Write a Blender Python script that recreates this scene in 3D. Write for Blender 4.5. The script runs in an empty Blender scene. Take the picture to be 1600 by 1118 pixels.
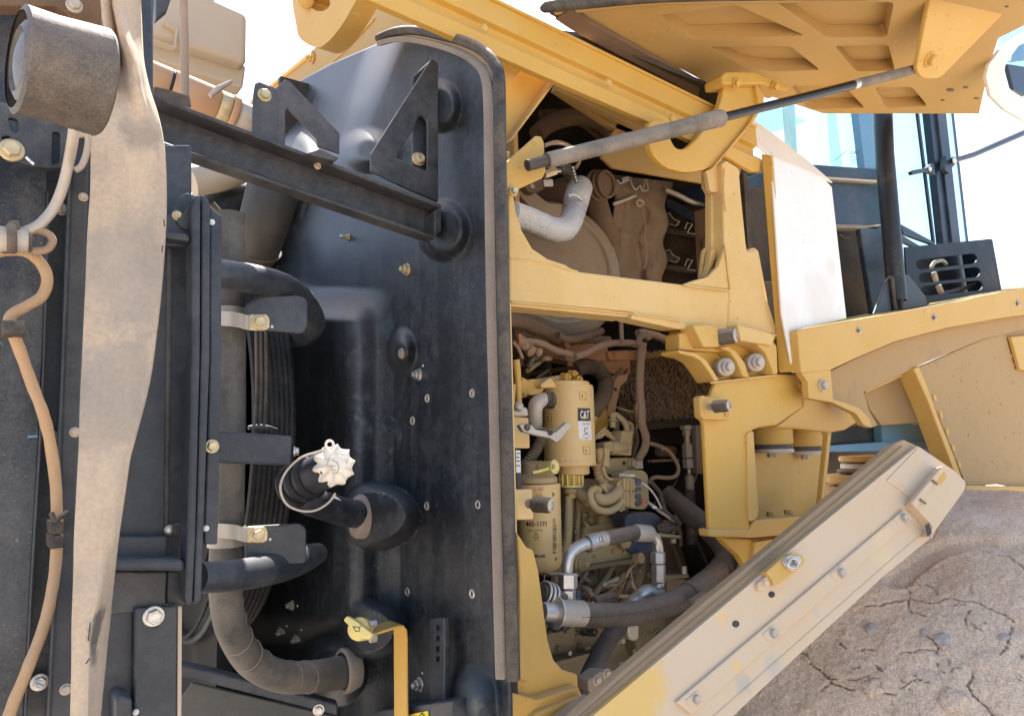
import bpy, bmesh, math, random
from mathutils import Vector, Matrix, noise
from mathutils.geometry import tessellate_polygon
random.seed(7)
sc = bpy.context.scene
col = sc.collection
R = math.radians
# ------------------------------------------------------------------ camera, sky, sun, exposure
CAM = Vector((0, 0, 1.63))
FPX = 1160.0
_p, _r = R(7.0), R(1.2)
_f = Vector((0.5878, 0.8090, 0))
CF = (_f * math.cos(_p) + Vector((0, 0, 1)) * math.sin(_p)).normalized()
_R0 = CF.cross(Vector((0, 0, 1))).normalized()
_U0 = _R0.cross(CF).normalized()
CR = _R0 * math.cos(_r) - _U0 * math.sin(_r)
CU = _U0 * math.cos(_r) + _R0 * math.sin(_r)
cd = bpy.data.cameras.new('camera'); cam = bpy.data.objects.new('camera', cd); col.objects.link(cam)
cam.matrix_world = Matrix(((CR.x, CU.x, -CF.x, CAM.x), (CR.y, CU.y, -CF.y, CAM.y), (CR.z, CU.z, -CF.z, CAM.z), (0, 0, 0, 1)))
cd.sensor_width = 36; cd.lens = FPX / 1600 * 36; cd.clip_start = 0.02; cd.clip_end = 3000
sc.camera = cam
SUN_EL, SUN_AZ = R(58), R(63)        # azimuth measured from +X towards +Y : the sun stands behind the machine
w = bpy.data.worlds.new('World'); sc.world = w; w.use_nodes = True
wn = w.node_tree.nodes; wl = w.node_tree.links
sky = wn.new('ShaderNodeTexSky'); sky.sky_type = 'NISHITA'; sky.sun_disc = False
sky.sun_elevation = SUN_EL; sky.sun_rotation = R(90) - SUN_AZ
sky.dust_density = 2.5; sky.air_density = 1.0
wn['Background'].inputs['Strength'].default_value = 0.15
wl.new(sky.outputs[0], wn['Background'].inputs[0])
sl = bpy.data.lights.new('sun', 'SUN'); sl.energy = 5.0; sl.angle = R(0.5); sl.color = (1, 0.95, 0.87)
so = bpy.data.objects.new('sun', sl); col.objects.link(so)
_sd = Vector((math.cos(SUN_EL) * math.cos(SUN_AZ), math.cos(SUN_EL) * math.sin(SUN_AZ), math.sin(SUN_EL)))
so.rotation_euler = (-_sd).to_track_quat('-Z', 'Y').to_euler(); so.location = (0, 0, 12)
vs = sc.view_settings
sc.display_settings.display_device = 'sRGB'
vs.view_transform = 'Standard'; vs.look = 'None'; vs.gamma = 1.0; vs.use_curve_mapping = False
vs.exposure = 1.52
sc.render.engine = 'CYCLES'; sc.cycles.max_bounces = 8; sc.cycles.diffuse_bounces = 5

# ------------------------------------------------------------------ surfaces a pixel of the photograph is laid on
def ray(x, y):
    return CF * FPX + CR * (x - 800) + CU * (559 - y)
class Pl:
    def __init__(s, o, n):
        s.o = Vector(o); s.n = Vector(n).normalized()
    def hit(s, x, y):
        d = ray(x, y)
        return CAM + d * ((s.o - CAM).dot(s.n) / d.dot(s.n))
    def nrm(s, p): return s.n
    def up(s, dd): return Pl(s.o + s.n * dd, s.n)
def YP(v): return Pl((0, v, 0), (0, -1, 0))          # lengthwise upright plane; normal looks at the viewer's side
def XP(v): return Pl((v, 0, 0), (-1, 0, 0))          # crosswise upright plane, facing the rear of the machine
def P3(a, b, c):
    a, b, c = P(*a), P(*b), P(*c)
    n = (b - a).cross(c - a).normalized()
    if n.dot(a - CAM) > 0: n = -n
    return Pl(a, n)
class Cy:                                              # upright cylinder
    def __init__(s, c, r): s.c = Vector(c); s.r = r
    def hit(s, x, y):
        d = ray(x, y); o = CAM - s.c
        a = d.x**2 + d.y**2; b = o.x*d.x + o.y*d.y; c = o.x**2 + o.y**2 - s.r**2
        q = max(0.0, b*b - a*c)
        return CAM + d * ((-b - math.sqrt(q)) / a)
    def nrm(s, p): return Vector((p.x - s.c.x, p.y - s.c.y, 0)).normalized()
    def up(s, dd): return Cy(s.c, s.r + dd)
def P(x, y, Y): return YP(Y).hit(x, y)
def depth(p): return (p - CAM).dot(CF)
def mpp(p): return depth(p) / FPX

# ------------------------------------------------------------------ object helpers
WL = {}
def tag(o, t=None, kind=None):
    if t:
        o['label'] = t[0]; o['category'] = t[1]
        if len(t) > 2: o['group'] = t[2]
    if kind: o['kind'] = kind
    return o
def wloc(o): return WL[o.name] if o else Vector((0, 0, 0))
def place(o, p, parent):
    o.location = p - wloc(parent); o.parent = parent; WL[o.name] = p.copy()
def thing(name, t, p):
    o = bpy.data.objects.new(name, None); col.objects.link(o); o.empty_display_size = .05
    place(o, Vector(p), None); return tag(o, t)
def mk(name, v, f, mat, parent=None, t=None, bev=0, smooth=None, kind=None, seg=2, lab=None):
    v = [Vector(q) for q in v]
    lo = Vector([min(q[i] for q in v) for i in range(3)]); hi = Vector([max(q[i] for q in v) for i in range(3)])
    c = (lo + hi) / 2
    me = bpy.data.meshes.new(name); me.from_pydata([q - c for q in v], [], f)
    bm = bmesh.new(); bm.from_mesh(me)
    bmesh.ops.recalc_face_normals(bm, faces=bm.faces); bm.to_mesh(me); bm.free()
    for m in (mat if isinstance(mat, (list, tuple)) else [mat]): me.materials.append(m)
    if smooth is not None:
        me.polygons.foreach_set('use_smooth', [True] * len(me.polygons))
        me.set_sharp_from_angle(angle=R(smooth))
    o = bpy.data.objects.new(name, me); col.objects.link(o)
    place(o, c, parent)
    if bev:
        m = o.modifiers.new('bevel', 'BEVEL'); m.width = bev; m.segments = seg; m.limit_method = 'ANGLE'; m.angle_limit = R(40)
        m.harden_normals = False
    if lab: o['label'] = lab
    return tag(o, t, kind)
def cr(pts, n=6, closed=False):                        # smooth line through points
    out = []; N = len(pts)
    rng = range(N) if closed else range(N - 1)
    for i in rng:
        g = (lambda k: pts[k % N]) if closed else (lambda k: pts[min(max(k, 0), N - 1)])
        a, b, c, d = [Vector(g(k)) for k in (i - 1, i, i + 1, i + 2)]
        for j in range(n):
            u = j / n
            out.append(0.5 * ((2*b) + (c - a)*u + (2*a - 5*b + 4*c - d)*u*u + (3*b - a - 3*c + d)*u**3))
    if not closed: out.append(Vector(pts[-1]))
    return out
def fil(pts, r, n=4):                                  # round the corners of a pixel outline
    out = []; N = len(pts)
    for i in range(N):
        a, b, c = Vector(pts[i - 1][:2]), Vector(pts[i][:2]), Vector(pts[(i + 1) % N][:2])
        rr = pts[i][2] if len(pts[i]) > 2 else r
        u, v = (a - b), (c - b); l = min(rr, u.length * .48, v.length * .48)
        if l < .2: out.append(b); continue
        p, q = b + u.normalized() * l, b + v.normalized() * l
        for k in range(n + 1):
            s = k / n; out.append(p * (1 - s)**2 + b * 2 * s * (1 - s) + q * s * s)
    return out
def prism(loops, n, th):
    """loops of 3d points (outer, holes) thickened along n by th."""
    loops = [list(l) for l in loops]; flat = [p for l in loops for p in l]; N = len(flat)
    v = flat + [p + n * th for p in flat]; f = []
    if len(loops) == 1:
        f += [tuple(range(N)), tuple(range(2*N - 1, N - 1, -1))]
    else:
        tr = tessellate_polygon(loops)
        f += [tuple(x) for x in tr] + [tuple(i + N for i in reversed(x)) for x in tr]
    k = 0
    for l in loops:
        m = len(l)
        for i in range(m):
            a, b = k + i, k + (i + 1) % m
            f.append((a, b, b + N, a + N))
        k += m
    return v, f
def plate(name, pts, pl, th, mat, parent=None, t=None, holes=(), rnd=0, bev=.002, ext=None, lab=None, kind=None, seg=2):
    if not isinstance(pl, Pl): pl = YP(pl)
    q = fil(pts, rnd) if rnd or any(len(p) > 2 for p in pts) else [Vector(p[:2]) for p in pts]
    loops = [[pl.hit(p[0], p[1]) for p in q]] + [[pl.hit(p[0], p[1]) for p in h] for h in holes]
    n = ext if ext is not None else -pl.n
    v, f = prism(loops, Vector(n).normalized(), th)
    return mk(name, v, f, mat, parent, t, bev=bev, lab=lab, kind=kind, seg=seg)
def circ(x, y, rx, ry=None, n=16, a0=0):
    ry = ry or rx
    return [(x + rx * math.cos(a0 + 2*math.pi*i/n), y + ry * math.sin(a0 + 2*math.pi*i/n)) for i in range(n)]
def frames(pts):
    T = []
    for i in range(len(pts)):
        d = pts[min(i + 1, len(pts) - 1)] - pts[max(i - 1, 0)]
        T.append(d.normalized() if d.length > 1e-9 else Vector((0, 0, 1)))
    u = T[0].orthogonal().normalized(); fr = []
    for i in range(len(pts)):
        if i:
            q = T[i - 1].rotation_difference(T[i]); u = q @ u
        u = (u - T[i] * u.dot(T[i])).normalized()
        fr.append((u, T[i].cross(u)))
    return fr
def sweep(pts, rad, n=14, cap=True):
    fr = frames(pts); v = []; f = []
    for p, (a, b), r in zip(pts, fr, rad):
        for k in range(n):
            t_ = 2 * math.pi * k / n; v.append(p + (a * math.cos(t_) + b * math.sin(t_)) * r)
    for i in range(len(pts) - 1):
        for k in range(n):
            f.append((i*n + k, i*n + (k + 1) % n, (i + 1)*n + (k + 1) % n, (i + 1)*n + k))
    if cap:
        f.append(tuple(range(n))[::-1]); f.append(tuple(range((len(pts) - 1)*n, len(pts)*n)))
    return v, f
def resample(pts, step):
    out = [pts[0]]; need = step
    for a, b in zip(pts, pts[1:]):
        L = (b - a).length; pos = 0
        while L - pos >= need:
            pos += need; out.append(a + (b - a) * (pos / L)); need = step
        need -= L - pos
    out.append(pts[-1]); return out
def tube(name, pts, r, mat, parent=None, t=None, n=14, smooth=True, corr=None, cap=True, sub=7, wob=0, lab=None, kind=None, metres=False):
    """r : radius in photograph pixels at the first point (or one per point); pts = (x, y, lateral distance) or 3d points."""
    p3 = [q if isinstance(q, Vector) else P(*q) for q in pts]
    rs = list(r) if isinstance(r, (list, tuple)) else None
    if rs is None:
        r0 = r if metres else r * sum(mpp(q) for q in p3) / len(p3); rs = [r0] * len(p3)
    else:
        rs = [a * mpp(q) for a, q in zip(rs, p3)]
    if smooth and len(p3) > 2:
        both = cr([Vector((*q, a)) for q, a in zip(p3, rs)], sub)
        p3 = [Vector(q[:3]) for q in both]; rs = [q[3] for q in both]
    if corr:
        per, amp = corr; per *= mpp(p3[0])
        p3 = resample(p3, per / 4); ra = rs[0]
        rs = [ra * (1 + amp * math.sin(i * math.pi / 2 + .3)) for i in range(len(p3))]
    if wob:
        p3 = resample(p3, rs[0] * .6); ra = rs[0]
        rs = [ra * (1 + wob * noise.noise(q * 90)) for q in p3]
        p3 = [q + Vector((noise.noise(q * 50), noise.noise(q * 50 + Vector((9, 0, 0))), noise.noise(q * 50 + Vector((0, 9, 0))))) * ra * wob * .8 for q in p3]
    v, f = sweep(p3, rs, n, cap)
    return mk(name, v, f, mat, parent, t, smooth=50, lab=lab, kind=kind)
def lathe(name, base, axis, prof, mat, parent=None, t=None, n=24, smooth=38, ang=None, lab=None, kind=None, cap0=True):
    """prof = [(radius, height along axis)] in metres."""
    axis = Vector(axis).normalized(); a = axis.orthogonal().normalized(); b = axis.cross(a); base = Vector(base)
    v = []; f = []
    for (r, h) in prof:
        for k in range(n):
            t_ = 2*math.pi*k/n + (ang or 0); v.append(base + axis*h + (a*math.cos(t_) + b*math.sin(t_))*max(r, 1e-5))
    for i in range(len(prof) - 1):
        for k in range(n):
            f.append((i*n + k, i*n + (k + 1) % n, (i + 1)*n + (k + 1) % n, (i + 1)*n + k))
    if prof[0][0] > 2e-5 and cap0: f.append(tuple(range(n))[::-1])
    if prof[-1][0] > 2e-5: f.append(tuple(range((len(prof) - 1)*n, len(prof)*n)))
    return mk(name, v, f, mat, parent, t, smooth=smooth, lab=lab, kind=kind)
def ring(name, c, axis, Rm, rm, mat, parent=None, t=None, n=40, m=8, lab=None):
    axis = Vector(axis).normalized(); a = axis.orthogonal().normalized(); b = axis.cross(a); v = []; f = []
    for i in range(n):
        u = a*math.cos(2*math.pi*i/n) + b*math.sin(2*math.pi*i/n)
        for k in range(m):
            t_ = 2*math.pi*k/m; v.append(c + u*(Rm + rm*math.cos(t_)) + axis*rm*math.sin(t_))
    for i in range(n):
        for k in range(m):
            i2 = (i + 1) % n; k2 = (k + 1) % m
            f.append((i*m + k, i*m + k2, i2*m + k2, i2*m + k))
    return mk(name, v, f, mat, parent, t, smooth=60, lab=lab)
def ribbon(name, path, wvec, th, mat, parent=None, t=None, bev=.001, lab=None):
    """bent sheet: path of 3d points, spread along wvec, thickness th."""
    w_ = Vector(wvec); N = len(path); off = []
    for i in range(N):
        d = (path[min(i + 1, N - 1)] - path[max(i - 1, 0)]).normalized(); off.append(d.cross(w_).normalized() * th)
    v = list(path) + [p + w_ for p in path] + [p + o for p, o in zip(path, off)] + [p + w_ + o for p, o in zip(path, off)]
    f = []
    for i in range(N - 1):
        f += [(i, i + 1, N + i + 1, N + i), (2*N + i, 3*N + i, 3*N + i + 1, 2*N + i + 1), (i, 2*N + i, 2*N + i + 1, i + 1), (N + i, N + i + 1, 3*N + i + 1, 3*N + i)]
    f += [(0, N, 3*N, 2*N), (N - 1, 3*N - 1, 4*N - 1, 2*N - 1)]
    return mk(name, v, f, mat, parent, t, bev=bev, lab=lab)
def box(name, lo, hi, mat, parent=None, t=None, bev=.003, kind=None, lab=None):
    x0, y0, z0 = lo; x1, y1, z1 = hi
    v = [(x, y, z) for x in (x0, x1) for y in (y0, y1) for z in (z0, z1)]
    f = [(0, 1, 3, 2), (4, 6, 7, 5), (0, 4, 5, 1), (2, 3, 7, 6), (0, 2, 6, 4), (1, 5, 7, 3)]
    return mk(name, v, f, mat, parent, t, bev=bev, kind=kind, lab=lab)
# shared bolt meshes (unit washer radius, axis +Z, sitting on z = 0)
_bolt = {}
def bolt_mesh(kind, mat):
    key = (kind, mat.name)
    if key in _bolt: return _bolt[key]
    v = []; f = []
    def add(prof, n, a0=0):
        b0 = len(v)
        for (r, h) in prof:
            for k in range(n):
                t_ = 2*math.pi*k/n + a0; v.append((r*math.cos(t_), r*math.sin(t_), h))
        for i in range(len(prof) - 1):
            for k in range(n):
                f.append((b0 + i*n + k, b0 + i*n + (k + 1) % n, b0 + (i + 1)*n + (k + 1) % n, b0 + (i + 1)*n + k))
        f.append(tuple(range(b0 + (len(prof) - 1)*n, b0 + len(prof)*n)))
    if kind == 'hex':
        add([(1, -.1), (1, .12), (.93, .2), (.7, .22)], 18); add([(.74, .2), (.74, .72), (.64, .84)], 6, .3); add([(.5, .83), (.46, .87), (.40, .85)], 12)
    elif kind == 'nut':
        add([(1, -.1), (1, .15), (.92, .22)], 18); add([(.78, .2), (.78, .7), (.66, .8)], 6, .2); add([(.44, .7), (.44, 1.25), (.36, 1.35)], 12)
    elif kind == 'insert':
        add([(1, -.1), (1, .12), (.86, .26), (.66, .26), (.55, .12), (.55, -.05)], 18); add([(.3, -.05), (.2, .02)], 8)
    elif kind == 'dome':
        add([(1, -.1), (.97, .1), (.8, .35), (.5, .5), (.2, .55)], 16)
    elif kind == 'rivet':
        add([(1, -.1), (1, .15), (.82, .25)], 18); add([(.5, .24), (.45, .42), (.28, .44), (.22, .28)], 14)
    me = bpy.data.meshes.new(kind); me.from_pydata(v, [], f); me.materials.append(mat)
    me.polygons.foreach_set('use_smooth', [True] * len(me.polygons)); me.set_sharp_from_angle(angle=R(35))
    _bolt[key] = me; return me
def bolt(parent, x, y, pl, rpx, mat, kind='hex', name='bolt', n=None, t=None):
    if not isinstance(pl, (Pl, Cy)): pl = YP(pl)
    p = pl.hit(x, y); n = Vector(n) if n is not None else pl.nrm(p); n.normalize()
    s = rpx * mpp(p)
    o = bpy.data.objects.new(name, bolt_mesh(kind, mat)); col.objects.link(o)
    o.rotation_mode = 'QUATERNION'; o.rotation_quaternion = n.to_track_quat('Z', 'Y') @ Vector((0, 0, 1)).rotation_difference(Vector((0, 0, 1)))
    o.scale = (s, s, s); place(o, p, parent)
    o.rotation_quaternion = n.to_track_quat('Z', 'Y')
    if t: tag(o, t)
    return o
def text(name, s, x, y, h, surf, mat, parent=None, ang=0, squeeze=1.0, lift=.0008, bold=False, align='LEFT'):
    """flat print : lettering h pixels tall whose baseline starts at photograph pixel x, y, laid on a surface."""
    cu = bpy.data.curves.new('t', 'FONT'); cu.body = s; cu.size = 1; cu.align_x = align; cu.resolution_u = 2
    if bold: cu.offset = .022
    to = bpy.data.objects.new('t', cu); col.objects.link(to)
    bpy.context.view_layer.update()
    me = bpy.data.meshes.new_from_object(to); bpy.data.objects.remove(to)
    if not isinstance(surf, (Pl, Cy)): surf = YP(surf)
    su = surf.up(lift); ca, sa = math.cos(ang), math.sin(ang); k = h / .7
    v = []
    for q in me.vertices:
        a, b = q.co.x * k * squeeze, -q.co.y * k
        v.append(su.hit(x + a*ca - b*sa, y + a*sa + b*ca))
    f = [tuple(p.vertices) for p in me.polygons]
    bpy.data.meshes.remove(me)
    return mk(name, v, f, mat, parent)
def patch(name, pts, surf, mat, parent=None, lift=.0006, nx=8, ny=6, t=None, lab=None):
    """label on a surface: four pixel corners (tl, tr, br, bl)."""
    if not isinstance(surf, (Pl, Cy)): surf = YP(surf)
    su = surf.up(lift); tl, tr, br, bl = [Vector(p) for p in pts]; v = []; f = []
    for j in range(ny + 1):
        for i in range(nx + 1):
            u, w_ = i/nx, j/ny
            q = (tl*(1-u) + tr*u)*(1-w_) + (bl*(1-u) + br*u)*w_; v.append(su.hit(q.x, q.y))
    for j in range(ny):
        for i in range(nx):
            a = j*(nx + 1) + i; f.append((a, a + 1, a + nx + 2, a + nx + 1))
    return mk(name, v, f, mat, parent, t, smooth=60, lab=lab)
def stroke(name, lines, surf, wpx, mat, parent=None, lift=.0008):
    """printed line marks (pixel polylines) on a surface, one flat mesh."""
    if not isinstance(surf, (Pl, Cy)): surf = YP(surf)
    su = surf.up(lift); v = []; f = []
    for ln in lines:
        for a, b in zip(ln, ln[1:]):
            a, b = Vector(a), Vector(b); d = (b - a)
            if d.length < 1e-6: continue
            d.normalize(); m = Vector((-d.y, d.x)) * wpx / 2; e = d * wpx * .3; k = len(v)
            for q in (a + m - e, b + m + e, b - m + e, a - m - e): v.append(su.hit(q.x, q.y))
            f.append((k, k + 1, k + 2, k + 3))
    return mk(name, v, f, mat, parent)
def hexnut(name, p0, p1, rpx, mat, parent=None, t=None, ang=.3):
    p0, p1 = [q if isinstance(q, Vector) else P(*q) for q in (p0, p1)]
    L = (p1 - p0).length; r = rpx * mpp(p0)
    return lathe(name, p0, p1 - p0, [(r*.86, 0), (r, L*.08), (r, L*.92), (r*.86, L)], mat, parent, t, n=6, smooth=20, ang=ang)
def cyl(name, p0, p1, rpx, mat, parent=None, t=None, n=24, r1=None, ch=.12, lab=None):
    p0, p1 = [q if isinstance(q, Vector) else P(*q) for q in (p0, p1)]
    L = (p1 - p0).length; r = rpx * mpp(p0); r2 = (r1 or rpx) * mpp(p0); c = min(ch * r, L*.3)
    return lathe(name, p0, p1 - p0, [(r - c, 0), (r, c), (r2, L - c), (r2 - c, L)], mat, parent, t, n=n, smooth=50, lab=lab)
# ------------------------------------------------------------------ materials
AP = ((930, 1118, .80), (1446, 722, .76), (1505, 745, .735))
DUST = (0.40, 0.285, 0.175)
def M(name, colr, rough=.45, metal=0, dust=.3, up=.35, dcol=DUST, scale=6, bump=.15, fine=.25, specks=0, spec=.5, stain=None, stain_amt=.0, coat=0, streak=0, dvar=.16, blots=(), bdist=.0015, chips=0, chipcol=(.16, .085, .04)):
    m = bpy.data.materials.new(name); m.use_nodes = True; nt = m.node_tree; N = nt.nodes; L = nt.links
    b = N['Principled BSDF']
    geo = N.new('ShaderNodeNewGeometry')
    def nz(sc_, det=6, ro=.6, vec=None, dist=0):
        n = N.new('ShaderNodeTexNoise'); n.inputs['Scale'].default_value = sc_; n.inputs['Detail'].default_value = det
        n.inputs['Roughness'].default_value = ro; n.inputs['Distortion'].default_value = dist
        L.new(vec or geo.outputs['Position'], n.inputs['Vector']); return n.outputs['Fac']
    def mr(v, a, b_, c=0, d=1):
        n = N.new('ShaderNodeMapRange'); L.new(v, n.inputs[0])
        for k, x in zip((1, 2, 3, 4), (a, b_, c, d)): n.inputs[k].default_value = x
        return n.outputs[0]
    def ma(op, a, b_, clamp=False):
        n = N.new('ShaderNodeMath'); n.operation = op; n.use_clamp = clamp
        for k, x in ((0, a), (1, b_)):
            if isinstance(x, (int, float)): n.inputs[k].default_value = x
            else: L.new(x, n.inputs[k])
        return n.outputs[0]
    def mix(fac, a, b_):
        n = N.new('ShaderNodeMix'); n.data_type = 'RGBA'
        if isinstance(fac, (int, float)): n.inputs[0].default_value = fac
        else: L.new(fac, n.inputs[0])
        for k, x in ((6, a), (7, b_)):
            if isinstance(x, tuple): n.inputs[k].default_value = (*x, 1)
            else: L.new(x, n.inputs[k])
        return n.outputs[2]
    big = nz(scale, 7, .62); med = nz(scale * 9, 5, .65); fin = nz(scale * 60, 3, .6)
    # dust cover : patches + grain + what has settled on upward faces
    sep = N.new('ShaderNodeSeparateXYZ'); L.new(geo.outputs['Normal'], sep.inputs[0])
    upf = mr(sep.outputs['Z'], .15, .95, 0, up)
    base = ma('ADD', mr(big, .3, .72, dust - dvar, dust + dvar), mr(med, .25, .75, -.10, .10))
    base = ma('ADD', base, mr(fin, .3, .7, -fine * .35, fine * .35))
    base = ma('ADD', base, upf)
    if specks:
        sp = mr(nz(scale * 38, 2, .5), .66, .74, 0, specks)
        sp = ma('MULTIPLY', sp, mr(nz(scale * 2.2, 3), .42, .62, 0, 1))
        base = ma('ADD', base, sp)
    if streak:
        mp = N.new('ShaderNodeMapping'); mp.inputs['Scale'].default_value = (28, 28, 1.2); L.new(geo.outputs['Position'], mp.inputs['Vector'])
        base = ma('ADD', base, mr(nz(1.0, 5, .6, mp.outputs[0]), .35, .7, -streak, streak))
    df = ma('MAXIMUM', ma('MINIMUM', base, .97), 0.0)
    c0 = mix(mr(big, .3, .7, 0, 1), tuple(x * .88 for x in colr), tuple(min(1, x * 1.1) for x in colr))
    if stain:
        c0 = mix(mr(nz(scale * 1.7, 6, .7, dist=.6), .55, .66, 0, stain_amt), c0, stain)
    cc = mix(df, c0, dcol)
    if chips:
        ck_ = mr(nz(scale * 17, 3, .55), .665, .70, 0, chips); ck_ = ma('MULTIPLY', ck_, mr(nz(scale * .9, 3), .46, .60, 0, 1))
        cc = mix(ck_, cc, chipcol)
        sm_ = N.new('ShaderNodeMapping'); sm_.inputs['Scale'].default_value = (9, 9, 60); sm_.inputs['Rotation'].default_value = (.4, .2, .7); L.new(geo.outputs['Position'], sm_.inputs['Vector'])
        cc = mix(ma('MULTIPLY', mr(nz(2.2, 4, .6, sm_.outputs[0]), .64, .70, 0, .35), mr(nz(scale * .7, 2), .5, .62, 0, 1)), cc, tuple(min(1, x * 1.35 + .05) for x in dcol))
    for (bp_, br, bc, ba) in blots:
        vm = N.new('ShaderNodeVectorMath'); vm.operation = 'DISTANCE'; L.new(geo.outputs['Position'], vm.inputs[0]); vm.inputs[1].default_value = bp_
        dd = ma('ADD', vm.outputs['Value'], ma('MULTIPLY', ma('ADD', med, -.5), br * 1.6)); dd = ma('ADD', dd, ma('MULTIPLY', ma('ADD', big, -.5), br * 1.5))
        cc = mix(mr(dd, br, br * .55, 0, ba), cc, bc)
    L.new(cc, b.inputs['Base Color'])
    L.new(mr(df, 0, 1, rough, .88), b.inputs['Roughness'])
    b.inputs['Specular IOR Level'].default_value = spec
    if metal: L.new(mr(df, 0, 1, metal, 0), b.inputs['Metallic'])
    if coat: b.inputs['Coat Weight'].default_value = coat; b.inputs['Coat Roughness'].default_value = .15
    bp = N.new('ShaderNodeBump'); bp.inputs['Strength'].default_value = bump; bp.inputs['Distance'].default_value = bdist
    L.new(ma('ADD', ma('MULTIPLY', med, .6), ma('MULTIPLY', fin, .5)), bp.inputs['Height']); L.new(bp.outputs[0], b.inputs['Normal'])
    return m
YEL = (0.62, 0.345, 0.04)
TAN = (0.46, 0.32, 0.15)
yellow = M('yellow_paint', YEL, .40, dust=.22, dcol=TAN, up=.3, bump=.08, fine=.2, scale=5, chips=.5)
yellow_pale = M('cream_yellow_paint', YEL, .5, dust=.5, dcol=(.66, .505, .28), up=.3, bump=.1, fine=.3, scale=5, chips=.55, dvar=.2)  # yellow base under a heavier, paler cream cover
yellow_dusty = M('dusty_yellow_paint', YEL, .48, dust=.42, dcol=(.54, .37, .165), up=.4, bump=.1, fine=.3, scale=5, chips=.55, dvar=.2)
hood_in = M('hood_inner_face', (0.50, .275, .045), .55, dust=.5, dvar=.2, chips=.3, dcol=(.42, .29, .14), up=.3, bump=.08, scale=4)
panel_blots = [(P3(*AP).hit(x, y), r, c, a) for x, y, r, c, a in ((985, 1105, .075, (.68, .44, .12), .85), (1148, 1040, .014, (.70, .47, .15), .8), (1128, 962, .012, (.68, .47, .2), .7), (1162, 1068, .022, (.40, .375, .325), .6), (1208, 1040, .026, (.43, .405, .35), .55), (1275, 955, .013, (.46, .43, .38), .45), (1380, 860, .05, (.68, .52, .30), .5), (1450, 720, .03, (.50, .47, .43), .4))]
panel_dust = M('caked_dusty_paint', (0.66, .40, .12), .6, dust=.84, dcol=(.60, .47, .33), up=.2, bump=.25, fine=.5, scale=5, stain=(.45, .42, .37), stain_amt=.35, blots=panel_blots)
pale_paint = M('pale_cowl_paint', (.82, .79, .73), .3, dust=.08, blots=[(P(1290, 470, .97), .08, (.66, .57, .46), .4), (P(1235, 500, .96), .06, (.66, .57, .46), .35), (P(1300, 420, .98), .03, (.60, .52, .42), .4)], chips=.5, dcol=(.66, .55, .40), up=.3, bump=.03, scale=4)
mudguard = M('spattered_guard', (.46, .27, .07), .6, dust=.6, dcol=(.36, .245, .13), up=.3, bump=.3, fine=.4, scale=6, stain=(.20, .11, .06), stain_amt=.55)
COOL = (.21, .20, .195)
black = M('black_paint', (.019, .025, .034), .42, dust=.09, up=.25, bump=.07, fine=.10, scale=7, specks=.35, dcol=COOL)
black_dirty = M('dirty_black_sheet', (.018, .023, .030), .44, dust=.11, up=.4, bump=.2, fine=.28, scale=8, specks=.7, streak=.07, dcol=(.26, .24, .21))
moulded = M('black_moulded_plastic', (.013, .016, .021), .46, dust=.07, up=.25, bump=.10, fine=.14, scale=6, specks=.55, streak=.05, dvar=.08, dcol=(.24, .25, .26), blots=[(XP(.60).hit(x, y), r, (.125, .15, .172), a) for x, y, r, a in ((568, 505, .06, .35), (574, 560, .065, .6), (578, 620, .065, .75), (580, 680, .065, .75), (582, 730, .06, .6), (594, 905, .06, .55), (640, 1090, .08, .3), (596, 1060, .06, .3), (710, 1090, .06, .4))])  # blots paint scuffs and the bluish sky sheen along the ridge wall
bracket_black = M('dusty_black_bracket', (.016, .017, .020), .44, dust=.17, up=.3, bump=.12, fine=.2, scale=8, specks=.3, dcol=(.25, .235, .22))
rubber = M('black_rubber', (.018, .018, .019), .6, dust=.15, up=.5, bump=.15, fine=.25, scale=9)
rubber_dusty = M('dusty_hose_rubber', (.025, .025, .026), .7, dust=.26, up=.5, bump=.3, fine=.35, scale=9, dcol=(.30, .22, .15))
strap_mat = M('dust_coated_belt', (.22, .195, .17), .8, blots=[(P(162, 985, .77), .022, (.05, .05, .05), .8), (P(166, 1020, .77), .018, (.06, .06, .06), .6), (P(232, 210, .75), .03, (.16, .14, .12), .5), (P(190, 110, .77), .035, (.20, .16, .12), .6), (P(200, 430, .75), .06, (.26, .24, .22), .4), (P(170, 620, .75), .06, (.25, .23, .21), .4)], dust=.68, dcol=(.60, .455, .31), up=.1, bump=.35, fine=.4, scale=4.5, dvar=.34, streak=.12)
seal_tan = M('dusty_seal_lip', (.10, .085, .075), .85, dust=.75, dcol=(.33, .265, .205), up=.1, bump=.5, fine=.6, scale=10)
steel = M('zinc_plated_steel', (.62, .60, .56), .32, metal=.9, dust=.12, up=.3, bump=.1, fine=.2, scale=14)
steel_dusty = M('dusty_steel', (.55, .52, .47), .4, metal=.75, dust=.45, up=.3, bump=.2, fine=.35, scale=14, dcol=(.42, .32, .22))
gold_steel = M('yellow_passivated_steel', (.66, .55, .33), .35, metal=.85, dust=.25, up=.3, bump=.1, scale=14)
foil = M('silver_heat_sleeve', (.82, .80, .76), .27, metal=.92, dust=.13, up=.15, bump=1.0, bdist=.007, fine=.8, scale=9, dcol=(.44, .35, .26), dvar=.3)
canister_mat = M('dusty_canister', (.42, .36, .28), .6, metal=.3, dust=.65, up=.3, bump=.4, fine=.8, scale=7, dcol=(.30, .20, .115), dvar=.38, chips=.6)
hinge_dust = M('dusty_hinge_block', (.22, .17, .12), .7, dust=.6, up=.3, bump=.2, dcol=(.36, .285, .21))
fibre = M('clinging_dirt_fibre', (.20, .13, .08), .9, dust=.6, up=.4, bump=.2, dcol=(.46, .31, .19))
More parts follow.
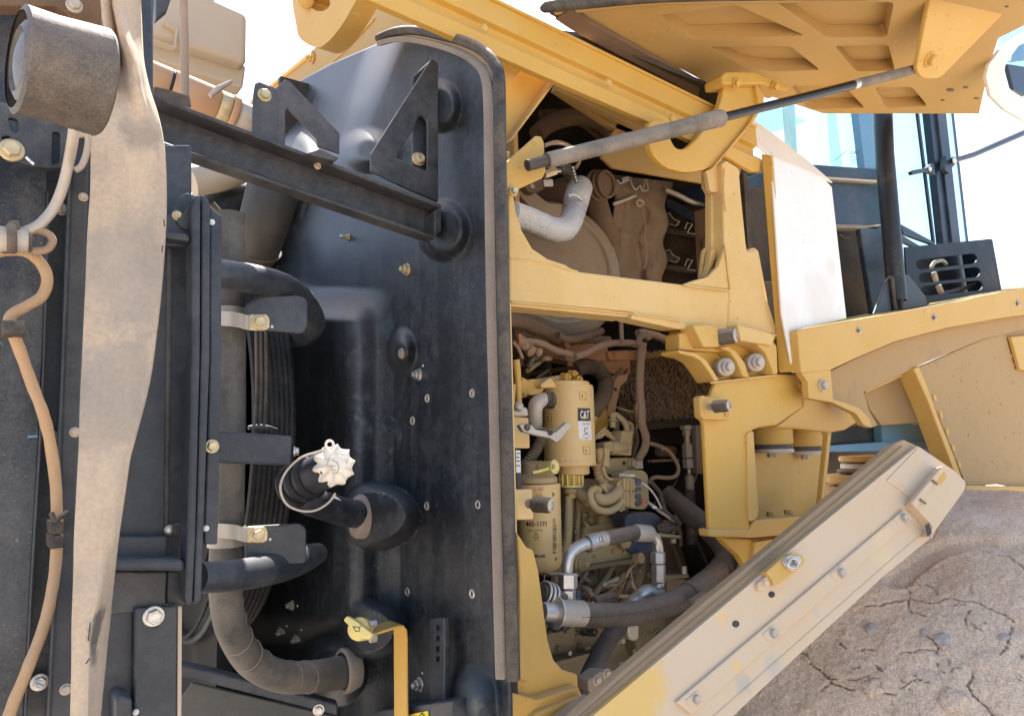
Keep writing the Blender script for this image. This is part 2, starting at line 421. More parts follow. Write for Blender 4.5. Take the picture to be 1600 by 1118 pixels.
brown_dirt = M('brown_dirt_coat', (.10, .06, .035), .85, dust=.55, up=.4, bump=.6, fine=.6, scale=9, dcol=(.22, .135, .078))
rust_dust = M('orange_dusty_bracket', (.36, .14, .04), .8, dust=.4, up=.4, bump=.3, fine=.5, scale=9, dvar=.3, dcol=(.36, .20, .10))
rope_mat = M('dust_covered_conduit', (.16, .11, .07), .85, dust=.78, up=.2, bump=.6, fine=.6, scale=12, dcol=(.36, .245, .155))
cable_mat = M('dusty_braided_cable', (.30, .19, .10), .8, dust=.72, up=.2, bump=.6, fine=.4, scale=14, dcol=(.52, .335, .19))
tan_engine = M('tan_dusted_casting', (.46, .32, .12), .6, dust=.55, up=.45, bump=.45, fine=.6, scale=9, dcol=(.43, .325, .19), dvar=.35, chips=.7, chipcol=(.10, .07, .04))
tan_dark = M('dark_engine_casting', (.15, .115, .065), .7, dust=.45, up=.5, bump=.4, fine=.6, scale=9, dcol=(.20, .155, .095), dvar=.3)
filter_mat = M('filter_can_paint', (.72, .44, .11), .34, dust=.45, dcol=(.70, .55, .34), up=.25, bump=.03, fine=.1, scale=6)
void = M('dark_void_lining', (.026, .022, .018), .85, dust=.28, up=.35, bump=.4, fine=.5, scale=8, dvar=.25, dcol=(.13, .09, .058))  # near-black coat that paints the shade of deep gaps
core_mat = M('clogged_core_face', (.035, .025, .019), .9, dust=.42, up=.3, bump=1.0, fine=.9, scale=12, dcol=(.16, .095, .055))
beige_box = M('beige_cleaner_housing', (.52, .43, .32), .55, dust=.35, up=.3, bump=.06, scale=4, dcol=(.48, .37, .26))
copper = M('copper_brown_pipe', (.50, .27, .14), .5, metal=.2, dust=.45, up=.3, bump=.1, scale=7, dcol=(.47, .31, .19))
cap_mat = M('cream_filler_cap', (.88, .82, .70), .5, dust=.3, up=.3, bump=.1, scale=12, dcol=(.62, .50, .36))
lemon = M('lemon_plastic', (.80, .66, .22), .4, dust=.15, up=.2, bump=.05, scale=10)
cab_paint = M('slate_cab_paint', (.014, .026, .042), .38, spec=.4, dust=.02, up=.35, bump=.05, scale=5, specks=.15, dcol=(.30, .26, .22))
box_navy = M('navy_guard_box', (.012, .022, .036), .55, dust=.02, spec=.22, up=.2, bump=.05, dcol=(.2, .2, .2))
post_mat = M('dark_post_paint', (.012, .013, .016), .4, dust=-.04, up=.2, bump=.08, scale=8)
blue_paint = M('blue_cast_bracket', (.10, .27, .42), .5, dust=.15, up=.25, bump=.1, scale=8, dcol=(.25, .25, .25))
blue_plug = M('blue_connector_plastic', (.015, .04, .09), .45, dust=.2, up=.35, bump=.3, scale=16, dcol=(.30, .27, .23))
white_p = M('white_print', (.78, .77, .74), .5, dust=.1, up=0, bump=.02)
ink = M('black_print', (.012, .012, .013), .5, dust=.04, up=0, bump=.02)
redink = M('red_marker', (.60, .10, .09), .6, dust=.15, up=0, bump=.02)
yellow_lab = M('yellow_label', (.80, .62, .04), .45, dust=.06, up=0, bump=.02)
stone_mat = M('grey_stone', (.36, .34, .33), .8, dust=.3, up=.2, bump=.5, scale=20, dcol=(.42, .34, .28))
white_paint = M('white_marker', (.85, .85, .83), .5, dust=.05, up=0, bump=.02)
def glass(name, tint, ior=1.45):
    m = bpy.data.materials.new(name); m.use_nodes = True; nt = m.node_tree; N = nt.nodes; L = nt.links
    for n in list(N):
        if n.type != 'OUTPUT_MATERIAL': N.remove(n)
    out = [n for n in N if n.type == 'OUTPUT_MATERIAL'][0]
    tr = N.new('ShaderNodeBsdfTransparent'); tr.inputs[0].default_value = (*tint, 1)
    gl = N.new('ShaderNodeBsdfGlossy'); gl.inputs['Roughness'].default_value = .03
    lw = N.new('ShaderNodeLayerWeight'); pw = N.new('ShaderNodeMath'); pw.operation = 'POWER'; pw.inputs[1].default_value = 4; L.new(lw.outputs['Facing'], pw.inputs[0])
    fr = N.new('ShaderNodeMath'); fr.operation = 'MULTIPLY_ADD'; fr.inputs[1].default_value = .6; fr.inputs[2].default_value = .04; L.new(pw.outputs[0], fr.inputs[0])
    mx = N.new('ShaderNodeMixShader'); L.new(fr.outputs[0], mx.inputs[0]); L.new(tr.outputs[0], mx.inputs[1]); L.new(gl.outputs[0], mx.inputs[2])
    L.new(mx.outputs[0], out.inputs[0]); return m
pane = glass('tinted_cab_glass', (.80, .95, .95))
def mud_material():
    m = bpy.data.materials.new('cracked_dry_mud'); m.use_nodes = True; nt = m.node_tree; N = nt.nodes; L = nt.links
    b = N['Principled BSDF']; geo = N.new('ShaderNodeNewGeometry')
    def nz(s, d=6, ro=.6):
        n = N.new('ShaderNodeTexNoise'); n.inputs['Scale'].default_value = s; n.inputs['Detail'].default_value = d; n.inputs['Roughness'].default_value = ro
        L.new(geo.outputs['Position'], n.inputs['Vector']); return n
    a, c, g = nz(5, 7), nz(45, 6, .7), nz(260, 3, .7)
    r1 = N.new('ShaderNodeValToRGB'); L.new(a.outputs['Fac'], r1.inputs[0])
    r1.color_ramp.elements[0].position = .3; r1.color_ramp.elements[0].color = (.60, .475, .355, 1)
    r1.color_ramp.elements[1].position = .7; r1.color_ramp.elements[1].color = (.77, .63, .49, 1)
    r2 = N.new('ShaderNodeValToRGB'); L.new(g.outputs['Fac'], r2.inputs[0])
    r2.color_ramp.elements[0].position = .3; r2.color_ramp.elements[0].color = (.50, .50, .50, 1)
    r2.color_ramp.elements[1].position = .68; r2.color_ramp.elements[1].color = (1.25, 1.2, 1.2, 1)
    mx = N.new('ShaderNodeMix'); mx.data_type = 'RGBA'; mx.blend_type = 'MULTIPLY'; mx.inputs[0].default_value = .8
    L.new(r1.outputs[0], mx.inputs[6]); L.new(r2.outputs[0], mx.inputs[7])
    L.new(mx.outputs[2], b.inputs['Base Color']); b.inputs['Roughness'].default_value = .9
    b.inputs['Specular IOR Level'].default_value = .2
    add = N.new('ShaderNodeMath'); add.operation = 'ADD'; L.new(c.outputs['Fac'], add.inputs[0])
    k = N.new('ShaderNodeMath'); k.operation = 'MULTIPLY'; k.inputs[1].default_value = .7; L.new(g.outputs['Fac'], k.inputs[0]); L.new(k.outputs[0], add.inputs[1])
    bp = N.new('ShaderNodeBump'); bp.inputs['Strength'].default_value = .75; bp.inputs['Distance'].default_value = .006
    L.new(add.outputs[0], bp.inputs['Height']); L.new(bp.outputs[0], b.inputs['Normal'])
    return m
mud = mud_material()
tyre_rubber = M('worn_tyre_rubber', (.15, .17, .20), .75, dust=.5, dvar=.35, up=.3, bump=.4, fine=.4, scale=9, dcol=(.42, .36, .31))
dirt = M('packed_dirt', (.38, .32, .26), .9, dust=.5, up=0, bump=.5, scale=2, dcol=(.44, .37, .30))

fan_black = M('fan_shroud_black', (.008, .008, .009), .6, spec=.3, dust=.0, up=.2, bump=.1, fine=.15, scale=9, dcol=(.16, .14, .12))
dark_web = M('dark_olive_web', (.05, .05, .045), .6, dust=.2, up=.2, bump=.2, dcol=(.16, .15, .12))
# ------------------------------------------------------------------ ground
g = mk('ground', [(-600, -600, 0), (600, -600, 0), (600, 600, 0), (-600, 600, 0)], [(0, 1, 2, 3)], dirt, kind='structure')

# ================================================================== LEFT : radiator guard, belt, lamp, cable
gp = plate('guard_sheet', [(-140, -60), (74, -60), (74, 400), (63, 680), (50, 900), (38, 1140), (-140, 1140)], .86, .008, black_dirty,
           t=('dusty black sheet guard at the far left behind the tan cable', 'guard panel'))
plate('recessed_channel', [(60, -60), (116, -60), (110, 300), (94, 680), (82, 1000), (74, 1140), (26, 1140), (50, 800), (60, 400)], .885, .006, black_dirty, gp)
plate('edge_flange', [(112, -60), (152, -60), (142, 200), (130, 560), (120, 840), (113, 1140), (74, 1140), (82, 1000), (94, 680), (109, 300)], .85, .04, black, gp, bev=.003)
tube('fold_bead', [(75, 300, .858), (70, 520, .858), (63, 680, .858), (50, 900, .858), (39, 1130, .858)], 2.2, black, gp, n=8)
tube('fold_bead', [(112, 200, .848), (104, 420, .848), (94, 680, .848), (82, 1000, .848), (75, 1130, .848)], 1.8, black, gp, n=8)
for x, y, yy, r in ((130, 308, .85, 7), (117, 675, .85, 8), (103, 1076, .85, 9), (97, 327, .885, 10), (79, 681, .885, 10), (62, 1065, .872, 13)):
    bolt(gp, x, y, yy, r, steel_dusty if r != 13 else steel, 'hex')
stroke('paint_mark', [[(56, 1066), (68, 1070)]], Pl(P(62, 1065, .872) - Vector((0, .0105, 0)), (0, -1, 0)), 3, blue_paint, gp)
stroke('paint_mark', [[(44, 682), (58, 681)]], .86, 3, blue_paint, gp)

# slotted bracket with big bolt, behind the lamp
sb = plate('slotted_bracket', [(-40, 150), (140, 190), (150, 225), (128, 262), (60, 262), (0, 246), (-40, 236)], .80, .008, bracket_black, rnd=14,
           holes=[fil([(12, 182), (28, 186), (30, 205), (22, 209), (14, 200)], 5), fil([(81, 205), (95, 207), (93, 256), (80, 258)], 6), fil([(2, 213), (15, 211), (18, 220), (3, 222)], 4)],
           t=('black slotted bracket plate under the cylindrical lamp with one large yellowish bolt', 'bracket'))
bolt(sb, 18, 235, .80, 18, gold_steel, 'hex')
stroke('paint_mark', [[(41, 246), (47, 252), (52, 256)]], .80, 4, white_paint, sb)
plate('mount_strip', [(-40, -60), (158, -60), (160, 60), (130, 40), (90, 10), (-40, 8)], .80, .02, brown_dirt, sb)
bolt(sb, 116, 9, .78, 12, steel_dusty, 'hex')
tube('bent_hoop', [(118, 212, .79), (136, 212, .79), (136, 235, .79), (128, 258, .79), (118, 266, .79)], 5, steel_dusty, sb)

# cylindrical lamp / sounder shell
lp = thing('reversing_lamp', ('dusty black round lamp housing hung at the top left corner', 'lamp'), P(90, 100, .66))
c0 = P(25, 92, .60); c1 = CAM + ray(160, 130).normalized()*((c0 - CAM).length + .012)
ax = (c1 - c0); Lh = ax.length; ra = 84 * mpp(c0); rb = 84 * mpp(c1)
lathe('housing', c0, ax, [(ra - .005, .003), (ra - .005, Lh*.5), (.0, Lh*.5)], void, lp, n=48, cap0=False)
lathe('shell', c0, ax, [(ra - .004, 0), (ra, .002), (ra*.99, Lh*.4), (rb*.98, Lh*.97), (rb*.95, Lh), (0.0, Lh)], M('scuffed_lamp_shell', (.03, .03, .031), .5, dust=.22, up=.25, bump=.3, fine=.4, scale=11, dcol=(.36, .27, .19), specks=.4), lp, n=56, cap0=False)
lathe('lens', c0 + ax*.20, -ax.normalized(), [(ra*.80, -.02), (ra*.80, .0), (ra*.74, .008), (ra*.60, .011), (ra*.58, .008), (ra*.3, .011), (0, .012)], M('dusty_lens', (.05, .048, .045), .4, dust=.18, up=.2, dcol=(.42, .36, .30)), lp, n=40)

# rubber belt hanging in front
rows = [(-60, 150, 190, 218), (0, 157, 185, 216), (30, 160, 190, 217), (60, 163, 197, 218), (100, 160, 210, 221), (140, 152, 215, 230), (180, 147, 225, 243), (215, 144, 226, 251),
        (250, 142, 222, 255), (300, 141, 215, 257), (360, 137, 210, 256), (450, 133, 205, 250), (560, 128, 190, 237), (620, 126, 180, 226), (690, 123.5, 172, 207), (720, 122, 168, 199),
        (780, 120, 165, 190), (840, 117, 163, 181), (890, 116, 158, 175), (940, 115, 148, 170), (965, 114.5, 141, 168), (1000, 114, 136, 164), (1060, 113.5, 134, 158), (1140, 112, 133, 150)]
rr = cr([Vector((a, b, c, d)) for a, b, c, d in rows], 6); bv = []; bf = []
nu = 24
for k, q in enumerate(rr):
    y = q[0]; tw = max(0, 1 - abs(y - 110) / 110); low = max(0, min(1, (y - 840) / 120))
    for i in range(nu + 1):
        u = i / nu
        x = q[1]*(1-u)**2 + 2*(q[2]*2 - (q[1] + q[3])/2)*u*(1-u) + q[3]*u*u if False else (q[1] + (q[2]-q[1])*u*2 if u < .5 else q[2] + (q[3]-q[2])*(u-.5)*2)
        yy = .765 - .004*math.sin(u*math.pi) + .05*low*max(0, u-.5)*2 + .02*max(0, u-.8)
        tw = max(0, 1 - abs(y - 75) / 120)
        yy += tw*(.030*math.exp(-((u-.30)/.14)**2) - .022*math.exp(-((u-.5)/.07)**2) + .05*max(0, u-.52))
        yy += .003*noise.noise(Vector((x*.02, y*.012, 3)))
        bv.append(P(x, y, yy))
for k in range(len(rr) - 1):
    for i in range(nu):
        a = k*(nu + 1) + i; bf.append((a, a + 1, a + nu + 2, a + nu + 1))
belt = mk('rubber_belt', bv, bf, strap_mat, smooth=70, t=('wide dust-coated flat rubber belt hanging twisted from top to bottom', 'belt'))
tube('edge_line', [bv[k*(nu + 1) + nu] + Vector((0, .001, 0)) for k in range(8, len(rr) - 18, 2)], .0016, rubber, belt, n=6, metres=True, sub=2)
sm = belt.modifiers.new('thickness', 'SOLIDIFY'); sm.thickness = .006; sm.offset = 0
stroke('scuff', [[(256, 344), (257, 353)], [(254, 384), (253, 394)], [(141, 972), (138, 1000)], [(140, 1028), (134, 1036)]], Pl(P(250, 360, .757), (0.1, -1, 0)), 2, ink, belt)

# tan cable with clips and connector
cb = tube('cable', [(-20, 398, .80), (10, 392, .80), (40, 393, .80), (63, 410, .80), (74, 436, .80), (66, 462, .80), (42, 478, .80), (18, 492, .80), (16, 508, .80), (30, 545, .81), (48, 595, .82),
                    (68, 648, .82), (80, 700, .83), (87, 760, .83), (89, 820, .83), (88, 870, .83), (80, 930, .82), (66, 985, .81), (45, 1040, .80), (22, 1095, .80), (6, 1140, .80)], 8.5, cable_mat,
          t=('tan braided cable running down the black guard at far left', 'cable'), wob=.10)
for x, y, a in ((20, 510, 0), (90, 824, 1), (89, 846, 1), (20, 376, 0)):
    c_ = plate('cable_clip', [(x-18, y-11), (x+20, y-9), (x+21, y+10), (x-16, y+12)] if not a else [(x-14, y-11), (x+11, y-9), (x+12, y+9), (x-12, y+12)], .775 if not a else .805, .03, rubber, cb, rnd=4)
tube('tie_end', [(80, 800, .80), (86, 812, .80), (96, 806, .80), (104, 800, .81)], 4, rubber, cb)
cn = thing('connector_plug', ('dusty grey plug connector with wire loop beside the belt', 'connector'), P(30, 370, .79))
cyl('plug_body', (-10, 372, .78), (44, 376, .78), 20, steel_dusty, cn)
cyl('plug_collar', (10, 372, .775), (26, 373, .775), 24, rubber_dusty, cn)
cyl('plug_nose', (40, 378, .78), (50, 379, .78), 15, rubber, cn)
tube('boot', [(40, 362, .785), (58, 360, .785), (76, 366, .785), (82, 378, .785), (72, 390, .785), (50, 392, .785)], 6, rope_mat, cn)
tube('pigtail', [(38, 362, .785), (60, 352, .785), (82, 328, .785), (97, 295, .78), (107, 255, .77), (113, 222, .75), (116, 200, .74)], 8, steel_dusty, cn)
plate('latch_clip', [(12, 345), (30, 344), (32, 358), (14, 358)], .77, .02, rubber, cn, rnd=3)

# ================================================================== radiator side wall, post, shelf
rw = plate('radiator_side_wall', [(90, -60), (238, -60), (240, 150), (252, 226), (300, 226), (300, 900), (90, 900)], .99, .03, black, bev=.003,
           t=('smooth blue-black side wall between the rubber belt and the flanged post', 'side wall'))
plate('vertical_rib', [(262, 380), (270, 380), (264, 870), (256, 870)], .985, .03, bracket_black, rw)
for x, y in ((265, 828),): bolt(rw, x, y, .985, 9, steel, 'dome')
plate('clip_block', [(272, 818), (284, 818), (284, 838), (272, 838)], .975, .02, rubber, rw, rnd=2)

ps = thing('flanged_post', ('black upright post of two bolted flanges left of the fan', 'post'), P(315, 620, .95))
plate('flange', [(300, 322), (305, 305), (313, 303), (314, 330), (313, 560), (306, 840), (301, 944), (292, 946), (290, 930), (295, 760), (301, 540)], .925, .035, black, ps, bev=.003)
plate('flange', [(315, 303), (323, 307), (329, 320), (328, 560), (318, 840), (315, 936), (310, 942), (302, 944), (308, 780), (314.5, 520)], .929, .035, black, ps, bev=.003)
plate('face_plate', [(328, 322), (347, 338), (346, 560), (340, 850), (319, 850), (328, 560)], .955, .006, black, ps)
plate('top_gusset', [(256, 345), (276, 312), (292, 300), (302, 304), (303, 384), (256, 384)], .95, .02, black, ps, rnd=5)
plate('gusset_recess', [(276, 345), (292, 325), (296, 318), (296, 360), (284, 356)], .946, .004, bracket_black, ps)
plate('gusset_foot', [(256, 362), (296, 364), (300, 378), (256, 372)], .93, .03, black, ps, bev=.004)
bolt(ps, 277, 337, .95, 8, gold_steel, 'hex')
bolt(ps, 331, 347, .953, 5, white_p, 'dome', name='white_plug'); bolt(ps, 322, 825, .953, 5, white_p, 'dome', name='white_plug')
bolt(ps, 331, 697, .95, 11, gold_steel, 'hex')

sf = thing('angle_shelf', ('black angle iron shelf above a box section near the lower belt', 'shelf'), P(230, 900, .96))
plate('shelf_lip', [(160, 873), (286, 873), (290, 880), (290, 892), (160, 892)], .93, .08, black, sf, bev=.004)
plate('box_section', [(150, 893), (262, 893), (258, 954), (240, 952), (150, 962)], .965, .05, bracket_black, sf)
plate('end_block', [(262, 892), (292, 892), (289, 946), (260, 944)], .972, .05, black, sf, rnd=4)
plate('upper_web', [(150, 838), (262, 838), (262, 872), (150, 872)], .968, .02, black, sf)

lf = thing('lower_frame_leg', ('black folded frame leg with large washer bolt at the bottom left', 'frame leg'), P(230, 1040, .96))
plate('web', [(150, 961), (209, 952), (208, 1140), (140, 1140)], .97, .012, black, lf)
plate('flange', [(211, 950), (277, 946), (276, 1140), (208, 1140)], .955, .012, black, lf)
plate('bare_edge', [(278, 946), (285, 946), (284, 1140), (277, 1140)], .955, .03, beige_box, lf)
plate('small_tab', [(180, 1092), (190, 1086), (207, 1092), (207, 1140), (180, 1140)], .93, .04, black, lf, bev=.003)
bolt(lf, 240, 962, .955, 16, steel, 'hex')
plate('slot_hole', [(233, 976), (250, 974), (248, 980), (240, 982), (234, 980)], .9545, .003, ink, lf)
bolt(lf, 212, 1112, .95, 5, white_p, 'dome', name='white_plug')

# ================================================================== fan, shroud, coolant hose
fc = Vector((.39, 1.70, CAM.z + .04))
fs = thing('fan_shroud', ('large ribbed black fan shroud seen edge on behind the dusty hose', 'fan shroud'), fc)
prof = []
for i in range(17):
    prof += [(.41 + (.0012 if i % 2 else 0), i * .0045)]
lathe('shroud_ring', fc - Vector((0.0, 0, 0)), (1, 0, 0), [(.40, 0)] + prof + [(.40, .075), (.395, .06), (.395, 0)], fan_black, fs, n=120, smooth=20)
ring('guard_ring', fc + Vector((-.02, 0, 0)), (1, 0, 0), .412, .006, black, fs, n=110)
ring('guard_ring', fc + Vector((-.035, 0, 0)), (1, 0, 0), .405, .0035, fan_black, fs, n=110)
for k in range(5):
    ring('guard_wire', fc + Vector((-.03, 0, 0)), (1, 0, 0), .33 - k*.05, .003, fan_black, fs, n=90, m=6)
for k in range(10):
    a = k * math.pi / 5 + .2
    d = Vector((0, math.cos(a), math.sin(a)))
    bl = [fc + d*.10 + Vector((0, 0, 0)), fc + d*.38]
    ribbon('fan_blade', bl, Vector((.035, -.06*math.sin(a), .06*math.cos(a))), .004, fan_black, fs)
lathe('fan_hub', fc + Vector((-.03, 0, 0)), (1, 0, 0), [(.0, 0), (.10, 0), (.11, .02), (.11, .07)], fan_black, fs, n=32)
rc = mk('radiator_core', *prism([[Vector((.385, y, z)) for y, z in ((1.47, .6), (2.4, .6), (2.4, 2.12), (1.47, 2.12))]], Vector((1, 0, 0)), .03), fan_black,
        t=('dark radiator core face deep behind the fan shroud', 'radiator'))
for k, (x0, x1) in enumerate(((398, 396), (405, 404), (413, 410))):
    tube('guard_cable', [(x0 + 2, 505, 1.22), (x0 + 3, 600, 1.22), (x0 + 1, 668, 1.22)], 2.6, rubber, fs, n=8)
tube('cable_clamp', [(388, 668, 1.21), (405, 666, 1.21), (420, 668, 1.21), (432, 672, 1.22)], 3.5, black, fs, n=8)

X3_ = lambda x, y, X: XP(X).hit(x, y)
ch = tube('coolant_hose', [(357, 335, 1.12), (357, 500, 1.12), (356, 700, 1.12), (354, 850, 1.12), (353, 930, 1.13), (364, 985, 1.16), (394, 1033, 1.22), (440, 1056, 1.25), (490, 1056, 1.30), X3_(546, 1047, .60)],
          [26, 26, 26, 25.5, 25, 24.5, 24, 24, 24, 25], M('dusty_coolant_hose', (.04, .04, .04), .5, dust=.30, up=.5, bump=.3, fine=.35, scale=9, dcol=(.30, .255, .20), specks=.4, dvar=.25), n=24,
          t=('thick dusty coolant hose running down past the fan to a lower elbow', 'hose'))
for (x, y, a) in ((346, 935, 0), (358, 985, .25), (392, 1035, .6), (440, 1058, 1.3)):
    pass
hcl = [(353, 930, 1.13), (357, 958, 1.145), (364, 985, 1.16), (377, 1010, 1.185), (394, 1033, 1.22), (416, 1047, 1.26), (440, 1056, 1.25), (465, 1058, 1.275), (490, 1056, 1.30)]
for q0, q1 in zip(hcl, hcl[1:]):
    c_ = P(*q0).lerp(P(*q1), .5); ring('wrap_line', c_, P(*q1) - P(*q0) + Vector((.004, 0, .01)), 24.6*mpp(c_), .0007, seal_tan, ch, n=36, m=5)
for y, x in ((497, 357), (838, 354)):
    p = P(x, y, 1.12); r = 26.8 * mpp(p)
    lathe('clamp_band', p - Vector((0, 0, .014)), (0, 0, 1), [(r - .002, 0), (r + .0015, .001), (r + .0015, .028), (r - .002, .029)], steel_dusty, ch, n=32)
# hoops and brackets that carry the hose
def hoop(name, lab, pts, r, by, bpts, boltxy):
    o = tube(name, pts, r, black, n=22, t=(lab, 'guard tube', 'black guard tubes by the fan'))
    b = plate('mount_plate', bpts, by, .008, black, o, rnd=7)
    pl_ = plate('clamp_tab', [(boltxy[0]-15, boltxy[1]-13), (boltxy[0]+12, boltxy[1]-13), (boltxy[0]+17, boltxy[1]-6), (boltxy[0]+17, boltxy[1]+9), (boltxy[0]+10, boltxy[1]+13), (boltxy[0]-15, boltxy[1]+13)], by - .006, .005, gold_steel, o, rnd=4)
    bolt(o, boltxy[0], boltxy[1], by - .006, 12, gold_steel, 'hex')
    x_, y_ = boltxy; ribbon('clamp_arm', cr([P(x_ - 62, y_ - 18, by + .03), P(x_ - 46, y_ - 17, by + .012), P(x_ - 32, y_ - 15, by + .004), P(x_ - 22, y_ - 12, by - .002), P(x_ - 10, y_ - 11, by - .003)], 4), P(x_, y_ + 11, by) - P(x_, y_ - 12, by), .003, steel_dusty, o)
    bolt(o, boltxy[0]+20, boltxy[1]+7, by - .001, 2.4, white_p, 'dome', name='white_plug')
    return o
hoop('guard_tube', 'upper black guard tube bending down beside the fan', [(322, 424, .98), (360, 430, 1.0), (405, 438, 1.04), (445, 450, 1.10), (474, 474, 1.17), (489, 505, 1.25), (476, 524, 1.32), (448, 528, 1.38)], [23, 23, 23, 22, 22, 19, 16, 14], 1.06,
     [(384, 478), (404, 462), (470, 462), (481, 468), (481, 508), (474, 521), (384, 513)], (405, 503))
hoop('guard_tube', 'lower black guard tube sloping up past the hose elbow', [(308, 902, .98), (350, 900, 1.0), (395, 894, 1.04), (440, 884, 1.10), (472, 873, 1.16), (496, 864, 1.22)], [24, 24, 24, 24, 22, 16], 1.07,
     [(384, 822), (470, 817), (479, 825), (479, 880), (384, 884)], (402, 835))
fb = plate('flat_bar', [(322, 671), (457, 681), (456, 727), (320, 722)], 1.02, .03, black, bev=.003, t=('flat black bar bolted to the post at mid height of the fan', 'bar'))
bolt(fb, 331, 697, 1.02, 11, gold_steel, 'hex'); bolt(fb, 338, 709, 1.02, 2.5, white_p, 'dome', name='white_plug')
bolt(fb, 460, 705, XP(P(458, 700, 1.03).x + .0), 8, steel, 'hex', n=(1, -.4, 0))

# ================================================================== black moulded firewall panel with edge seal
XM = .66
def ss(a, b, x):
    u = max(0, min(1, (x - a) / (b - a))); return u*u*(3 - 2*u)
def dome(x, y, cx, cy, rx, ry, soft=.35):
    d = math.hypot((x - cx)/rx, (y - cy)/ry); return 1 - ss(1 - soft, 1, d)
def capsule(x, y, x0, y0, x1, y1, r0, r1, soft=.5):
    vx, vy = x1 - x0, y1 - y0; t_ = max(0, min(1, ((x - x0)*vx + (y - y0)*vy) / (vx*vx + vy*vy)))
    d = math.hypot(x - x0 - t_*vx, y - y0 - t_*vy) / (r0 + (r1 - r0)*t_)
    return 1 - ss(1 - soft, 1, d)
def hgt(x, y):
    h = 0
    # the left half stands proud towards the fan ; its side wall faces the viewer
    lin = lambda p, q, z: max(0, min(1, (z - p)/(q - p)))
    sh_ = 8*ss(780, 880, y) - 6*ss(960, 1040, y)
    T = lin(616 + sh_, 538 + sh_, x); T = T*T*(3 - 2*T)*.35 + T*.65
    V = ss(448, 505, y + .10*max(0, 560 - x)*ss(0, 1, .5)) 
    V *= 1 - .55*ss(955, 1010, y)
    h += .080 * T * V
    h += .004*math.sin((x - 540)*.09)*T*(1 - T)*4*V
    def boss(cx, cy, rl, rr_, ry, d0):
        d = math.hypot((x - cx)/(rr_ if x > cx else rl), (y - cy)/ry); return lin(1.0, d0, d)
    b1 = boss(580, 806, 46, 74, 54, .70); b1 = b1*b1*(3 - 2*b1)*.5 + b1*.5
    h = h*(1 - b1) + max(h, .115)*b1
    b2 = boss(572, 985, 42, 64, 50, .66); h = h*(1 - b2) + max(h, .085)*b2
    b3 = boss(520, 1046, 60, 56, 58, .55); h = h*(1 - b3) + max(h, .08)*b3
    h += .026 * dome(x, y, 690, 358, 44, 52, .42)
    h += .026 * dome(x, y, 688, 165, 36, 46, .5)
    h += .05 * dome(x, y, 725, 1100, 44, 70, .9)
    h += .03 * dome(x, y, 628, 548, 24, 40, .8)
    h -= .05 * ss(520, 440, x) * ss(330, 420, y) * ss(500, 430, y)
    h += .04 * capsule(x, y, 450, 240, 395, 400, 60, 50, .6)
    # upper left facet leans back
    rx = 622 + (y - 65) * (555 - 622) / 165
    lean = ss(rx + 12, rx - 50, x) * ss(300, 200, y)
    h -= (.00042 * max(0, 300 - y) + .0005*max(0, rx - x)) * lean
    h += .035 * dome(x, y, 575, 235, 48, 40, .7)
    # raised rim towards the seal
    h += .014 * ss(752, 770, x - max(0, 120 - y)*.2) * ss(60, 130, y)
    h += .0022 * noise.noise(Vector((x*.012, y*.009, 1))) + .0012 * noise.noise(Vector((x*.03, y*.02, 5)))
    return h
top = [(330, 225), (400, 165), (440, 141), (520, 98), (590, 68), (620, 62), (660, 63), (700, 70), (735, 84), (757, 100), (770, 130), (775, 170)]
def topy(x):
    for (a, b), (c, d) in zip(top, top[1:]):
        if a <= x <= c: return b + (d - b)*(x - a)/(c - a)
    return 170
xs = [332 + i*2.015 for i in range(221)]; NY = 400; mv = []; mf = []
for x in xs:
    ty = topy(x)
    for j in range(NY + 1):
        y = ty + (1145 - ty)*j/NY
        mv.append(XP(XM - hgt(x, y)).hit(x + (y - 170)*.022*ss(600, 775, x), y))
for i in range(len(xs) - 1):
    for j in range(NY):
        a = i*(NY + 1) + j; mf.append((a, a + 1, a + NY + 2, a + NY + 1))
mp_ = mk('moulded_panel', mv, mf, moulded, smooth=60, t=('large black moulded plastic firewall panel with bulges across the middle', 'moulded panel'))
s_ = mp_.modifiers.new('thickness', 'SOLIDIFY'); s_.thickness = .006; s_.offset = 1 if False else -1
def onm(x, y): return XP(XM - hgt(x, y))
def mnorm(x, y):
    a = onm(x+4, y).hit(x+4, y) - onm(x-4, y).hit(x-4, y); b = onm(x, y-4).hit(x, y-4) - onm(x, y+4).hit(x, y+4)
    n = a.cross(b).normalized(); return n if n.dot(CAM - onm(x, y).hit(x, y)) > 0 else -n
ringc = onm(538, 1047).hit(538, 1047)
lathe('end_collar', ringc + Vector((-.006, 0, 0)), (1, 0, 0), [(.032, .002), (.036, 0), (.040, .004), (.040, .012), (.034, .03)], seal_tan, ch, n=40, cap0=False)

for x, y, r, k, m_ in ((637, 421, 10, 'nut', gold_steel), (655, 585, 10, 'nut', steel), (657, 1068, 11, 'nut', steel), (628, 552, 9, 'dome', seal_tan), (668, 622, 7, 'insert', steel_dusty), (738, 614, 7, 'insert', steel_dusty),
                       (645, 657, 7, 'insert', steel_dusty), (667, 790, 7, 'insert', steel_dusty), (747, 788, 7, 'insert', steel_dusty), (637, 924, 7, 'insert', steel), (738, 927, 7.5, 'insert', steel),
                       (457, 945, 8, 'nut', steel_dusty), (440, 983, 8, 'nut', steel_dusty), (464, 995, 8, 'nut', steel_dusty), (495, 1110, 9, 'nut', steel), (545, 371, 6, 'nut', gold_steel)):
    bolt(mp_, x, y, onm(x, y), r, m_, k, n=mnorm(x, y), name='nut' if k == 'nut' else ('threaded_insert' if k == 'insert' else 'plug'))
p_ = onm(545, 371).hit(545, 371); cyl('stud', p_, p_ + mnorm(545, 371)*.02, 3, gold_steel, mp_, n=10)
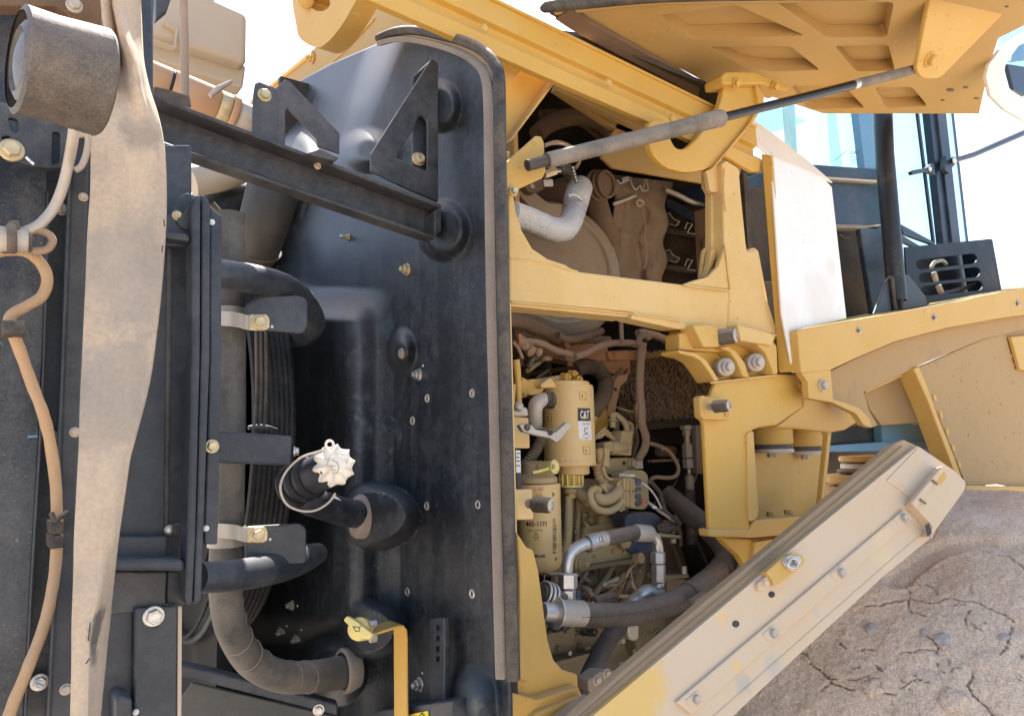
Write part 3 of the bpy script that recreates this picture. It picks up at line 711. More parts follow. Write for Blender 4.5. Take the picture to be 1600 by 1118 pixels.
for x, y in ((661, 571), (660, 1051), (465, 946), (448, 977), (471, 983)):
    bolt(mp_, x, y, onm(x, y), 2, white_p, 'dome', n=mnorm(x, y), name='paint_dot')

es = thing('edge_seal', ('rubber edge seal with dusty lip around the top and right of the moulded panel', 'seal'), XP(XM - .03).hit(785, 500))
def X3(x, y, X): return XP(X).hit(x, y)
lip = [(598, 63), (622, 57), (650, 57), (690, 65), (725, 77), (748, 92), (762, 112), (768, 150), (770, 260), (773, 450), (778, 650), (783, 850), (787, 1000), (789, 1062)]
bulb = [(592, 60), (618, 50), (650, 48), (692, 56), (728, 66), (755, 80), (772, 100), (779, 130), (781, 260), (785, 450), (790, 650), (795, 850), (800, 1000), (802, 1062)]
ribbon('lip', cr([X3(x, y, XM - .03) for x, y in lip], 6), Vector((-.010, .010, 0)), .010, seal_tan, es, bev=.002)
tube('bulb', [X3(x, y, XM - .030) for x, y in bulb], 8.5, rubber, es, n=16)
tube('outer_bead', [X3(x + 5, y - 2, XM + .0) for x, y in bulb[6:]], 6, black, es, n=12)

# slotted rail and box at the bottom of the panel
sr = thing('slotted_rail', ('narrow black rail with four square slots low on the moulded panel', 'rail'), X3(685, 1040, XM - .03))
plate('rail_face', [(672, 966), (694, 965), (695, 1140), (672, 1140)], XP(XM - .035), .01, black, sr,
      holes=[[(679, y), (686, y), (686, y + 8), (679, y + 8)] for y in (976, 992, 1009, 1025)])
plate('bottom_box', [(545, 1128), (590, 1110), (706, 1094), (706, 1145), (545, 1145)], XP(XM - .07), .06, black, sr)
angp = P3((330, 1048, 1.36), (520, 1100, 1.30), (520, 1140, 1.30))
ai = plate('angle_iron', [(250, 1030), (330, 1048), (528, 1100), (528, 1118), (330, 1068), (250, 1048)], angp, .03, black, bev=.003, t=('black angle iron crossing below the hose elbow', 'angle iron'))
plate('lower_web', [(300, 1066), (520, 1118), (520, 1150), (240, 1150)], angp.up(-.03), .01, dark_web, ai)
bolt(ai, 498, 1108, angp, 9, steel, 'hex')

# filler neck, cap, tether
fn = thing('filler_neck', ('black filler neck with cream lobed cap and thin tether loop', 'filler neck'), X3(560, 806, XM - .06))
base = onm(566, 806).hit(566, 806)
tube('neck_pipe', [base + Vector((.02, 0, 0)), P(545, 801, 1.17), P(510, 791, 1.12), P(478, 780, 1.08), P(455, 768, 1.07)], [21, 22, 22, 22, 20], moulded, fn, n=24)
lathe('base_ring', base + Vector((-.006, 0, 0)), (-1, .12, .08), [(.026, -.02), (.037, -.012), (.037, .002), (.033, .008), (.027, .010)], seal_tan, fn, n=36)
ca, cb_ = P(452, 762, 1.06), P(520, 728, .985)
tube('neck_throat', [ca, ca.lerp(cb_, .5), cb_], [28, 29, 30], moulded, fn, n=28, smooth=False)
for k in (.1, .3, .5): lathe('neck_bead', ca.lerp(cb_, k), cb_ - ca, [(.028, -.004), (.031, 0), (.028, .004)], fan_black, fn, n=32)
ad = (CAM - cb_).normalized().lerp((cb_ - ca).normalized(), .32).normalized()
# lobed cap
a_ = ad.orthogonal().normalized(); b_ = ad.cross(a_); rc_ = 34 * mpp(cb_); v = []; f = []; nn = 120
prof = [(0.72, -.012, 0), (.86, -.010, .3), (.93, 0, 1), (.93, .012, 1), (.84, .019, .9), (.62, .020, .55), (.42, .017, .1), (.40, .024, 0), (.30, .026, 0), (0.001, .026, 0)]
for (r, h, lob) in prof:
    for k in range(nn):
        th = 2*math.pi*k/nn; sn_ = abs(math.sin(th*5)); lb = (.05 - .115*sn_) * lob
        hh = h - (.007 * lob * sn_ ** .8 if h > .005 and r > .45 else 0)
        v.append(cb_ + ad*hh + (a_*math.cos(th) + b_*math.sin(th)) * rc_ * (r + lb))
for i in range(len(prof) - 1):
    for k in range(nn): f.append((i*nn + k, i*nn + (k + 1) % nn, (i + 1)*nn + (k + 1) % nn, (i + 1)*nn + k))
capo = mk('filler_cap', v, f, cap_mat, fn, smooth=40)
cpl = Pl(cb_ + ad*.0262, ad)
stroke('cap_emblem', [[(519, 718), (527, 722), (530, 731), (526, 739), (518, 740)], [(517, 726), (519, 734), (524, 734)], [(514, 728), (523, 728)]], cpl, 1.8, steel_dusty, capo)
ring('cap_eyelet', P(515, 694, .985), CF, 6*mpp(cb_), 2*mpp(cb_), cap_mat, fn, n=20)
tube('tether', [(517, 700, .98), (495, 706, .985), (468, 716, .99), (446, 738, 1.0), (438, 762, 1.0), (447, 786, 1.0), (468, 797, .995), (492, 797, .99), (513, 785, .985), (524, 770, .98)], 1.9, steel_dusty, fn, n=8)
stroke('paint_mark', [[(523, 776), (531, 782)]], P3((523, 776, 1.10), (540, 780, 1.12), (523, 790, 1.11)), 4, white_paint, fn)

# yellow dipstick / drain cap and its bracket
dc = thing('dipstick_cap', ('pale yellow T-handle cap beside the yellow bracket strap', 'cap'), P(560, 980, 1.10))
dpt = P(561, 982, 1.10); dax = (CAM - dpt).normalized().lerp(Vector((-1, -.2, .25)).normalized(), .4).normalized()
lathe('cap_disc', dpt, dax, [(17*mpp(dpt), -.02), (18*mpp(dpt), -.004), (17*mpp(dpt), .004), (.0, .006)], lemon, dc, n=32)
hp = Pl(dpt + dax*.018, dax)
hd = plate('cap_handle', [(536, 968), (542, 961), (556, 969), (583, 990), (576, 999), (566, 996), (548, 980)], hp, .014, lemon, dc, rnd=3, bev=.002)
stroke('oil_can_mark', [[(554, 978), (561, 980), (562, 985), (556, 986), (553, 981), (554, 978)], [(561, 980), (564, 977)], [(553, 981), (551, 978)]], hp, 1, ink, hd)
cyl('cap_stem', dpt - dax*.004, dpt - dax*.05, 16, steel_dusty, dc)
for y in (975, 998): hexnut('clamp_nut', P(577, y, 1.09), P(588, y - 2, 1.09), 6, steel, dc)
yb = ribbon('bracket_strap', [P(578, 995, 1.09), P(600, 988, 1.09), P(622, 981, 1.09), P(629, 980, 1.09), P(633, 985, 1.09), P(634, 1000, 1.09), P(635, 1145, 1.09)], Vector((0, .042, .0)), .004, yellow, t=('yellow bent bracket strap dropping from the dipstick cap', 'bracket'))

wl_ = plate('warning_label', [(636, 1116), (668, 1110), (668, 1145), (636, 1145)], XP(XM - .073), .002, yellow_lab, t=('small yellow warning label at the bottom edge', 'label'), bev=0)
stroke('print', [[(655, 1118), (659, 1113), (663, 1118)], [(655, 1120), (663, 1118)]], XP(XM - .0735), 1.4, ink, wl_)

fw = mk('far_side_blocker', *prism([[Vector((-.1, 2.36, CAM.z - 1.2)), Vector((.80, 2.36, CAM.z - 1.2)), Vector((.80, 2.36, CAM.z + .66)), Vector((-.1, 2.36, CAM.z + .66))]], Vector((0, 1, 0)), .02), void,
        t=('dark guard sheet on the far side of the machine behind the fan', 'guard sheet'))  # unseen sheet added to keep bright reflections off the moulded panel
# ================================================================== cross beam and its brackets
bm0 = P3((240, 190, 1.08), (690, 345, 1.08), (690, 250, 1.08))
be = thing('cross_beam', ('dusty black channel beam sloping from the belt to the moulded panel', 'beam'), P(460, 260, 1.08))
plate('web', [(225, 163), (300, 187), (400, 222), (500, 258), (600, 296), (684, 329), (684, 368), (676, 372), (600, 344), (500, 307), (400, 271), (300, 236), (225, 208)], 1.085, .006, bracket_black, be)
def tr(x, y, Y): return P(x, y, Y)
def flange_strip(name, a, b, y0, y1, th, mat, par):
    v, f = prism([[P(*a, y0), P(*b, y0), P(*b, y0) + Vector((0, y1 - y0, 0)), P(*a, y0) + Vector((0, y1 - y0, 0))]], Vector((0, 0, 1)), th)
    return mk(name, v, f, mat, par, bev=.0015)
flange_strip('top_flange', (222, 147), (690, 325), 1.05, 1.09, .006, bracket_black, be)
flange_strip('bottom_flange', (225, 217), (680, 373), 1.055, 1.085, .005, bracket_black, be)
plate('end_cap', [(679, 330), (686, 326), (690, 322), (690, 360), (679, 372)], 1.05, .04, bracket_black, be)
bolt(be, 496, 259, 1.06, 6, gold_steel, 'hex')
plate('weld_pad', [(478, 240), (500, 232), (530, 246), (524, 252)], 1.03, .02, bracket_black, be)

gb = thing('gusset_bracket', ('left black gusset bracket with a sloping arm standing on the beam', 'bracket'), P(440, 190, 1.09))
plate('post', [(399, 130), (405, 127), (433, 138), (432, 226), (394, 214), (396, 150)], 1.075, .006, bracket_black, gb)
plate('arm', [(433, 136), (446, 124), (452, 126), (531, 208), (531, 240), (520, 236), (497, 228), (495, 215), (450, 168), (446, 173), (446, 228), (432, 224)], 1.085, .006, bracket_black, gb, bev=.0015)
bolt(gb, 413, 149, 1.075, 11, gold_steel, 'hex')
gb2 = plate('gusset_bracket', [(580, 240), (675, 91), (685, 99), (685, 315), (640, 296), (580, 267)], 1.075, .007, bracket_black, bev=.002,
            holes=[fil([(645, 205), (655, 178), (669, 186), (669, 268), (620, 248), (622, 238)], 8)], t=('right black triangular gusset with a triangular cut-out and flanged bolt', 'bracket'))
plate('backing_strip', [(645, 120), (672, 95), (676, 300), (645, 290)], 1.10, .006, cab_paint, gb2)
bolt(gb2, 654, 249, 1.096, 11, gold_steel, 'hex')

# ducts under the beam
du = thing('intake_duct', ('dark rubber intake elbow hanging under the beam beside the fan', 'duct'), P(420, 350, 1.25))
tube('elbow', [P(434, 262, 1.32), P(426, 300, 1.32), P(412, 350, 1.32), P(400, 390, 1.36), P(380, 420, 1.44)], [40, 40, 38, 34, 30], M('dark_duct_rubber', (.03, .027, .023), .55, dust=.2, up=.3, bump=.15, dcol=(.14, .115, .09)), du, n=28)
lathe('band', P(400, 388, 1.36), P(412, 350, 1.32) - P(400, 388, 1.36), [(.046, 0), (.0475, .002), (.046, .004)], rubber, du, n=32)
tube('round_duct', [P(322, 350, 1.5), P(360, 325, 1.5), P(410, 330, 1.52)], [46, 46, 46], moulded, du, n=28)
tube('bracket_tube', [P(300, 285, 1.42), P(345, 276, 1.42), P(395, 256, 1.42)], [22, 22, 22], beige_box, du, n=20)
tube('grommet_line', [(331, 318, 1.2), (352, 345, 1.2), (375, 390, 1.2), (392, 430, 1.2)], 5, rubber, du, n=10)

# ================================================================== top left : upright, air cleaner, pipe
up_ = plate('upright_bar', [(216, -60), (243, -60), (240, 40), (240, 152), (226, 148), (221, 80)], 1.0, .05, black, bev=.003, t=('black upright bar at the top beside the belt', 'upright'))
ac = thing('air_cleaner', ('beige sheet metal air cleaner housing against the bright sky at top left', 'air cleaner'), P(310, 50, 1.6))
plate('housing', [(225, -70), (320, -70), (335, -2), (387, 22), (386, 100), (300, 73), (225, 50)], 1.62, .35, beige_box, ac, bev=.012, seg=3)
plate('lower_panel', [(225, 52), (300, 75), (385, 102), (380, 138), (300, 112), (225, 85)], 1.66, .25, beige_box, ac, bev=.006)
ribbon('seam', [P(235, 62, 1.60), P(275, 75, 1.60), P(278, 45, 1.60), P(256, 32, 1.60)], Vector((0, .02, 0)), .003, beige_box, ac)
cp = thing('exhaust_pipe', ('copper brown ribbed pipe below the beige housing at top left', 'pipe'), P(290, 140, 1.42))
a, b = P(225, 117, 1.42), P(400, 188, 1.42)
def seg(nm, u0, u1, r, m): return cyl(nm, a.lerp(b, u0), a.lerp(b, u1), r, m, cp, n=28, ch=.05)
seg('sleeve', 0, .21, 26, copper); seg('joint', .21, .235, 25, post_mat); seg('sleeve', .235, .64, 26, copper); seg('clamp_ring', .64, .75, 23, gold_steel); seg('sleeve', .755, .82, 25, copper); seg('chrome_ring', .82, 1.0, 20, steel_dusty)
tube('nipple', [P(328, 150, 1.36), P(340, 140, 1.36), P(348, 135, 1.36), P(362, 127, 1.36)], [3.5, 5, 4, 2.5], steel_dusty, cp)
rod = tube('stay_rod', [(285, -60, 1.2), (288, 50, 1.2), (289, 160, 1.2)], 6.5, M('dusty_stay_rod', (.20, .15, .11), .6, dust=.6, dcol=(.40, .29, .20)), t=('thin dusty vertical rod in front of the beige housing', 'rod'))
fl_ = plate('rubber_flap', [(240, 134), (262, 139), (297, 150), (300, 168), (240, 148)], 1.12, .006, rubber_dusty, rnd=4, t=('frayed dark rubber flap on top of the beam by the belt', 'flap'))
plate('flap_rear_frame', [(243, -60), (285, -60), (262, 15), (244, 30)], 1.3, .02, bracket_black, up_)

# ================================================================== hood : rear tab, rear sheet, long rail, roof
ht = thing('hood_lug', ('thick rounded yellow lug at the top edge left of the hood rail', 'lug'), P(515, 30, .96))
plate('lug_plate', fil([(452, -70), (590, -70), (557, 0), (536, 37), (517, 62), (499, 76), (484, 72), (466, 60), (457, 10)], 10), XP(.56), .045, yellow_dusty, ht, holes=[circ(500, 5, 16, 13, 18)], bev=.004)
cyl('lug_boss', X3(478, 0, .58), X3(478, 0, .545), 12, yellow_dusty, ht)
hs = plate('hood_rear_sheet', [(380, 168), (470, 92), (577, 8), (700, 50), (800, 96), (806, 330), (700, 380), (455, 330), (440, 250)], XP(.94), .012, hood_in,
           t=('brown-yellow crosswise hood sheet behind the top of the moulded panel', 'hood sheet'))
tube('sheet_edge', [X3(395, 158, .938), X3(440, 122, .938), X3(490, 83, .938)], 3, yellow, hs, n=8)
tube('sheet_fold', [X3(440, 148, .938), X3(520, 96, .938), X3(585, 30, .938)], 1.5, yellow_dusty, hs, n=8)
bolt(hs, 488, 92, XP(.936), 8, yellow_dusty, 'nut'); bolt(hs, 757, 45, .955, 6, yellow, 'dome')

# rail : profile swept between two ends
e0, e1 = P(560, -7, 1.0), P(1192, 268, 1.0)
def rail_pt(u, dy, dz): return e0.lerp(e1, u) + Vector((0, dy, dz))
hr = thing('hood_rail', ('long yellow hood side rail running down from the top centre to the right', 'hood rail'), e0.lerp(e1, .5))
def sweep_prof(name, prof, mat, par, u0=-.06, u1=1.0, bev=.0015):
    a = [rail_pt(u0, *p) for p in prof]; b = [rail_pt(u1, *p) for p in prof]; n = len(prof)
    f = [tuple(range(n)), tuple(range(2*n - 1, n - 1, -1))] + [(i, (i + 1) % n, n + (i + 1) % n, n + i) for i in range(n)]
    return mk(name, a + b, f, mat, par, bev=bev)
sweep_prof('lower_flange', [(0, 0), (.014, 0), (.014, .004), (.006, .004), (.006, .030), (0, .030)], yellow, hr)
sweep_prof('lower_return', [(.006, .026), (.022, .031), (.022, .036), (.004, .032)], yellow, hr)
sweep_prof('middle_band', [(.022, .030), (.030, .030), (.030, .070), (.012, .070), (.010, .066), (.022, .062)], yellow, hr)
sweep_prof('upper_band', [(.010, .066), (.016, .066), (.018, .108), (.012, .110)], yellow, hr)
sweep_prof('top_bead', [(.006, .108), (.030, .108), (.030, .118), (.008, .116)], yellow, hr, bev=.003)
for x, y in ((757, 44), (951, 129), (1051, 184), (1163, 248)): bolt(hr, x, y, .998, 7, yellow_dusty, 'dome')
sh = thing('pale_shoulder', ('pale shoulder strip joining the hood rail to the white cowl panel', 'cowl strip'), P(1210, 220, 1.05))
def dY(x): return 1.04
plate('front_shoulder', [(1130, 158), (1165, 176), (1208, 208), (1262, 250), (1302, 285), (1204, 244), (1165, 210), (1130, 178)], P3((1130, 170, 1.05), (1200, 240, 1.05), (1165, 185, 1.065)), .006, pale_paint, sh)
# roof and lining that close the bay (the engine hood's top, seen only from below)
zt = e0.z + .12
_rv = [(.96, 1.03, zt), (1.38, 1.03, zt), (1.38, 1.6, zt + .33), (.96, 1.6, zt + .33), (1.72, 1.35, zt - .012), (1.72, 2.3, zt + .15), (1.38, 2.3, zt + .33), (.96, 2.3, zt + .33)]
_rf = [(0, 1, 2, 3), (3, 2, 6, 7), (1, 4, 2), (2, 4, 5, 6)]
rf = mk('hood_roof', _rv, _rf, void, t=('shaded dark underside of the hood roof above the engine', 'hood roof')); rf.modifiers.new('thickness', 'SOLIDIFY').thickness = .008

# ================================================================== dark walls added to close the engine bay against sun
bl = thing('bay_lining', ('dark sooty lining behind the engine seen between its parts', 'bay lining'), Vector((1.4, 2.1, .9)))
def quad(name, pts, n, th, mat, par): return mk(name, *prism([[Vector(p) for p in pts]], Vector(n), th), mat, par)
zc = CAM.z
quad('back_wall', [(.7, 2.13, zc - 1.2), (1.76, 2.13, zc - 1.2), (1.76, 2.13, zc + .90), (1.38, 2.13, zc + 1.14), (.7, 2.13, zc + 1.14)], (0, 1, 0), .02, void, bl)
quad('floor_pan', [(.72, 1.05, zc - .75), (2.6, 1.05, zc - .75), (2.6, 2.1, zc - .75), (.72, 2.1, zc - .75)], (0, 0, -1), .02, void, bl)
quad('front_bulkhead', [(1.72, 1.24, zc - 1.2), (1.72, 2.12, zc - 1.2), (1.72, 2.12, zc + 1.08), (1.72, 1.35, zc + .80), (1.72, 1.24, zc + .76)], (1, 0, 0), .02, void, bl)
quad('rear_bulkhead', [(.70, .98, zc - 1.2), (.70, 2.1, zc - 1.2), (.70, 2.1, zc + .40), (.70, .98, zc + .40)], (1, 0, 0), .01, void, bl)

# upper bay : gussets, far rail, brown hose
ug = thing('hood_gusset', ('brown-yellow slanting hood gusset plates inside the top of the bay', 'gusset'), P(830, 150, 1.1))
plate('gusset', [(780, 226), (790, 222), (800, 219), (884, 108), (828, 90), (783, 148)], 1.07, .006, yellow_dusty, ug)
plate('gusset', [(783, 80), (826, 94), (783, 152)], 1.045, .006, yellow_dusty, ug)
plate('gusset_edge', [(795, 222), (800, 219), (884, 108), (878, 106)], 1.04, .03, yellow_dusty, ug)
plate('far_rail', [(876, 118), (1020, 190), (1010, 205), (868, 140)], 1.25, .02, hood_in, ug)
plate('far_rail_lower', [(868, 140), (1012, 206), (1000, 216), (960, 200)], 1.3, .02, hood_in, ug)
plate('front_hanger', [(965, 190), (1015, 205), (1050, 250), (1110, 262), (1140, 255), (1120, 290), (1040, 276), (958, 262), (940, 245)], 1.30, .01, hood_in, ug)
bh = tube('air_hose', [(838, 210, 1.5), (862, 192, 1.5), (900, 182, 1.5), (935, 188, 1.5), (958, 212, 1.5), (968, 245, 1.52)], [14, 14, 14, 15, 14, 12], brown_dirt, n=18, t=('brown dust-coated hose arching in the dark top of the bay', 'hose'))
tube('upper_strand', [(845, 178, 1.55), (880, 178, 1.55), (920, 200, 1.55), (950, 230, 1.55)], 6, brown_dirt, bh)

# ================================================================== gas strut, its mount and hinge arm
sm_ = plate('strut_mount', [(786, 258), (838, 212), (846, 213), (850, 222), (853, 268, 8), (848, 278), (800, 300), (784, 306)], .985, .008, yellow_dusty, bev=.002, t=('yellow plate where the lower end of the gas strut is pinned', 'bracket'))
bolt(sm_, 834, 224, .985, 4, yellow_dusty, 'insert'); bolt(sm_, 802, 299, .98, 8, gold_steel, 'hex')
gs = thing('gas_strut', ('dusty gas strut with black rod propping the raised hood panel', 'gas strut'), P(1000, 215, .95))
q0, q1, q2, q3 = P(834, 256, .955), P(1128, 184, .88), P(1340, 131, .82), P(1440, 106, .79)
dusty_strut = M('flaked_dusty_strut', (.10, .085, .07), .6, dust=.40, up=.35, bump=.35, fine=.6, scale=12, dcol=(.37, .30, .225), specks=.5, dvar=.35, chips=.8, chipcol=(.05, .045, .04))
tube('cylinder', [q0.lerp(q1, .06), q0.lerp(q1, .82)], [12.5, 12.5], dusty_strut, gs, n=24, smooth=False)
tube('gland', [q0.lerp(q1, .82), q0.lerp(q1, .835), q0.lerp(q1, .99), q1], [11.5, 13.5, 13.5, 12], dusty_strut, gs, n=24, smooth=False)
tube('end_eye', [q0.lerp(q1, -.03), q0.lerp(q1, .06)], [9, 9], rubber_dusty, gs, n=20, smooth=False)
tube('rod', [q1, q2], [7, 7], M('polished_black_rod', (.005, .005, .006), .12, dust=-.1, up=.05, bump=.01), gs, n=20, smooth=False)
tube('rod_collar', [q2.lerp(q1, .04), q2], [7.4, 7.4], steel, gs, n=18, smooth=False)
tube('rod_end', [q2, q3], [7.5, 7.5], dusty_strut, gs, n=18, smooth=False)
tube('safety_wire', [(852, 226, 1.0), (880, 226, 1.0), (900, 240, 1.05)], 1.5, rope_mat, gs, n=6)

# raised hood panel
hp_ = P3((860, 15, .98), (1540, 178, 1.0), (1500, -40, .62))
rp_ = thing('raised_hood_panel', ('raised dusty yellow hood panel seen from its ribbed underside at top right', 'hood panel'), hp_.hit(1300, 60))
skin = hp_.up(-.0345)
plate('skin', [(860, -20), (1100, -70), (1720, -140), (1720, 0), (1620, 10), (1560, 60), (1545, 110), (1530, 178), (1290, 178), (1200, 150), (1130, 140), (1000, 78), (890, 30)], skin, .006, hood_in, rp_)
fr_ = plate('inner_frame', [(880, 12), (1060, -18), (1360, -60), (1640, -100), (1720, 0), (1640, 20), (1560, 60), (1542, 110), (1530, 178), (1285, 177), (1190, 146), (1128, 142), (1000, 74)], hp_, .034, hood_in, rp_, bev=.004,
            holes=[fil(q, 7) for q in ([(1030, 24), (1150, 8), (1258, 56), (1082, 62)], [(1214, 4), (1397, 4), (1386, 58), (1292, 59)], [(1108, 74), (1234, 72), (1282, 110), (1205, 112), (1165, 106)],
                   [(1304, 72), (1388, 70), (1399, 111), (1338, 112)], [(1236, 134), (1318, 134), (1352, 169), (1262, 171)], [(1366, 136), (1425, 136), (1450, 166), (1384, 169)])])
ed = cr([hp_.up(.004).hit(x, y) for x, y in ((866, 22), (900, 44), (960, 76), (1040, 118), (1100, 150), (1130, 160))], 5)
ribbon('edge_seal', ed, -hp_.n*.0 + Vector((0, .0, .0)) + hp_.n.cross((ed[-1] - ed[0]).normalized())*.035, .012, brown_dirt, rp_)
tube('seal_bead', [hp_.up(.008).hit(x, y) for x, y in ((862, 18), (900, 40), (960, 72), (1040, 114), (1110, 150), (1131, 166))], 4, rubber, rp_, n=10)
tube('top_seal', [hp_.up(.012).hit(x, y) for x, y in ((856, 14), (864, 10), (1000, -3), (1100, -6), (1250, -8), (1400, -9), (1640, -16))], [6, 9, 9, 8, 8, 8, 7], rubber, rp_, n=12)
tube('top_seal_lip', [hp_.up(.006).hit(x, y) for x, y in ((862, 18), (1000, 4), (1100, 0), (1250, -1))], 6, hood_in, rp_, n=10)
lg = P3((1440, 100, .765), (1570, 20, .66), (1460, -20, .68))
plate('strut_lug', [(1432, 108), (1455, -10), (1470, -60), (1590, -60), (1574, 0), (1568, 22), (1470, 122), (1450, 124), (1438, 120)], lg, .012, yellow_dusty, rp_, rnd=6, bev=.003)
bolt(rp_, 1452, 93, lg, 12, yellow_dusty, 'hex')
for x, y, r in ((1485, 141, 6), (1509, 137, 4), (1526, 154, 4), (1473, 157, 3), (1573, 11, 3)): plate('drain_hole', circ(x, y, r, r*.4, 12), hp_.up(.0015), .001, ink, rp_, bev=0)
# curved hook at far right
hk = P3((1560, 130, .80), (1600, 180, .80), (1600, 60, .74))
plate('curved_hook', [(1640, 30), (1600, 52), (1565, 76), (1546, 100), (1541, 120), (1548, 150), (1570, 172), (1600, 189), (1640, 200), (1640, 170), (1610, 160), (1580, 140), (1568, 124), (1572, 100), (1592, 72), (1640, 50)], hk, .012, pale_paint, rp_, bev=.003)  # pale paint puts the sunlit white into the hook's colour

# gooseneck hinge arm
ha = thing('hinge_arm', ('yellow gooseneck hinge arm bolted under the raised hood panel', 'hinge arm'), P(1130, 190, .97))
plate('arm_plate', fil([(1132, 128), (1180, 128), (1194, 150), (1192, 168), (1180, 185), (1150, 225), (1112, 262), (1075, 270), (1040, 262), (1018, 240), (1013, 218), (1015, 186), (1044, 186), (1046, 214), (1056, 232), (1070, 233), (1086, 220), (1105, 196), (1122, 172), (1129, 150)], 12, 6), .975, .016, yellow, ha, bev=.003)
plate('arm_flange', [(1180, 128), (1194, 148), (1194, 162), (1182, 184), (1120, 258), (1112, 264), (1170, 194), (1186, 166)], .965, .03, yellow, ha)
plate('mount_foot', [(1128, 118), (1134, 112), (1180, 112), (1192, 118), (1216, 122), (1232, 133), (1230, 143), (1194, 131), (1130, 132)], .955, .05, yellow, ha, rnd=4, bev=.004)
for x, y in ((1151, 129), (1211, 135)): bolt(ha, x, y, .952, 8, yellow, 'hex', n=(-.2, -1, -.6))

# ================================================================== yellow main frame
mf_ = thing('main_frame', ('dusty yellow main frame: long beam and upright post across the engine bay', 'machine frame'), P(1000, 460, 1.0))
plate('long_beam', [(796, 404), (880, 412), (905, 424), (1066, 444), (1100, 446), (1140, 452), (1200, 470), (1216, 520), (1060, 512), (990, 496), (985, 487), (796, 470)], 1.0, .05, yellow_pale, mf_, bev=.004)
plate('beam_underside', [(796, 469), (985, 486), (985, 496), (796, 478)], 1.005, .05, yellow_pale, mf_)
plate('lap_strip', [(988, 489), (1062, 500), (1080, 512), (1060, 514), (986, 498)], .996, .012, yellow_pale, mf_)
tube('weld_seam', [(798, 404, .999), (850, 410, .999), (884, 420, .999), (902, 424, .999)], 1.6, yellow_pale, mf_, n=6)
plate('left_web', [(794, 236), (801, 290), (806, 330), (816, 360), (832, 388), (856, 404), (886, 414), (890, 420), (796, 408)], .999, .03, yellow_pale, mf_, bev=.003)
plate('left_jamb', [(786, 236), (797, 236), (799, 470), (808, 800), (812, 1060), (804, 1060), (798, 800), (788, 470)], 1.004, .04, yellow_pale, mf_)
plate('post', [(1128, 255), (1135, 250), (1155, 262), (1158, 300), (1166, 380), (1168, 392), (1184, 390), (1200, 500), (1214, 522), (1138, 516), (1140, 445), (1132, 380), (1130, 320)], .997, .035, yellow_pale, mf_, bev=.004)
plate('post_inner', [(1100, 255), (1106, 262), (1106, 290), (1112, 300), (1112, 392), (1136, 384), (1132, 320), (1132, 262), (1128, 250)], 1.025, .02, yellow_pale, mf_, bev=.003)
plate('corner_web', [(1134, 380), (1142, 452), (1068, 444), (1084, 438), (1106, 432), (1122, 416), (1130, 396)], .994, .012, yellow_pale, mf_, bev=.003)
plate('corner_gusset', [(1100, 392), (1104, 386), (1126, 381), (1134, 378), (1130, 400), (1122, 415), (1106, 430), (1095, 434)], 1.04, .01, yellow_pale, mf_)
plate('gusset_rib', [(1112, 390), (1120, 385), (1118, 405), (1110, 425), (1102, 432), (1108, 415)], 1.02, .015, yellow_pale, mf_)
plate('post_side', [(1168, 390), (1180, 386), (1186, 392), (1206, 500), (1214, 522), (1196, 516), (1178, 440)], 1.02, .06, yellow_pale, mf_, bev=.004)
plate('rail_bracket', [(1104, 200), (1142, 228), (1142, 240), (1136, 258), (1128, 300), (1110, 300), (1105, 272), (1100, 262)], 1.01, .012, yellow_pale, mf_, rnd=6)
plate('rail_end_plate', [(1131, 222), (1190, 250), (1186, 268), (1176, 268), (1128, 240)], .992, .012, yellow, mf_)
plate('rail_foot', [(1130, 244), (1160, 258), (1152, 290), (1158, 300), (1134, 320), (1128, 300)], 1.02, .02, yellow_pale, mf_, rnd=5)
for k_, pts in enumerate(([(1068, 445), (1100, 449), (1141, 454)], [(1141, 452), (1137, 420), (1133, 384)], [(990, 490), (1030, 496), (1064, 502)], [(800, 472), (880, 479), (985, 490)], [(1132, 262), (1131, 300), (1134, 330)], [(1140, 516), (1175, 520), (1212, 524)], [(1110, 598), (1160, 592), (1212, 586)])):
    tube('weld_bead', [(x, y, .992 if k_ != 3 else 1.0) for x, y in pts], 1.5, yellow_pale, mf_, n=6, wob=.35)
# corner casting with bolts
plate('casting_web', [(1062, 516), (1080, 510), (1140, 505), (1210, 512), (1214, 585), (1120, 596), (1100, 560), (1066, 548)], 1.02, .03, yellow, mf_)
plate('casting_rib', [(1058, 522), (1082, 518), (1102, 540), (1124, 544), (1146, 553), (1160, 575), (1166, 588), (1160, 591), (1146, 570), (1120, 562), (1066, 552), (1060, 548)], .99, .03, yellow_dusty, mf_, bev=.003) if False else None
plate('casting_rib', [(1060, 546), (1088, 551), (1104, 562), (1116, 580), (1124, 594), (1118, 596), (1108, 580), (1096, 564), (1084, 557), (1062, 552)], .985, .05, yellow_dusty, mf_, bev=.003)
plate('casting_rib', [(1126, 543), (1142, 550), (1152, 565), (1162, 588), (1172, 590), (1164, 566), (1150, 548), (1136, 540)], .985, .05, yellow_dusty, mf_, bev=.003)
plate('casting_rib', [(1156, 532), (1182, 537), (1196, 550), (1210, 584), (1216, 584), (1214, 540), (1204, 528), (1160, 520)], .98, .05, yellow_dusty, mf_, bev=.003)
plate('bumper_lug', [(1083, 508), (1102, 506), (1122, 510), (1124, 542), (1100, 542)], .975, .04, yellow_dusty, mf_, bev=.003)
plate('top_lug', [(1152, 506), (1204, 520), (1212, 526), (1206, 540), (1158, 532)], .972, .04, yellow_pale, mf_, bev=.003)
plate('casting_top', [(1062, 520), (1084, 518), (1104, 542), (1128, 544), (1130, 550), (1062, 546)], 1.003, .04, yellow_dusty, mf_, bev=.003)
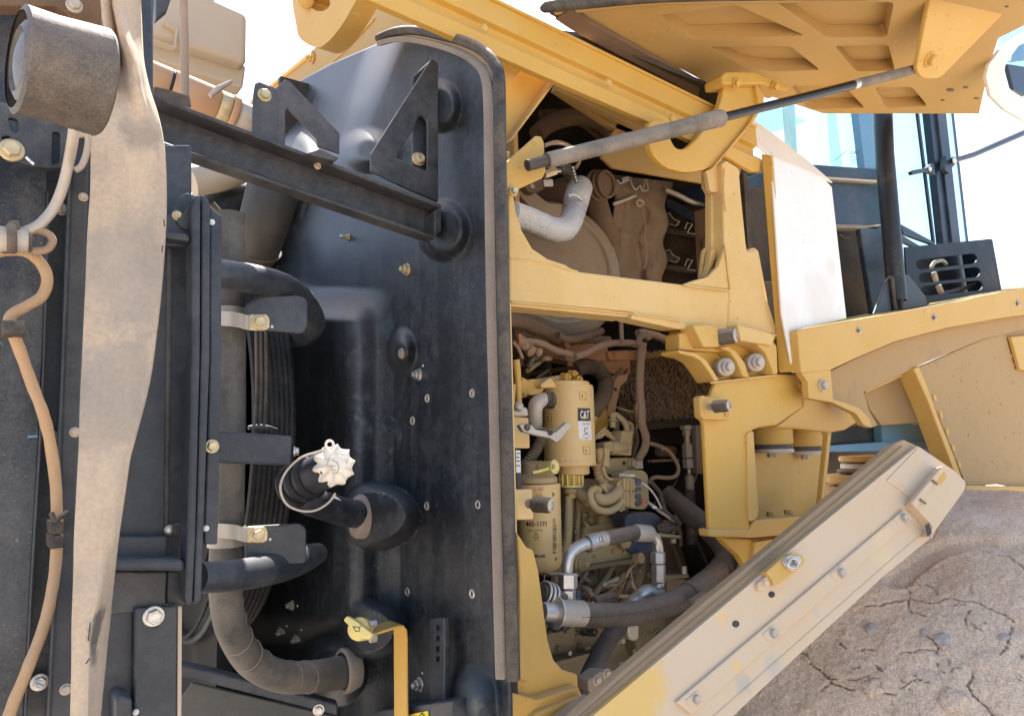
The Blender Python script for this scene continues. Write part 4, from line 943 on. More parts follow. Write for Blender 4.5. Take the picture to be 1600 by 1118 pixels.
for x, y in ((1138, 573), (1185, 566)):
    p0 = P(x, y, 1.0); cyl('bolt_sleeve', p0 + Vector((0, .03, 0)), P(x - 3, y, .985), 14, steel_dusty, mf_, n=28)
    bolt(mf_, x - 3, y, .984, 10, steel_dusty, 'hex')
# rubber bumper on the lug
def bumper(lab, x0, y0, x1, y1, r, Y):
    o = thing('rubber_bumper', (lab, 'bumper', 'rubber bumper studs on the yellow frame'), P(x0, y0, Y))
    a, b = P(x0, y0, Y), P(x1, y1, Y - .03)
    cyl('stud', a.lerp(b, -.45), a, r*.42, steel_dusty, o); hexnut('lock_nut', a.lerp(b, -.35), a.lerp(b, -.12), r*.62, steel_dusty, o)
    tube('rubber_body', [a, a.lerp(b, .05), a.lerp(b, .9), b], [r*.86, r, r*.96, r*.86], M('bumper_rubber', (.045, .035, .03), .6, dust=.12, up=.95, bump=.4, fine=.5, scale=16, dcol=(.40, .29, .20)), o, n=28, smooth=False)
    lathe('end_cap', b, b - a, [(0.8*r*mpp(b), -.001), (.82*r*mpp(b), .002), (.5*r*mpp(b), .004), (.45*r*mpp(b), .001), (0, .001)], steel_dusty, o, n=24)
    return o
bumper('rubber bumper stud on the frame casting below the beam', 1124, 527, 1148, 524, 13, .985)

# column with cab mounts
co = thing('frame_column', ('yellow box column below the frame corner with recessed cab mounts', 'column'), P(1200, 720, 1.0))
plate('front_face', [(1118, 597), (1214, 584), (1256, 584), (1254, 636), (1214, 664), (1186, 668), (1176, 672), (1168, 690), (1172, 840), (1110, 836), (1100, 660), (1096, 655)], 1.0, .012, yellow, co, bev=.004)
plate('side_wall', [(1168, 676), (1178, 672), (1186, 800), (1182, 812), (1171, 815)], .994, .03, yellow_dusty, co, rnd=4, bev=.003)
plate('overhang_face', [(1255, 600), (1262, 622), (1350, 640), (1352, 652), (1320, 672), (1298, 676), (1215, 668), (1256, 634)], P3((1255, 620, 1.0), (1350, 645, 1.12), (1215, 668, 1.0)), .03, yellow, co, bev=.004)
plate('recess_left_face', [(1174, 690), (1240, 696), (1240, 806), (1178, 812)], 1.125, .01, yellow_dusty, co)
plate('recess_right_face', [(1214, 690), (1300, 672), (1286, 806), (1220, 808)], P3((1214, 700, 1.125), (1296, 680, 1.16), (1220, 808, 1.125)), .01, yellow_dusty, co)
plate('right_lip', [(1294, 676), (1298, 676), (1286, 806), (1281, 806)], 1.02, .014, yellow, co)
plate('sill', [(1108, 826), (1172, 826), (1180, 812), (1290, 802), (1282, 830), (1176, 840), (1110, 838)], .996, .03, yellow_dusty, co, bev=.004)
plate('lower_frame', [(1126, 838), (1176, 842), (1290, 830), (1270, 900), (1150, 960), (1168, 908), (1168, 888), (1156, 868), (1138, 852)], 1.02, .02, yellow, co, bev=.004)
plate('lower_gusset', [(1180, 846), (1290, 828), (1285, 870), (1172, 930), (1174, 890)], 1.01, .012, yellow_dusty, co)
plate('shade_plate', [(1186, 440), (1262, 440), (1262, 612), (1186, 612)], 1.26, .01, void, co)  # dark plate added to fill a bright gap with shade
for x, y in ((1205, 803), (1232, 800)): hexnut('anchor_bolt', P(x, y + 4, 1.05), P(x, y - 4, 1.05), 7, yellow_dusty, co)
for (x, y, r, Y) in ((1208, 672, 31, 1.075), (1259, 675, 25, 1.115)):
    b0 = P(x, y + 40, Y); pm = mpp(b0); r_ = r*pm
    mt = thing('cab_mount', ('%s yellow round cab mount with rubber ring and washer hanging in the recess' % ('larger left' if r == 31 else 'smaller right'), 'cab mount', 'round cab mounts in the column recess'), b0)
    lathe('cup', b0 + Vector((0, 0, 22*pm)), (0, 0, 1), [(r_*.95, -4*pm), (r_, -2*pm), (r_, 20*pm), (r_*1.05, 22*pm), (r_*1.05, 40*pm)], yellow_dusty, mt, n=36)
    lathe('rubber_ring', b0 + Vector((0, 0, 10*pm)), (0, 0, 1), [(r_*.93, 0), (r_*.95, 2*pm), (r_*.95, 9*pm)], rubber_dusty, mt, n=36)
    lathe('washer_plate', b0 + Vector((0, 0, 5*pm)), (0, 0, 1), [(r_*.99, 0), (r_*1.01, 1*pm), (r_*1.01, 5*pm), (r_*.98, 6*pm)], steel_dusty, mt, n=36)
    hexnut('mount_bolt', b0 + Vector((0, 0, -2*pm)), b0 + Vector((0, 0, 6*pm)), r*.30, steel_dusty, mt)
# small bracket plate with bumper on the column
pb = plate('bumper_plate', [(1094, 620), (1098, 617), (1138, 624), (1144, 632), (1145, 648), (1140, 656), (1100, 655), (1096, 650)], .975, .02, yellow_dusty, rnd=4, bev=.004, t=('small cream yellow plate with raised rim carrying a bumper on the column', 'bracket'))
plate('plate_floor', [(1099, 622), (1134, 628), (1139, 634), (1140, 648), (1136, 651), (1102, 651)], .974, .002, yellow_dusty, pb, rnd=3)
bolt(pb, 1136, 646, .972, 5, yellow_dusty, 'insert')
bumper('small rubber bumper on the rimmed plate of the column', 1116, 635, 1138, 633, 10, .955)

# ================================================================== cowl side panel (white) with yellow edge
cw = thing('cowl_panel', ('blown-out white cowl side panel right of the frame post', 'cowl panel'), P(1255, 380, .96))
plate('face', [(1205, 243), (1290, 281), (1300, 292), (1323, 497), (1250, 514), (1248, 580), (1240, 582), (1222, 490)], P3((1205, 243, .97), (1300, 292, .985), (1240, 580, .97)), .006, pale_paint, cw)
plate('edge_return', [(1189, 240), (1206, 243), (1224, 480), (1244, 580), (1216, 582), (1210, 500), (1196, 330)], P3((1205, 243, .968), (1190, 243, .99), (1240, 580, .968)), .01, yellow, cw, bev=.003)
# ================================================================== ENGINE
# exhaust canister
ec = thing('exhaust_canister', ('big round dust-covered exhaust canister behind the yellow beam', 'canister'), P(870, 415, 1.45))
cc_ = P(868, 420, 1.45); pm = mpp(cc_); cax = Vector((-.28, -1, .10))
lathe('drum', cc_ - cax.normalized()*.0, cax, [(114*pm, -.45), (116*pm, -.02), (112*pm, .004), (106*pm, .014), (96*pm, .020), (92*pm, .027), (87*pm, .027), (83*pm, .021), (55*pm, .034), (20*pm, .042), (0, .043)], canister_mat, ec, n=72)
lathe('drum_band', cc_, cax, [(116*pm, -.10), (119*pm, -.098), (119*pm, -.06), (116*pm, -.058)], brown_dirt, ec, n=72)
plate('inlet_shroud', [(808, 300), (822, 290), (858, 318), (880, 318), (872, 350), (860, 352), (836, 332)], 1.36, .05, canister_mat, ec, rnd=8)
plate('dark_bracket', [(814, 284), (846, 270), (850, 296), (834, 302), (826, 300)], 1.25, .02, brown_dirt, ec)
bolt(ec, 832, 291, 1.248, 4, steel_dusty, 'insert')
for k in range(14):
    pass
tube('lower_pipe', [(790, 498, 1.3), (830, 508, 1.32), (872, 526, 1.34)], 12, brown_dirt, ec, wob=.2)

se = thing('sleeved_elbow', ('silver heat-sleeved elbow hose in front of the round canister', 'sleeved hose'), P(860, 350, 1.15))
tube('sleeve', [(800, 334, 1.13), (812, 338, 1.13), (836, 347, 1.13), (858, 357, 1.13), (876, 360, 1.14), (888, 352, 1.15), (896, 335, 1.17), (903, 312, 1.2), (906, 300, 1.21)], [20, 20, 20, 20, 20, 19, 18, 17.5, 17], foil, se, n=28, wob=.05)
e0_, e1_ = P(899, 318, 1.19), P(907, 290, 1.215)
tube('cuff', [e0_, e0_.lerp(e1_, .1), e0_.lerp(e1_, .9), e1_], [18, 20, 20, 18], foil, se, n=28, smooth=False)
tube('cuff_tie', [P(888, 306, 1.155), P(898, 304, 1.15), P(908, 310, 1.155), P(914, 318, 1.17)], 2.4, foil, se, n=8)
vf = thing('valve_fitting', ('small dusty valve fitting with studs under the gas strut', 'valve'), P(875, 280, 1.2))
cyl('stem', (900, 292, 1.22), (886, 262, 1.22), 9, rubber_dusty, vf)
cyl('black_plug', (893, 268, 1.21), (874, 262, 1.21), 9, rubber, vf)
hexnut('brass_nut', (850, 273, 1.18), (868, 267, 1.18), 7, gold_steel, vf); cyl('spigot', (866, 268, 1.18), (875, 267, 1.18), 3.5, steel, vf)
tube('spring_coil', [(850 + i*1.2, 286 + (5 if i % 2 else -5), 1.19) for i in range(12)], 1.6, steel_dusty, vf, n=6)
plate('stud_strip', [(893, 262), (898, 258), (904, 284), (900, 287)], 1.18, .004, rubber, vf)
for k in range(5): bolt(vf, 895.5 + k*1.4, 262 + k*5, 1.179, 1.6, white_p, 'dome', name='stud')
tube('loop_hose', [(850, 228, 1.15), (872, 222, 1.15), (895, 232, 1.16), (905, 250, 1.18), (900, 262, 1.2)], 3, rope_mat, vf, n=8)

cl = thing('clamp_elbow', ('rusty brown clamped pipe mouth right of the silver elbow', 'pipe'), P(942, 290, 1.4))
cpt = P(946, 288, 1.38); cdir = Vector((.15, -1, -.05)).normalized()
lathe('pipe_body', cpt, -cdir, [(.0, .0), (.030, .0), (.034, .004), (.036, .06), (.05, .12), (.05, .2)], brown_dirt, cl, n=32)
for k in range(3): ring('clamp_ring', cpt - cdir*(-.004 + k*.012) + Vector((-.004*k, 0, 0)), cdir, .034 + .002*k, .0045, M('rust_brown_clamp_%d' % k, (.13, .07, .04), .6, dust=.4, dcol=(.26, .16, .095), bump=.2), cl, n=36)
tube('drop_pipe', [(930, 310, 1.45), (940, 345, 1.45), (955, 380, 1.46)], 18, brown_dirt, cl)

# heat blanket (wrinkled sheet)
bv = []; bf = []; nx, ny = 44, 64
for j in range(ny + 1):
    for i in range(nx + 1):
        u, v_ = i/nx, j/ny
        xl = 950 + 12*v_ + 8*math.sin(v_*7); xr = 1044 - 6*v_ + 4*math.sin(v_*17 + 1) + (4 if v_ < .1 else 0)
        x = xl + (xr - xl)*u; y = 272 + 8*u*(1 - v_) + (440 - 272)*v_ + 4*u
        q = noise.noise(Vector((x*.03, y*.018, 2)))*.018 + noise.noise(Vector((x*.09, y*.05, 7)))*.006 + abs(noise.noise(Vector((x*.16, y*.10, 9))))*.003 + .02*abs(math.sin(u*5.2 + .4)) + (.008 if .52 < v_ < .62 and u < .6 else 0)
        bv.append(P(x, y, 1.46 - q))
for j in range(ny):
    for i in range(nx):
        a = j*(nx + 1) + i; bf.append((a, a + 1, a + nx + 2, a + nx + 1))
hb = mk('heat_blanket', bv, bf, M('dirty_heat_blanket', (.17, .12, .08), .85, dust=.55, up=.2, bump=.8, fine=.7, scale=10, dcol=(.25, .165, .10)), smooth=80, t=('wrinkled brown heat blanket hanging behind the beam', 'blanket'))
hb.modifiers.new('thickness', 'SOLIDIFY').thickness = .006
for pts in ([(958, 318), (975, 312), (992, 305)], [(958, 320), (975, 314), (994, 306)]): tube('lacing', [(x, y, 1.425) for x, y in pts], 1.6, steel_dusty, hb, n=6)
for pts in ([(984, 276), (988, 290), (994, 296), (1000, 290), (1004, 298), (1008, 280)], [(1010, 280), (1012, 296), (1004, 298)], [(994, 316), (1000, 312), (1006, 318), (998, 322), (994, 316)], [(1004, 330), (1008, 352), (1006, 372), (1010, 400), (1006, 420)]):
    tube('lacing', [(x, y, 1.42) for x, y in pts], 1.4, steel_dusty if pts[0][1] < 320 else rope_mat, hb, n=6)
plate('clip_tag', [(963, 281), (982, 274), (984, 282), (970, 288)], 1.42, .004, steel_dusty, hb)
bolt(hb, 970, 282, 1.419, 3.5, ink, 'dome', name='rivet')

# dark rack with wire clips to the right of the blanket
dr = thing('dark_rack', ('dark oil-soaked rack with wire clips between the blanket and the post', 'rack'), P(1075, 370, 1.6))
rk = P3((1036, 300, 1.50), (1120, 300, 1.33), (1036, 440, 1.50))
plate('rack_face', [(1036, 270), (1120, 262), (1124, 450), (1034, 450)], rk, .05, core_mat, dr)
plate('blue_rail', [(1040, 308), (1060, 318), (1082, 332), (1084, 346), (1062, 336), (1040, 322)], rk.up(.05), .03, cab_paint, dr)
plate('blue_box', [(1052, 300), (1106, 284), (1110, 320), (1088, 312), (1060, 316)], rk.up(.03), .03, cab_paint, dr)
plate('timber_like_post', [(1084, 330), (1112, 322), (1116, 450), (1090, 450)], rk.up(.045), .04, brown_dirt, dr)
bolt(dr, 1104, 380, rk.up(.05), 10, brown_dirt, 'dome')
for oy in (0, 57):
    plate('clip_plate', [(1038, 340 + oy), (1050, 338 + oy), (1058, 346 + oy), (1062, 350 + oy), (1054, 354 + oy), (1040, 350 + oy)], rk.up(.05), .008, rubber, dr)
    tube('clip_wire', [rk.up(.055).hit(1038, 336 + oy), rk.up(.055).hit(1046, 333 + oy), rk.up(.055).hit(1052, 342 + oy), rk.up(.055).hit(1062, 346 + oy), rk.up(.055).hit(1056, 353 + oy), rk.up(.055).hit(1046, 350 + oy)], .9, steel_dusty, dr, n=6, smooth=False)
    tube('clip_wire', [rk.up(.055).hit(1070, 358 + oy), rk.up(.055).hit(1074, 348 + oy), rk.up(.055).hit(1082, 350 + oy), rk.up(.055).hit(1077, 358 + oy), rk.up(.055).hit(1074, 364 + oy), rk.up(.055).hit(1086, 366 + oy)], .9, steel_dusty, dr, n=6, smooth=False)
    plate('clip_bar', [(1040, 356 + oy), (1090, 364 + oy), (1090, 372 + oy), (1040, 364 + oy)], rk.up(.045), .01, rubber, dr)
tube('grey_line', [(1040, 296, 1.42), (1062, 306, 1.40), (1085, 317, 1.38), (1112, 320, 1.36)], 4, steel_dusty, dr, n=10)

# manifold and ropes below the beam
mn = thing('manifold_bracket', ('orange-brown dusty bracket with conduits tied across it below the beam', 'bracket'), P(900, 552, 1.35))
plate('plate_left', [(838, 536), (900, 532), (950, 540), (950, 564), (900, 566), (842, 556)], 1.38, .02, rust_dust, mn)
plate('shelf_under', [(830, 556), (905, 566), (985, 562), (985, 585), (960, 584), (900, 570)], 1.40, .03, rust_dust, mn)
plate('bar', [(950, 548), (1006, 546), (1010, 552), (1006, 562), (952, 562)], 1.30, .012, rust_dust, mn, rnd=2)
for x, y in ((960, 554), (997, 554)): bolt(mn, x, y, 1.30, 6, rust_dust, 'hex')
hexnut('hanger_nut', P(884, 534, 1.33), P(887, 548, 1.33), 5, rust_dust, mn)
hexnut('hanger_nut', P(892, 572, 1.33), P(892, 564, 1.33), 7, rust_dust, mn); plate('tie_block', [(883, 552), (900, 552), (900, 564), (884, 562)], 1.32, .02, rope_mat, mn, rnd=3)
tube('conduit', [(802, 536, 1.3), (820, 533, 1.3), (845, 536, 1.3), (868, 547, 1.3), (886, 552, 1.3), (902, 556, 1.3)], 5.5, rope_mat, mn, wob=.15)
tube('conduit', [(898, 558, 1.29), (912, 553, 1.29), (932, 543, 1.29), (955, 536, 1.29), (985, 536, 1.29), (1002, 540, 1.29)], 5.5, rope_mat, mn, wob=.15)
tube('conduit', [(996, 520, 1.31), (1010, 521, 1.31), (1030, 526, 1.31), (1050, 538, 1.33), (1066, 548, 1.36)], 6, rope_mat, mn, wob=.15)
tube('conduit', [(800, 520, 1.34), (830, 525, 1.34), (870, 530, 1.36), (910, 530, 1.38), (950, 532, 1.40)], 8, brown_dirt, mn, wob=.2)
tube('debris_ridge', [(872, 524, 1.3), (890, 530, 1.3), (915, 526, 1.32), (940, 518, 1.34)], 6, brown_dirt, mn, wob=.3)
tube('link_rod', [(970, 498, 1.28), (971, 520, 1.28), (972, 536, 1.28)], 3.5, rope_mat, mn, n=8)
mc = thing('mud_clump', ('clump of dusty wiring and connectors at the left end below the beam', 'wiring clump'), P(825, 545, 1.28))
for k, (x, y, r) in enumerate(((815, 532, 9), (826, 545, 10), (838, 549, 7), (820, 540, 8))): lathe('plug', P(x, y, 1.28), Vector((random.uniform(-1, 1), -1, random.uniform(-1, 1))), [(r*.8*pm*.8, -.01), (r*pm*.8, 0), (r*pm*.8, .012), (r*.5*pm*.8, .016)], rope_mat, mc, n=12)
tube('pigtail', [(802, 534, 1.27), (810, 545, 1.27), (816, 560, 1.27)], 3, rope_mat, mc, wob=.1)
plate('clip', [(810, 521), (816, 521), (818, 536), (812, 536)], 1.26, .01, rust_dust, mc)

rp = tube('conduit', [(1004, 536, 1.24), (1001, 565, 1.24), (1000, 590, 1.24), (1000, 615, 1.24), (1003, 640, 1.24), (1003, 662, 1.24), (1009, 682, 1.24), (1007, 700, 1.25), (999, 715, 1.26), (998, 726, 1.27)], 6.5, rope_mat,
          t=('thick tan conduit hanging vertically right of the fuel filter', 'conduit'), wob=.13)
plate('conduit_sleeve', [(992, 720), (1004, 719), (1006, 732), (993, 733)], 1.25, .03, steel_dusty, rp, rnd=2)
tube('hook', [(998, 540, 1.24), (1000, 528, 1.24), (1010, 524, 1.24), (1014, 530, 1.24)], 5, rope_mat, rp, wob=.1)
# clogged core block behind, right
ckp = P3((966, 560, 1.52), (1116, 560, 1.36), (966, 655, 1.52))
ck = plate('clogged_core', [(960, 556), (1064, 545), (1105, 560), (1122, 600), (1116, 652), (968, 664)], ckp, .06, core_mat, t=('dark dirt-clogged cooler core right of the hanging conduit', 'cooler core'))
rnds = random.Random(3)
cv = []; cf = []
for k in range(3600):
    x = rnds.uniform(966, 1116); y = rnds.uniform(548, 656); L_ = rnds.uniform(.004, .013)
    p = ckp.up(.002 + rnds.uniform(0, .006)).hit(x, y); d = Vector((rnds.uniform(-.45, .45), rnds.uniform(-.5, .1), rnds.choice((-1, 1)))).normalized()*L_*.5; e = Vector((rnds.uniform(.5, 1), -.5, rnds.uniform(-.3, .3))).normalized()*.0013
    b = len(cv); cv += [p - d, p + d, p + d + e, p - d + e]; cf.append((b, b + 1, b + 2, b + 3))
mk('clinging_debris', cv, cf, fibre, ck, kind='stuff')
plate('core_tray', [(1000, 660), (1116, 650), (1116, 662), (1004, 672)], ckp.up(.02), .1, void, ck)

# fuel filter canister
FC = P(889, 660, 1.24); pmf = mpp(FC); rF = 40*pmf
def zat(y, ref=FC, x=889): return P(x, y, ref.y).z
ff = thing('fuel_filter', ('tall pale yellow fuel filter canister with black and white label', 'fuel filter'), Vector((FC.x, FC.y, zat(740))))
cy = Cy(FC, rF)
zb, zt_ = zat(727), zat(603)
lathe('can', Vector((FC.x, FC.y, zb)), (0, 0, 1), [(rF*.98, -.001), (rF*1.02, .002), (rF*1.0, .008), (rF, zt_ - zb - .008), (rF*.97, zt_ - zb), (0, zt_ - zb)], filter_mat, ff, n=56)
lathe('lid', Vector((FC.x - .006, FC.y, zt_)), (0, 0, 1), [(rF*.93, 0), (rF*.93, 4*pmf), (rF*.88, 6*pmf), (0, 6*pmf)], filter_mat, ff, n=40)
lathe('collar', Vector((FC.x + .009, FC.y, zb)), (0, 0, -1), [(rF*.62, 0), (rF*.62, 13*pmf), (rF*.5, 15*pmf), (.0, 15*pmf)], filter_mat, ff, n=36)
lathe('cage_ring', Vector((FC.x + .002, FC.y, zb - 29*pmf)), (0, 0, -1), [(rF*.40, 0), (rF*.47, .001), (rF*.47, 4*pmf), (rF*.3, 4*pmf)], lemon, ff, n=36)
lathe('bowl', Vector((FC.x + .002, FC.y, zb - 14*pmf)), (0, 0, -1), [(rF*.45, 0), (rF*.38, 16*pmf), (rF*.2, 18*pmf)], yellow, ff, n=36)
for k in range(12):
    a = k*math.pi/6; c = Vector((FC.x + .002 + rF*.45*math.cos(a), FC.y + rF*.45*math.sin(a), 0))
    cyl('cage_rib', Vector((c.x, c.y, zb - 13*pmf)), Vector((c.x, c.y, zb - 30*pmf)), 1.8, lemon, ff, n=8)
for x, y in ((911, 619), (857, 652), (917, 704)):
    patch('boss_pad', [(x-6, y-7), (x+5, y-7), (x+6, y+6), (x-5, y+6)], cy, tan_engine if x == 857 else yellow, ff, lift=.0012)
    patch('boss_face', [(x-5, y-6), (x+3.5, y-6), (x+4, y+4), (x-4, y+4)], cy, filter_mat, ff, lift=.0022)
    stroke('arrow_mark', [[(x - 1, y - 2), (x - 1, y + 1)]], cy.up(.002), 1.6, ink, ff)
patch('label_black', [(902.5, 637), (922, 637.5), (923, 657.5), (903, 657.5)], cy, ink, ff, lift=.0006)
patch('label_white', [(903, 657.5), (923, 657.5), (925, 687), (905, 685)], cy, white_p, ff, lift=.0006)
text('maker_name', 'CAT', 906.5, 653, 11.5, cy, white_p, ff, bold=True, squeeze=.44, lift=.0010)
patch('maker_triangle', [(914.0, 650), (914.3, 650), (916.6, 654), (911.7, 654)], cy, yellow_lab, ff, lift=.0014, nx=2, ny=2)
stroke('fine_print', [[(908, 640), (921, 640)], [(908, 655.6), (921.5, 655.8)]], cy, .8, white_p, ff, lift=.001)
text('part_number', '513-4490', 909, 663.5, 3, cy, ink, ff, squeeze=.75, lift=.001)
stroke('filter_symbol', [[(917, 667), (914, 668), (913, 672), (915, 676), (918, 676)], [(916, 670), (919, 669)], [(912, 678), (919, 678)], [(911, 681.5), (921, 682)], [(914, 684), (918.5, 684)]], cy, 1, ink, ff, lift=.001)
for x0 in (863, 872, 881, 890, 899): stroke('cast_mark', [[(x0, 719), (x0 + 4, 720), (x0 + 2, 722)]], cy, .8, tan_engine, ff, lift=.0008)
for x, y, r in ((884, 587, 6), (902, 591, 6), (895, 582, 5)):
    hexnut('banjo_bolt', P(x - 6, y, 1.22), P(x + 4, y + 1, 1.20), r, yellow, ff); cyl('bolt_tip', P(x + 4, y + 1, 1.20), P(x + 8, y + 1.5, 1.195), r*.5, yellow, ff, n=12)
plate('head_casting', [(845, 600), (862, 588), (880, 585), (908, 592), (916, 600), (914, 604), (846, 606)], 1.22, .08, filter_mat, ff, rnd=3)
for k in range(4): plate('head_rib', [(862 + k*5, 588), (864 + k*5, 587), (872 + k*5, 598), (870 + k*5, 599)], 1.215, .02, tan_engine, ff)
plate('head_bracket', [(826, 592), (850, 592), (850, 612), (830, 618), (818, 612)], 1.24, .03, yellow_dusty, ff, rnd=5)
cyl('drain_top', Vector((FC.x, FC.y, zb - 34*pmf)), Vector((FC.x, FC.y, zb - 42*pmf)), 11, tan_engine, ff, n=20); hexnut('drain_nut', Vector((FC.x, FC.y, zb - 42*pmf)), Vector((FC.x, FC.y, zb - 50*pmf)), 8, yellow_dusty, ff)
tube('drain_hose', [(889, 775, 1.24), (888, 810, 1.24), (886, 845, 1.24), (878, 875, 1.25), (868, 900, 1.28), (866, 935, 1.3)], 6.5, tan_engine, ff, corr=(5, .05))
tube('drain_hose', [(884, 800, 1.28), (880, 840, 1.28), (872, 870, 1.3), (864, 910, 1.32)], 5, tan_dark, ff)

# left yellow block, pipe, lever, corrugated hoses
lb = thing('valve_block', ('yellow valve block at the left edge with a grey lever arm', 'valve block'), P(815, 665, 1.18))
plate('block_body', [(800, 650), (826, 652), (828, 686), (828, 700), (800, 700)], 1.17, .05, filter_mat, lb, rnd=2, bev=.004)
plate('plug_body', [(804, 634), (824, 636), (827, 650), (802, 650)], 1.16, .04, steel_dusty, lb, rnd=4, bev=.004)
cyl('plug_cap', (808, 640, 1.15), (812, 630, 1.15), 7, steel_dusty, lb, n=16)
plate('white_decal', [(806, 703), (813, 703), (814, 738), (807, 738)], 1.145, .002, white_p, lb, bev=0)
stroke('decal_print', [[(808, 708), (812, 708)], [(808, 714), (811, 714)], [(808, 720), (812, 720)], [(808, 727), (812, 727)]], 1.144, 1.5, ink, lb)
plate('black_decal', [(807, 738), (815, 738), (816, 762), (808, 762)], 1.145, .002, ink, lb, bev=0)
plate('lever_arm', [(812, 664), (820, 661), (832, 664), (836, 670), (856, 674), (866, 676), (872, 672), (886, 659), (893, 665), (878, 684), (870, 691), (860, 684), (838, 680), (818, 674)], 1.12, .012, steel_dusty, lb, rnd=2, bev=.003)
bolt(lb, 860, 675, 1.119, 5, rubber_dusty, 'insert'); bolt(lb, 824, 667, 1.119, 6, rubber_dusty, 'dome')
tube('fuel_pipe', [(806, 562, 1.2), (808, 580, 1.2), (810, 605, 1.2), (811, 636, 1.2)], [6, 6, 5, 5], yellow_dusty, lb)
plate('pipe_flange', [(812, 588), (824, 592), (828, 605), (824, 620), (812, 622)], 1.22, .03, yellow_dusty, lb, rnd=4)
bolt(lb, 816, 592, 1.219, 3, yellow, 'hex'); bolt(lb, 818, 616, 1.219, 3, yellow, 'hex')
tube('spare_pipe', [(803, 600, 1.19), (801, 640, 1.19)], 3, yellow_dusty, lb)

eh = thing('elbow_hose', ('grey dusty rubber elbow entering the side of the fuel filter', 'hose'), P(845, 635, 1.18))
tube('elbow', [(837, 666, 1.18), (836, 648, 1.18), (838, 632, 1.175), (848, 624, 1.175), (860, 624, 1.18)], [10, 11, 12, 11, 11], steel_dusty, eh, n=20)
for k in range(4):
    p = P(851 + k*3.5, 624 + k*.3, 1.177); ring('elbow_rib', p, Vector((1, -.1, 0)), 12.5*mpp(p), 1.4*mpp(p), rubber, eh, n=28)
for k in range(5):
    p = P(836.5, 650 + k*4.5, 1.18); ring('elbow_rib', p, Vector((0, 0, 1)), 10.5*mpp(p), 1.3*mpp(p), steel_dusty, eh, n=28)
hA = tube('corrugated_hose', [(848, 668, 1.22), (846, 684, 1.22), (838, 702, 1.22), (826, 720, 1.22), (812, 740, 1.23)], 8.5, rubber, corr=(4.2, .11), n=18, t=('black corrugated hose curving down left of the fuel filter', 'corrugated hose'))
hB = tube('corrugated_hose', [(898, 578, 1.32), (915, 572, 1.32), (935, 578, 1.31), (946, 596, 1.30), (943, 618, 1.28), (928, 640, 1.26), (924, 648, 1.26)], 12, M('brown_corrugated_hose', (.045, .03, .02), .7, dust=.3, up=.4, dcol=(.22, .14, .085), bump=.2), corr=(3.6, .09), n=20,
          t=('dark brown corrugated hose arching over the right shoulder of the fuel filter', 'corrugated hose'))
cyl('end_fitting', (934, 634, 1.265), (922, 652, 1.26), 11, tan_engine, hB)
yb2 = plate('support_bracket', [(950, 588), (982, 584), (980, 594), (970, 602), (962, 640), (956, 662), (948, 645), (956, 612)], 1.36, .012, M('rust_pink_bracket', (.45, .25, .14), .7, dust=.5, dcol=(.42, .26, .15)), rnd=2, bev=.003, t=('pinkish brown Y-shaped bracket right of the corrugated hose', 'bracket'))
bolt(yb2, 962, 608, 1.359, 3, ink, 'dome')
yw = plate('yellow_wedge', [(922, 668), (947, 630), (953, 664), (948, 676), (926, 680)], 1.32, .06, yellow, bev=.006, t=('yellow wedge casting behind the fuel filter label', 'casting'))
tube('bent_clip', [(928, 682, 1.26), (940, 676, 1.26), (952, 680, 1.26), (960, 688, 1.26)], 4, tan_engine, yw)
for k in range(3): tube('clip_strand', [(930 + k*4, 686 - k, 1.25), (936 + k*5, 676, 1.25), (946 + k*4, 668 + k*4, 1.25)], 2, tan_engine, yw, n=8)

# sensor, conduits, connector block
sn = thing('sensor_housing', ('tan dusted sensor elbow with two short pipes right of the filter', 'sensor'), P(970, 690, 1.27))
plate('sensor_body', [(973, 672), (989, 673), (987, 712), (966, 710), (970, 694)], 1.24, .04, tan_engine, sn, rnd=3, bev=.004)
cyl('sensor_barrel', (952, 700, 1.25), (976, 698, 1.25), 11, tan_engine, sn)
plate('sensor_lug', [(943, 692), (957, 688), (960, 704), (948, 708)], 1.235, .03, tan_engine, sn, rnd=4)
tube('pipe', [(958, 646, 1.27), (966, 650, 1.27), (976, 660, 1.26), (980, 674, 1.25)], 4.5, tan_engine, sn); tube('pipe', [(980, 660, 1.28), (986, 664, 1.28), (987, 676, 1.26)], 4, tan_engine, sn)
cyl('riser', (957, 645, 1.27), (957, 668, 1.27), 5, tan_engine, sn); cyl('riser_collar', (957, 655, 1.265), (957, 658, 1.265), 8, tan_engine, sn); cyl('post', (963, 656, 1.28), (963, 694, 1.28), 5, tan_dark, sn)
plate('rail_plate', [(952, 715), (985, 714), (993, 720), (994, 738), (985, 742), (945, 742), (935, 728)], 1.26, .03, tan_engine, sn, rnd=5, bev=.004)
bolt(sn, 987, 724, 1.258, 9, tan_engine, 'hex'); bolt(sn, 975, 723, 1.258, 3, ink, 'insert')
hc = thing('harness_conduit', ('tan corrugated harness conduit with plug descending beside the filter', 'conduit'), P(940, 735, 1.24))
cyl('plug', (939, 700, 1.22), (940, 722, 1.22), 9, tan_engine, hc); plate('plug_latch', [(945, 698), (953, 700), (953, 730), (943, 728), (946, 712)], 1.20, .02, tan_engine, hc, rnd=2)
tube('corrugated_run', [(936, 724, 1.22), (936, 736, 1.22), (938, 746, 1.22), (944, 754, 1.22)], 8.5, tan_engine, hc, corr=(4, .09), n=18)
tube('wide_boot', [(940, 756, 1.22), (950, 764, 1.22), (962, 757, 1.23)], [8, 13, 11], tan_engine, hc)
tube('boot_ring', [(934, 768, 1.20), (942, 758, 1.19), (946, 766, 1.19), (950, 774, 1.20)], 4, tan_engine, hc)
lo = thing('harness_loop', ('pair of thick tan cable bundles looping into the connector block', 'cable bundle'), P(950, 785, 1.22))
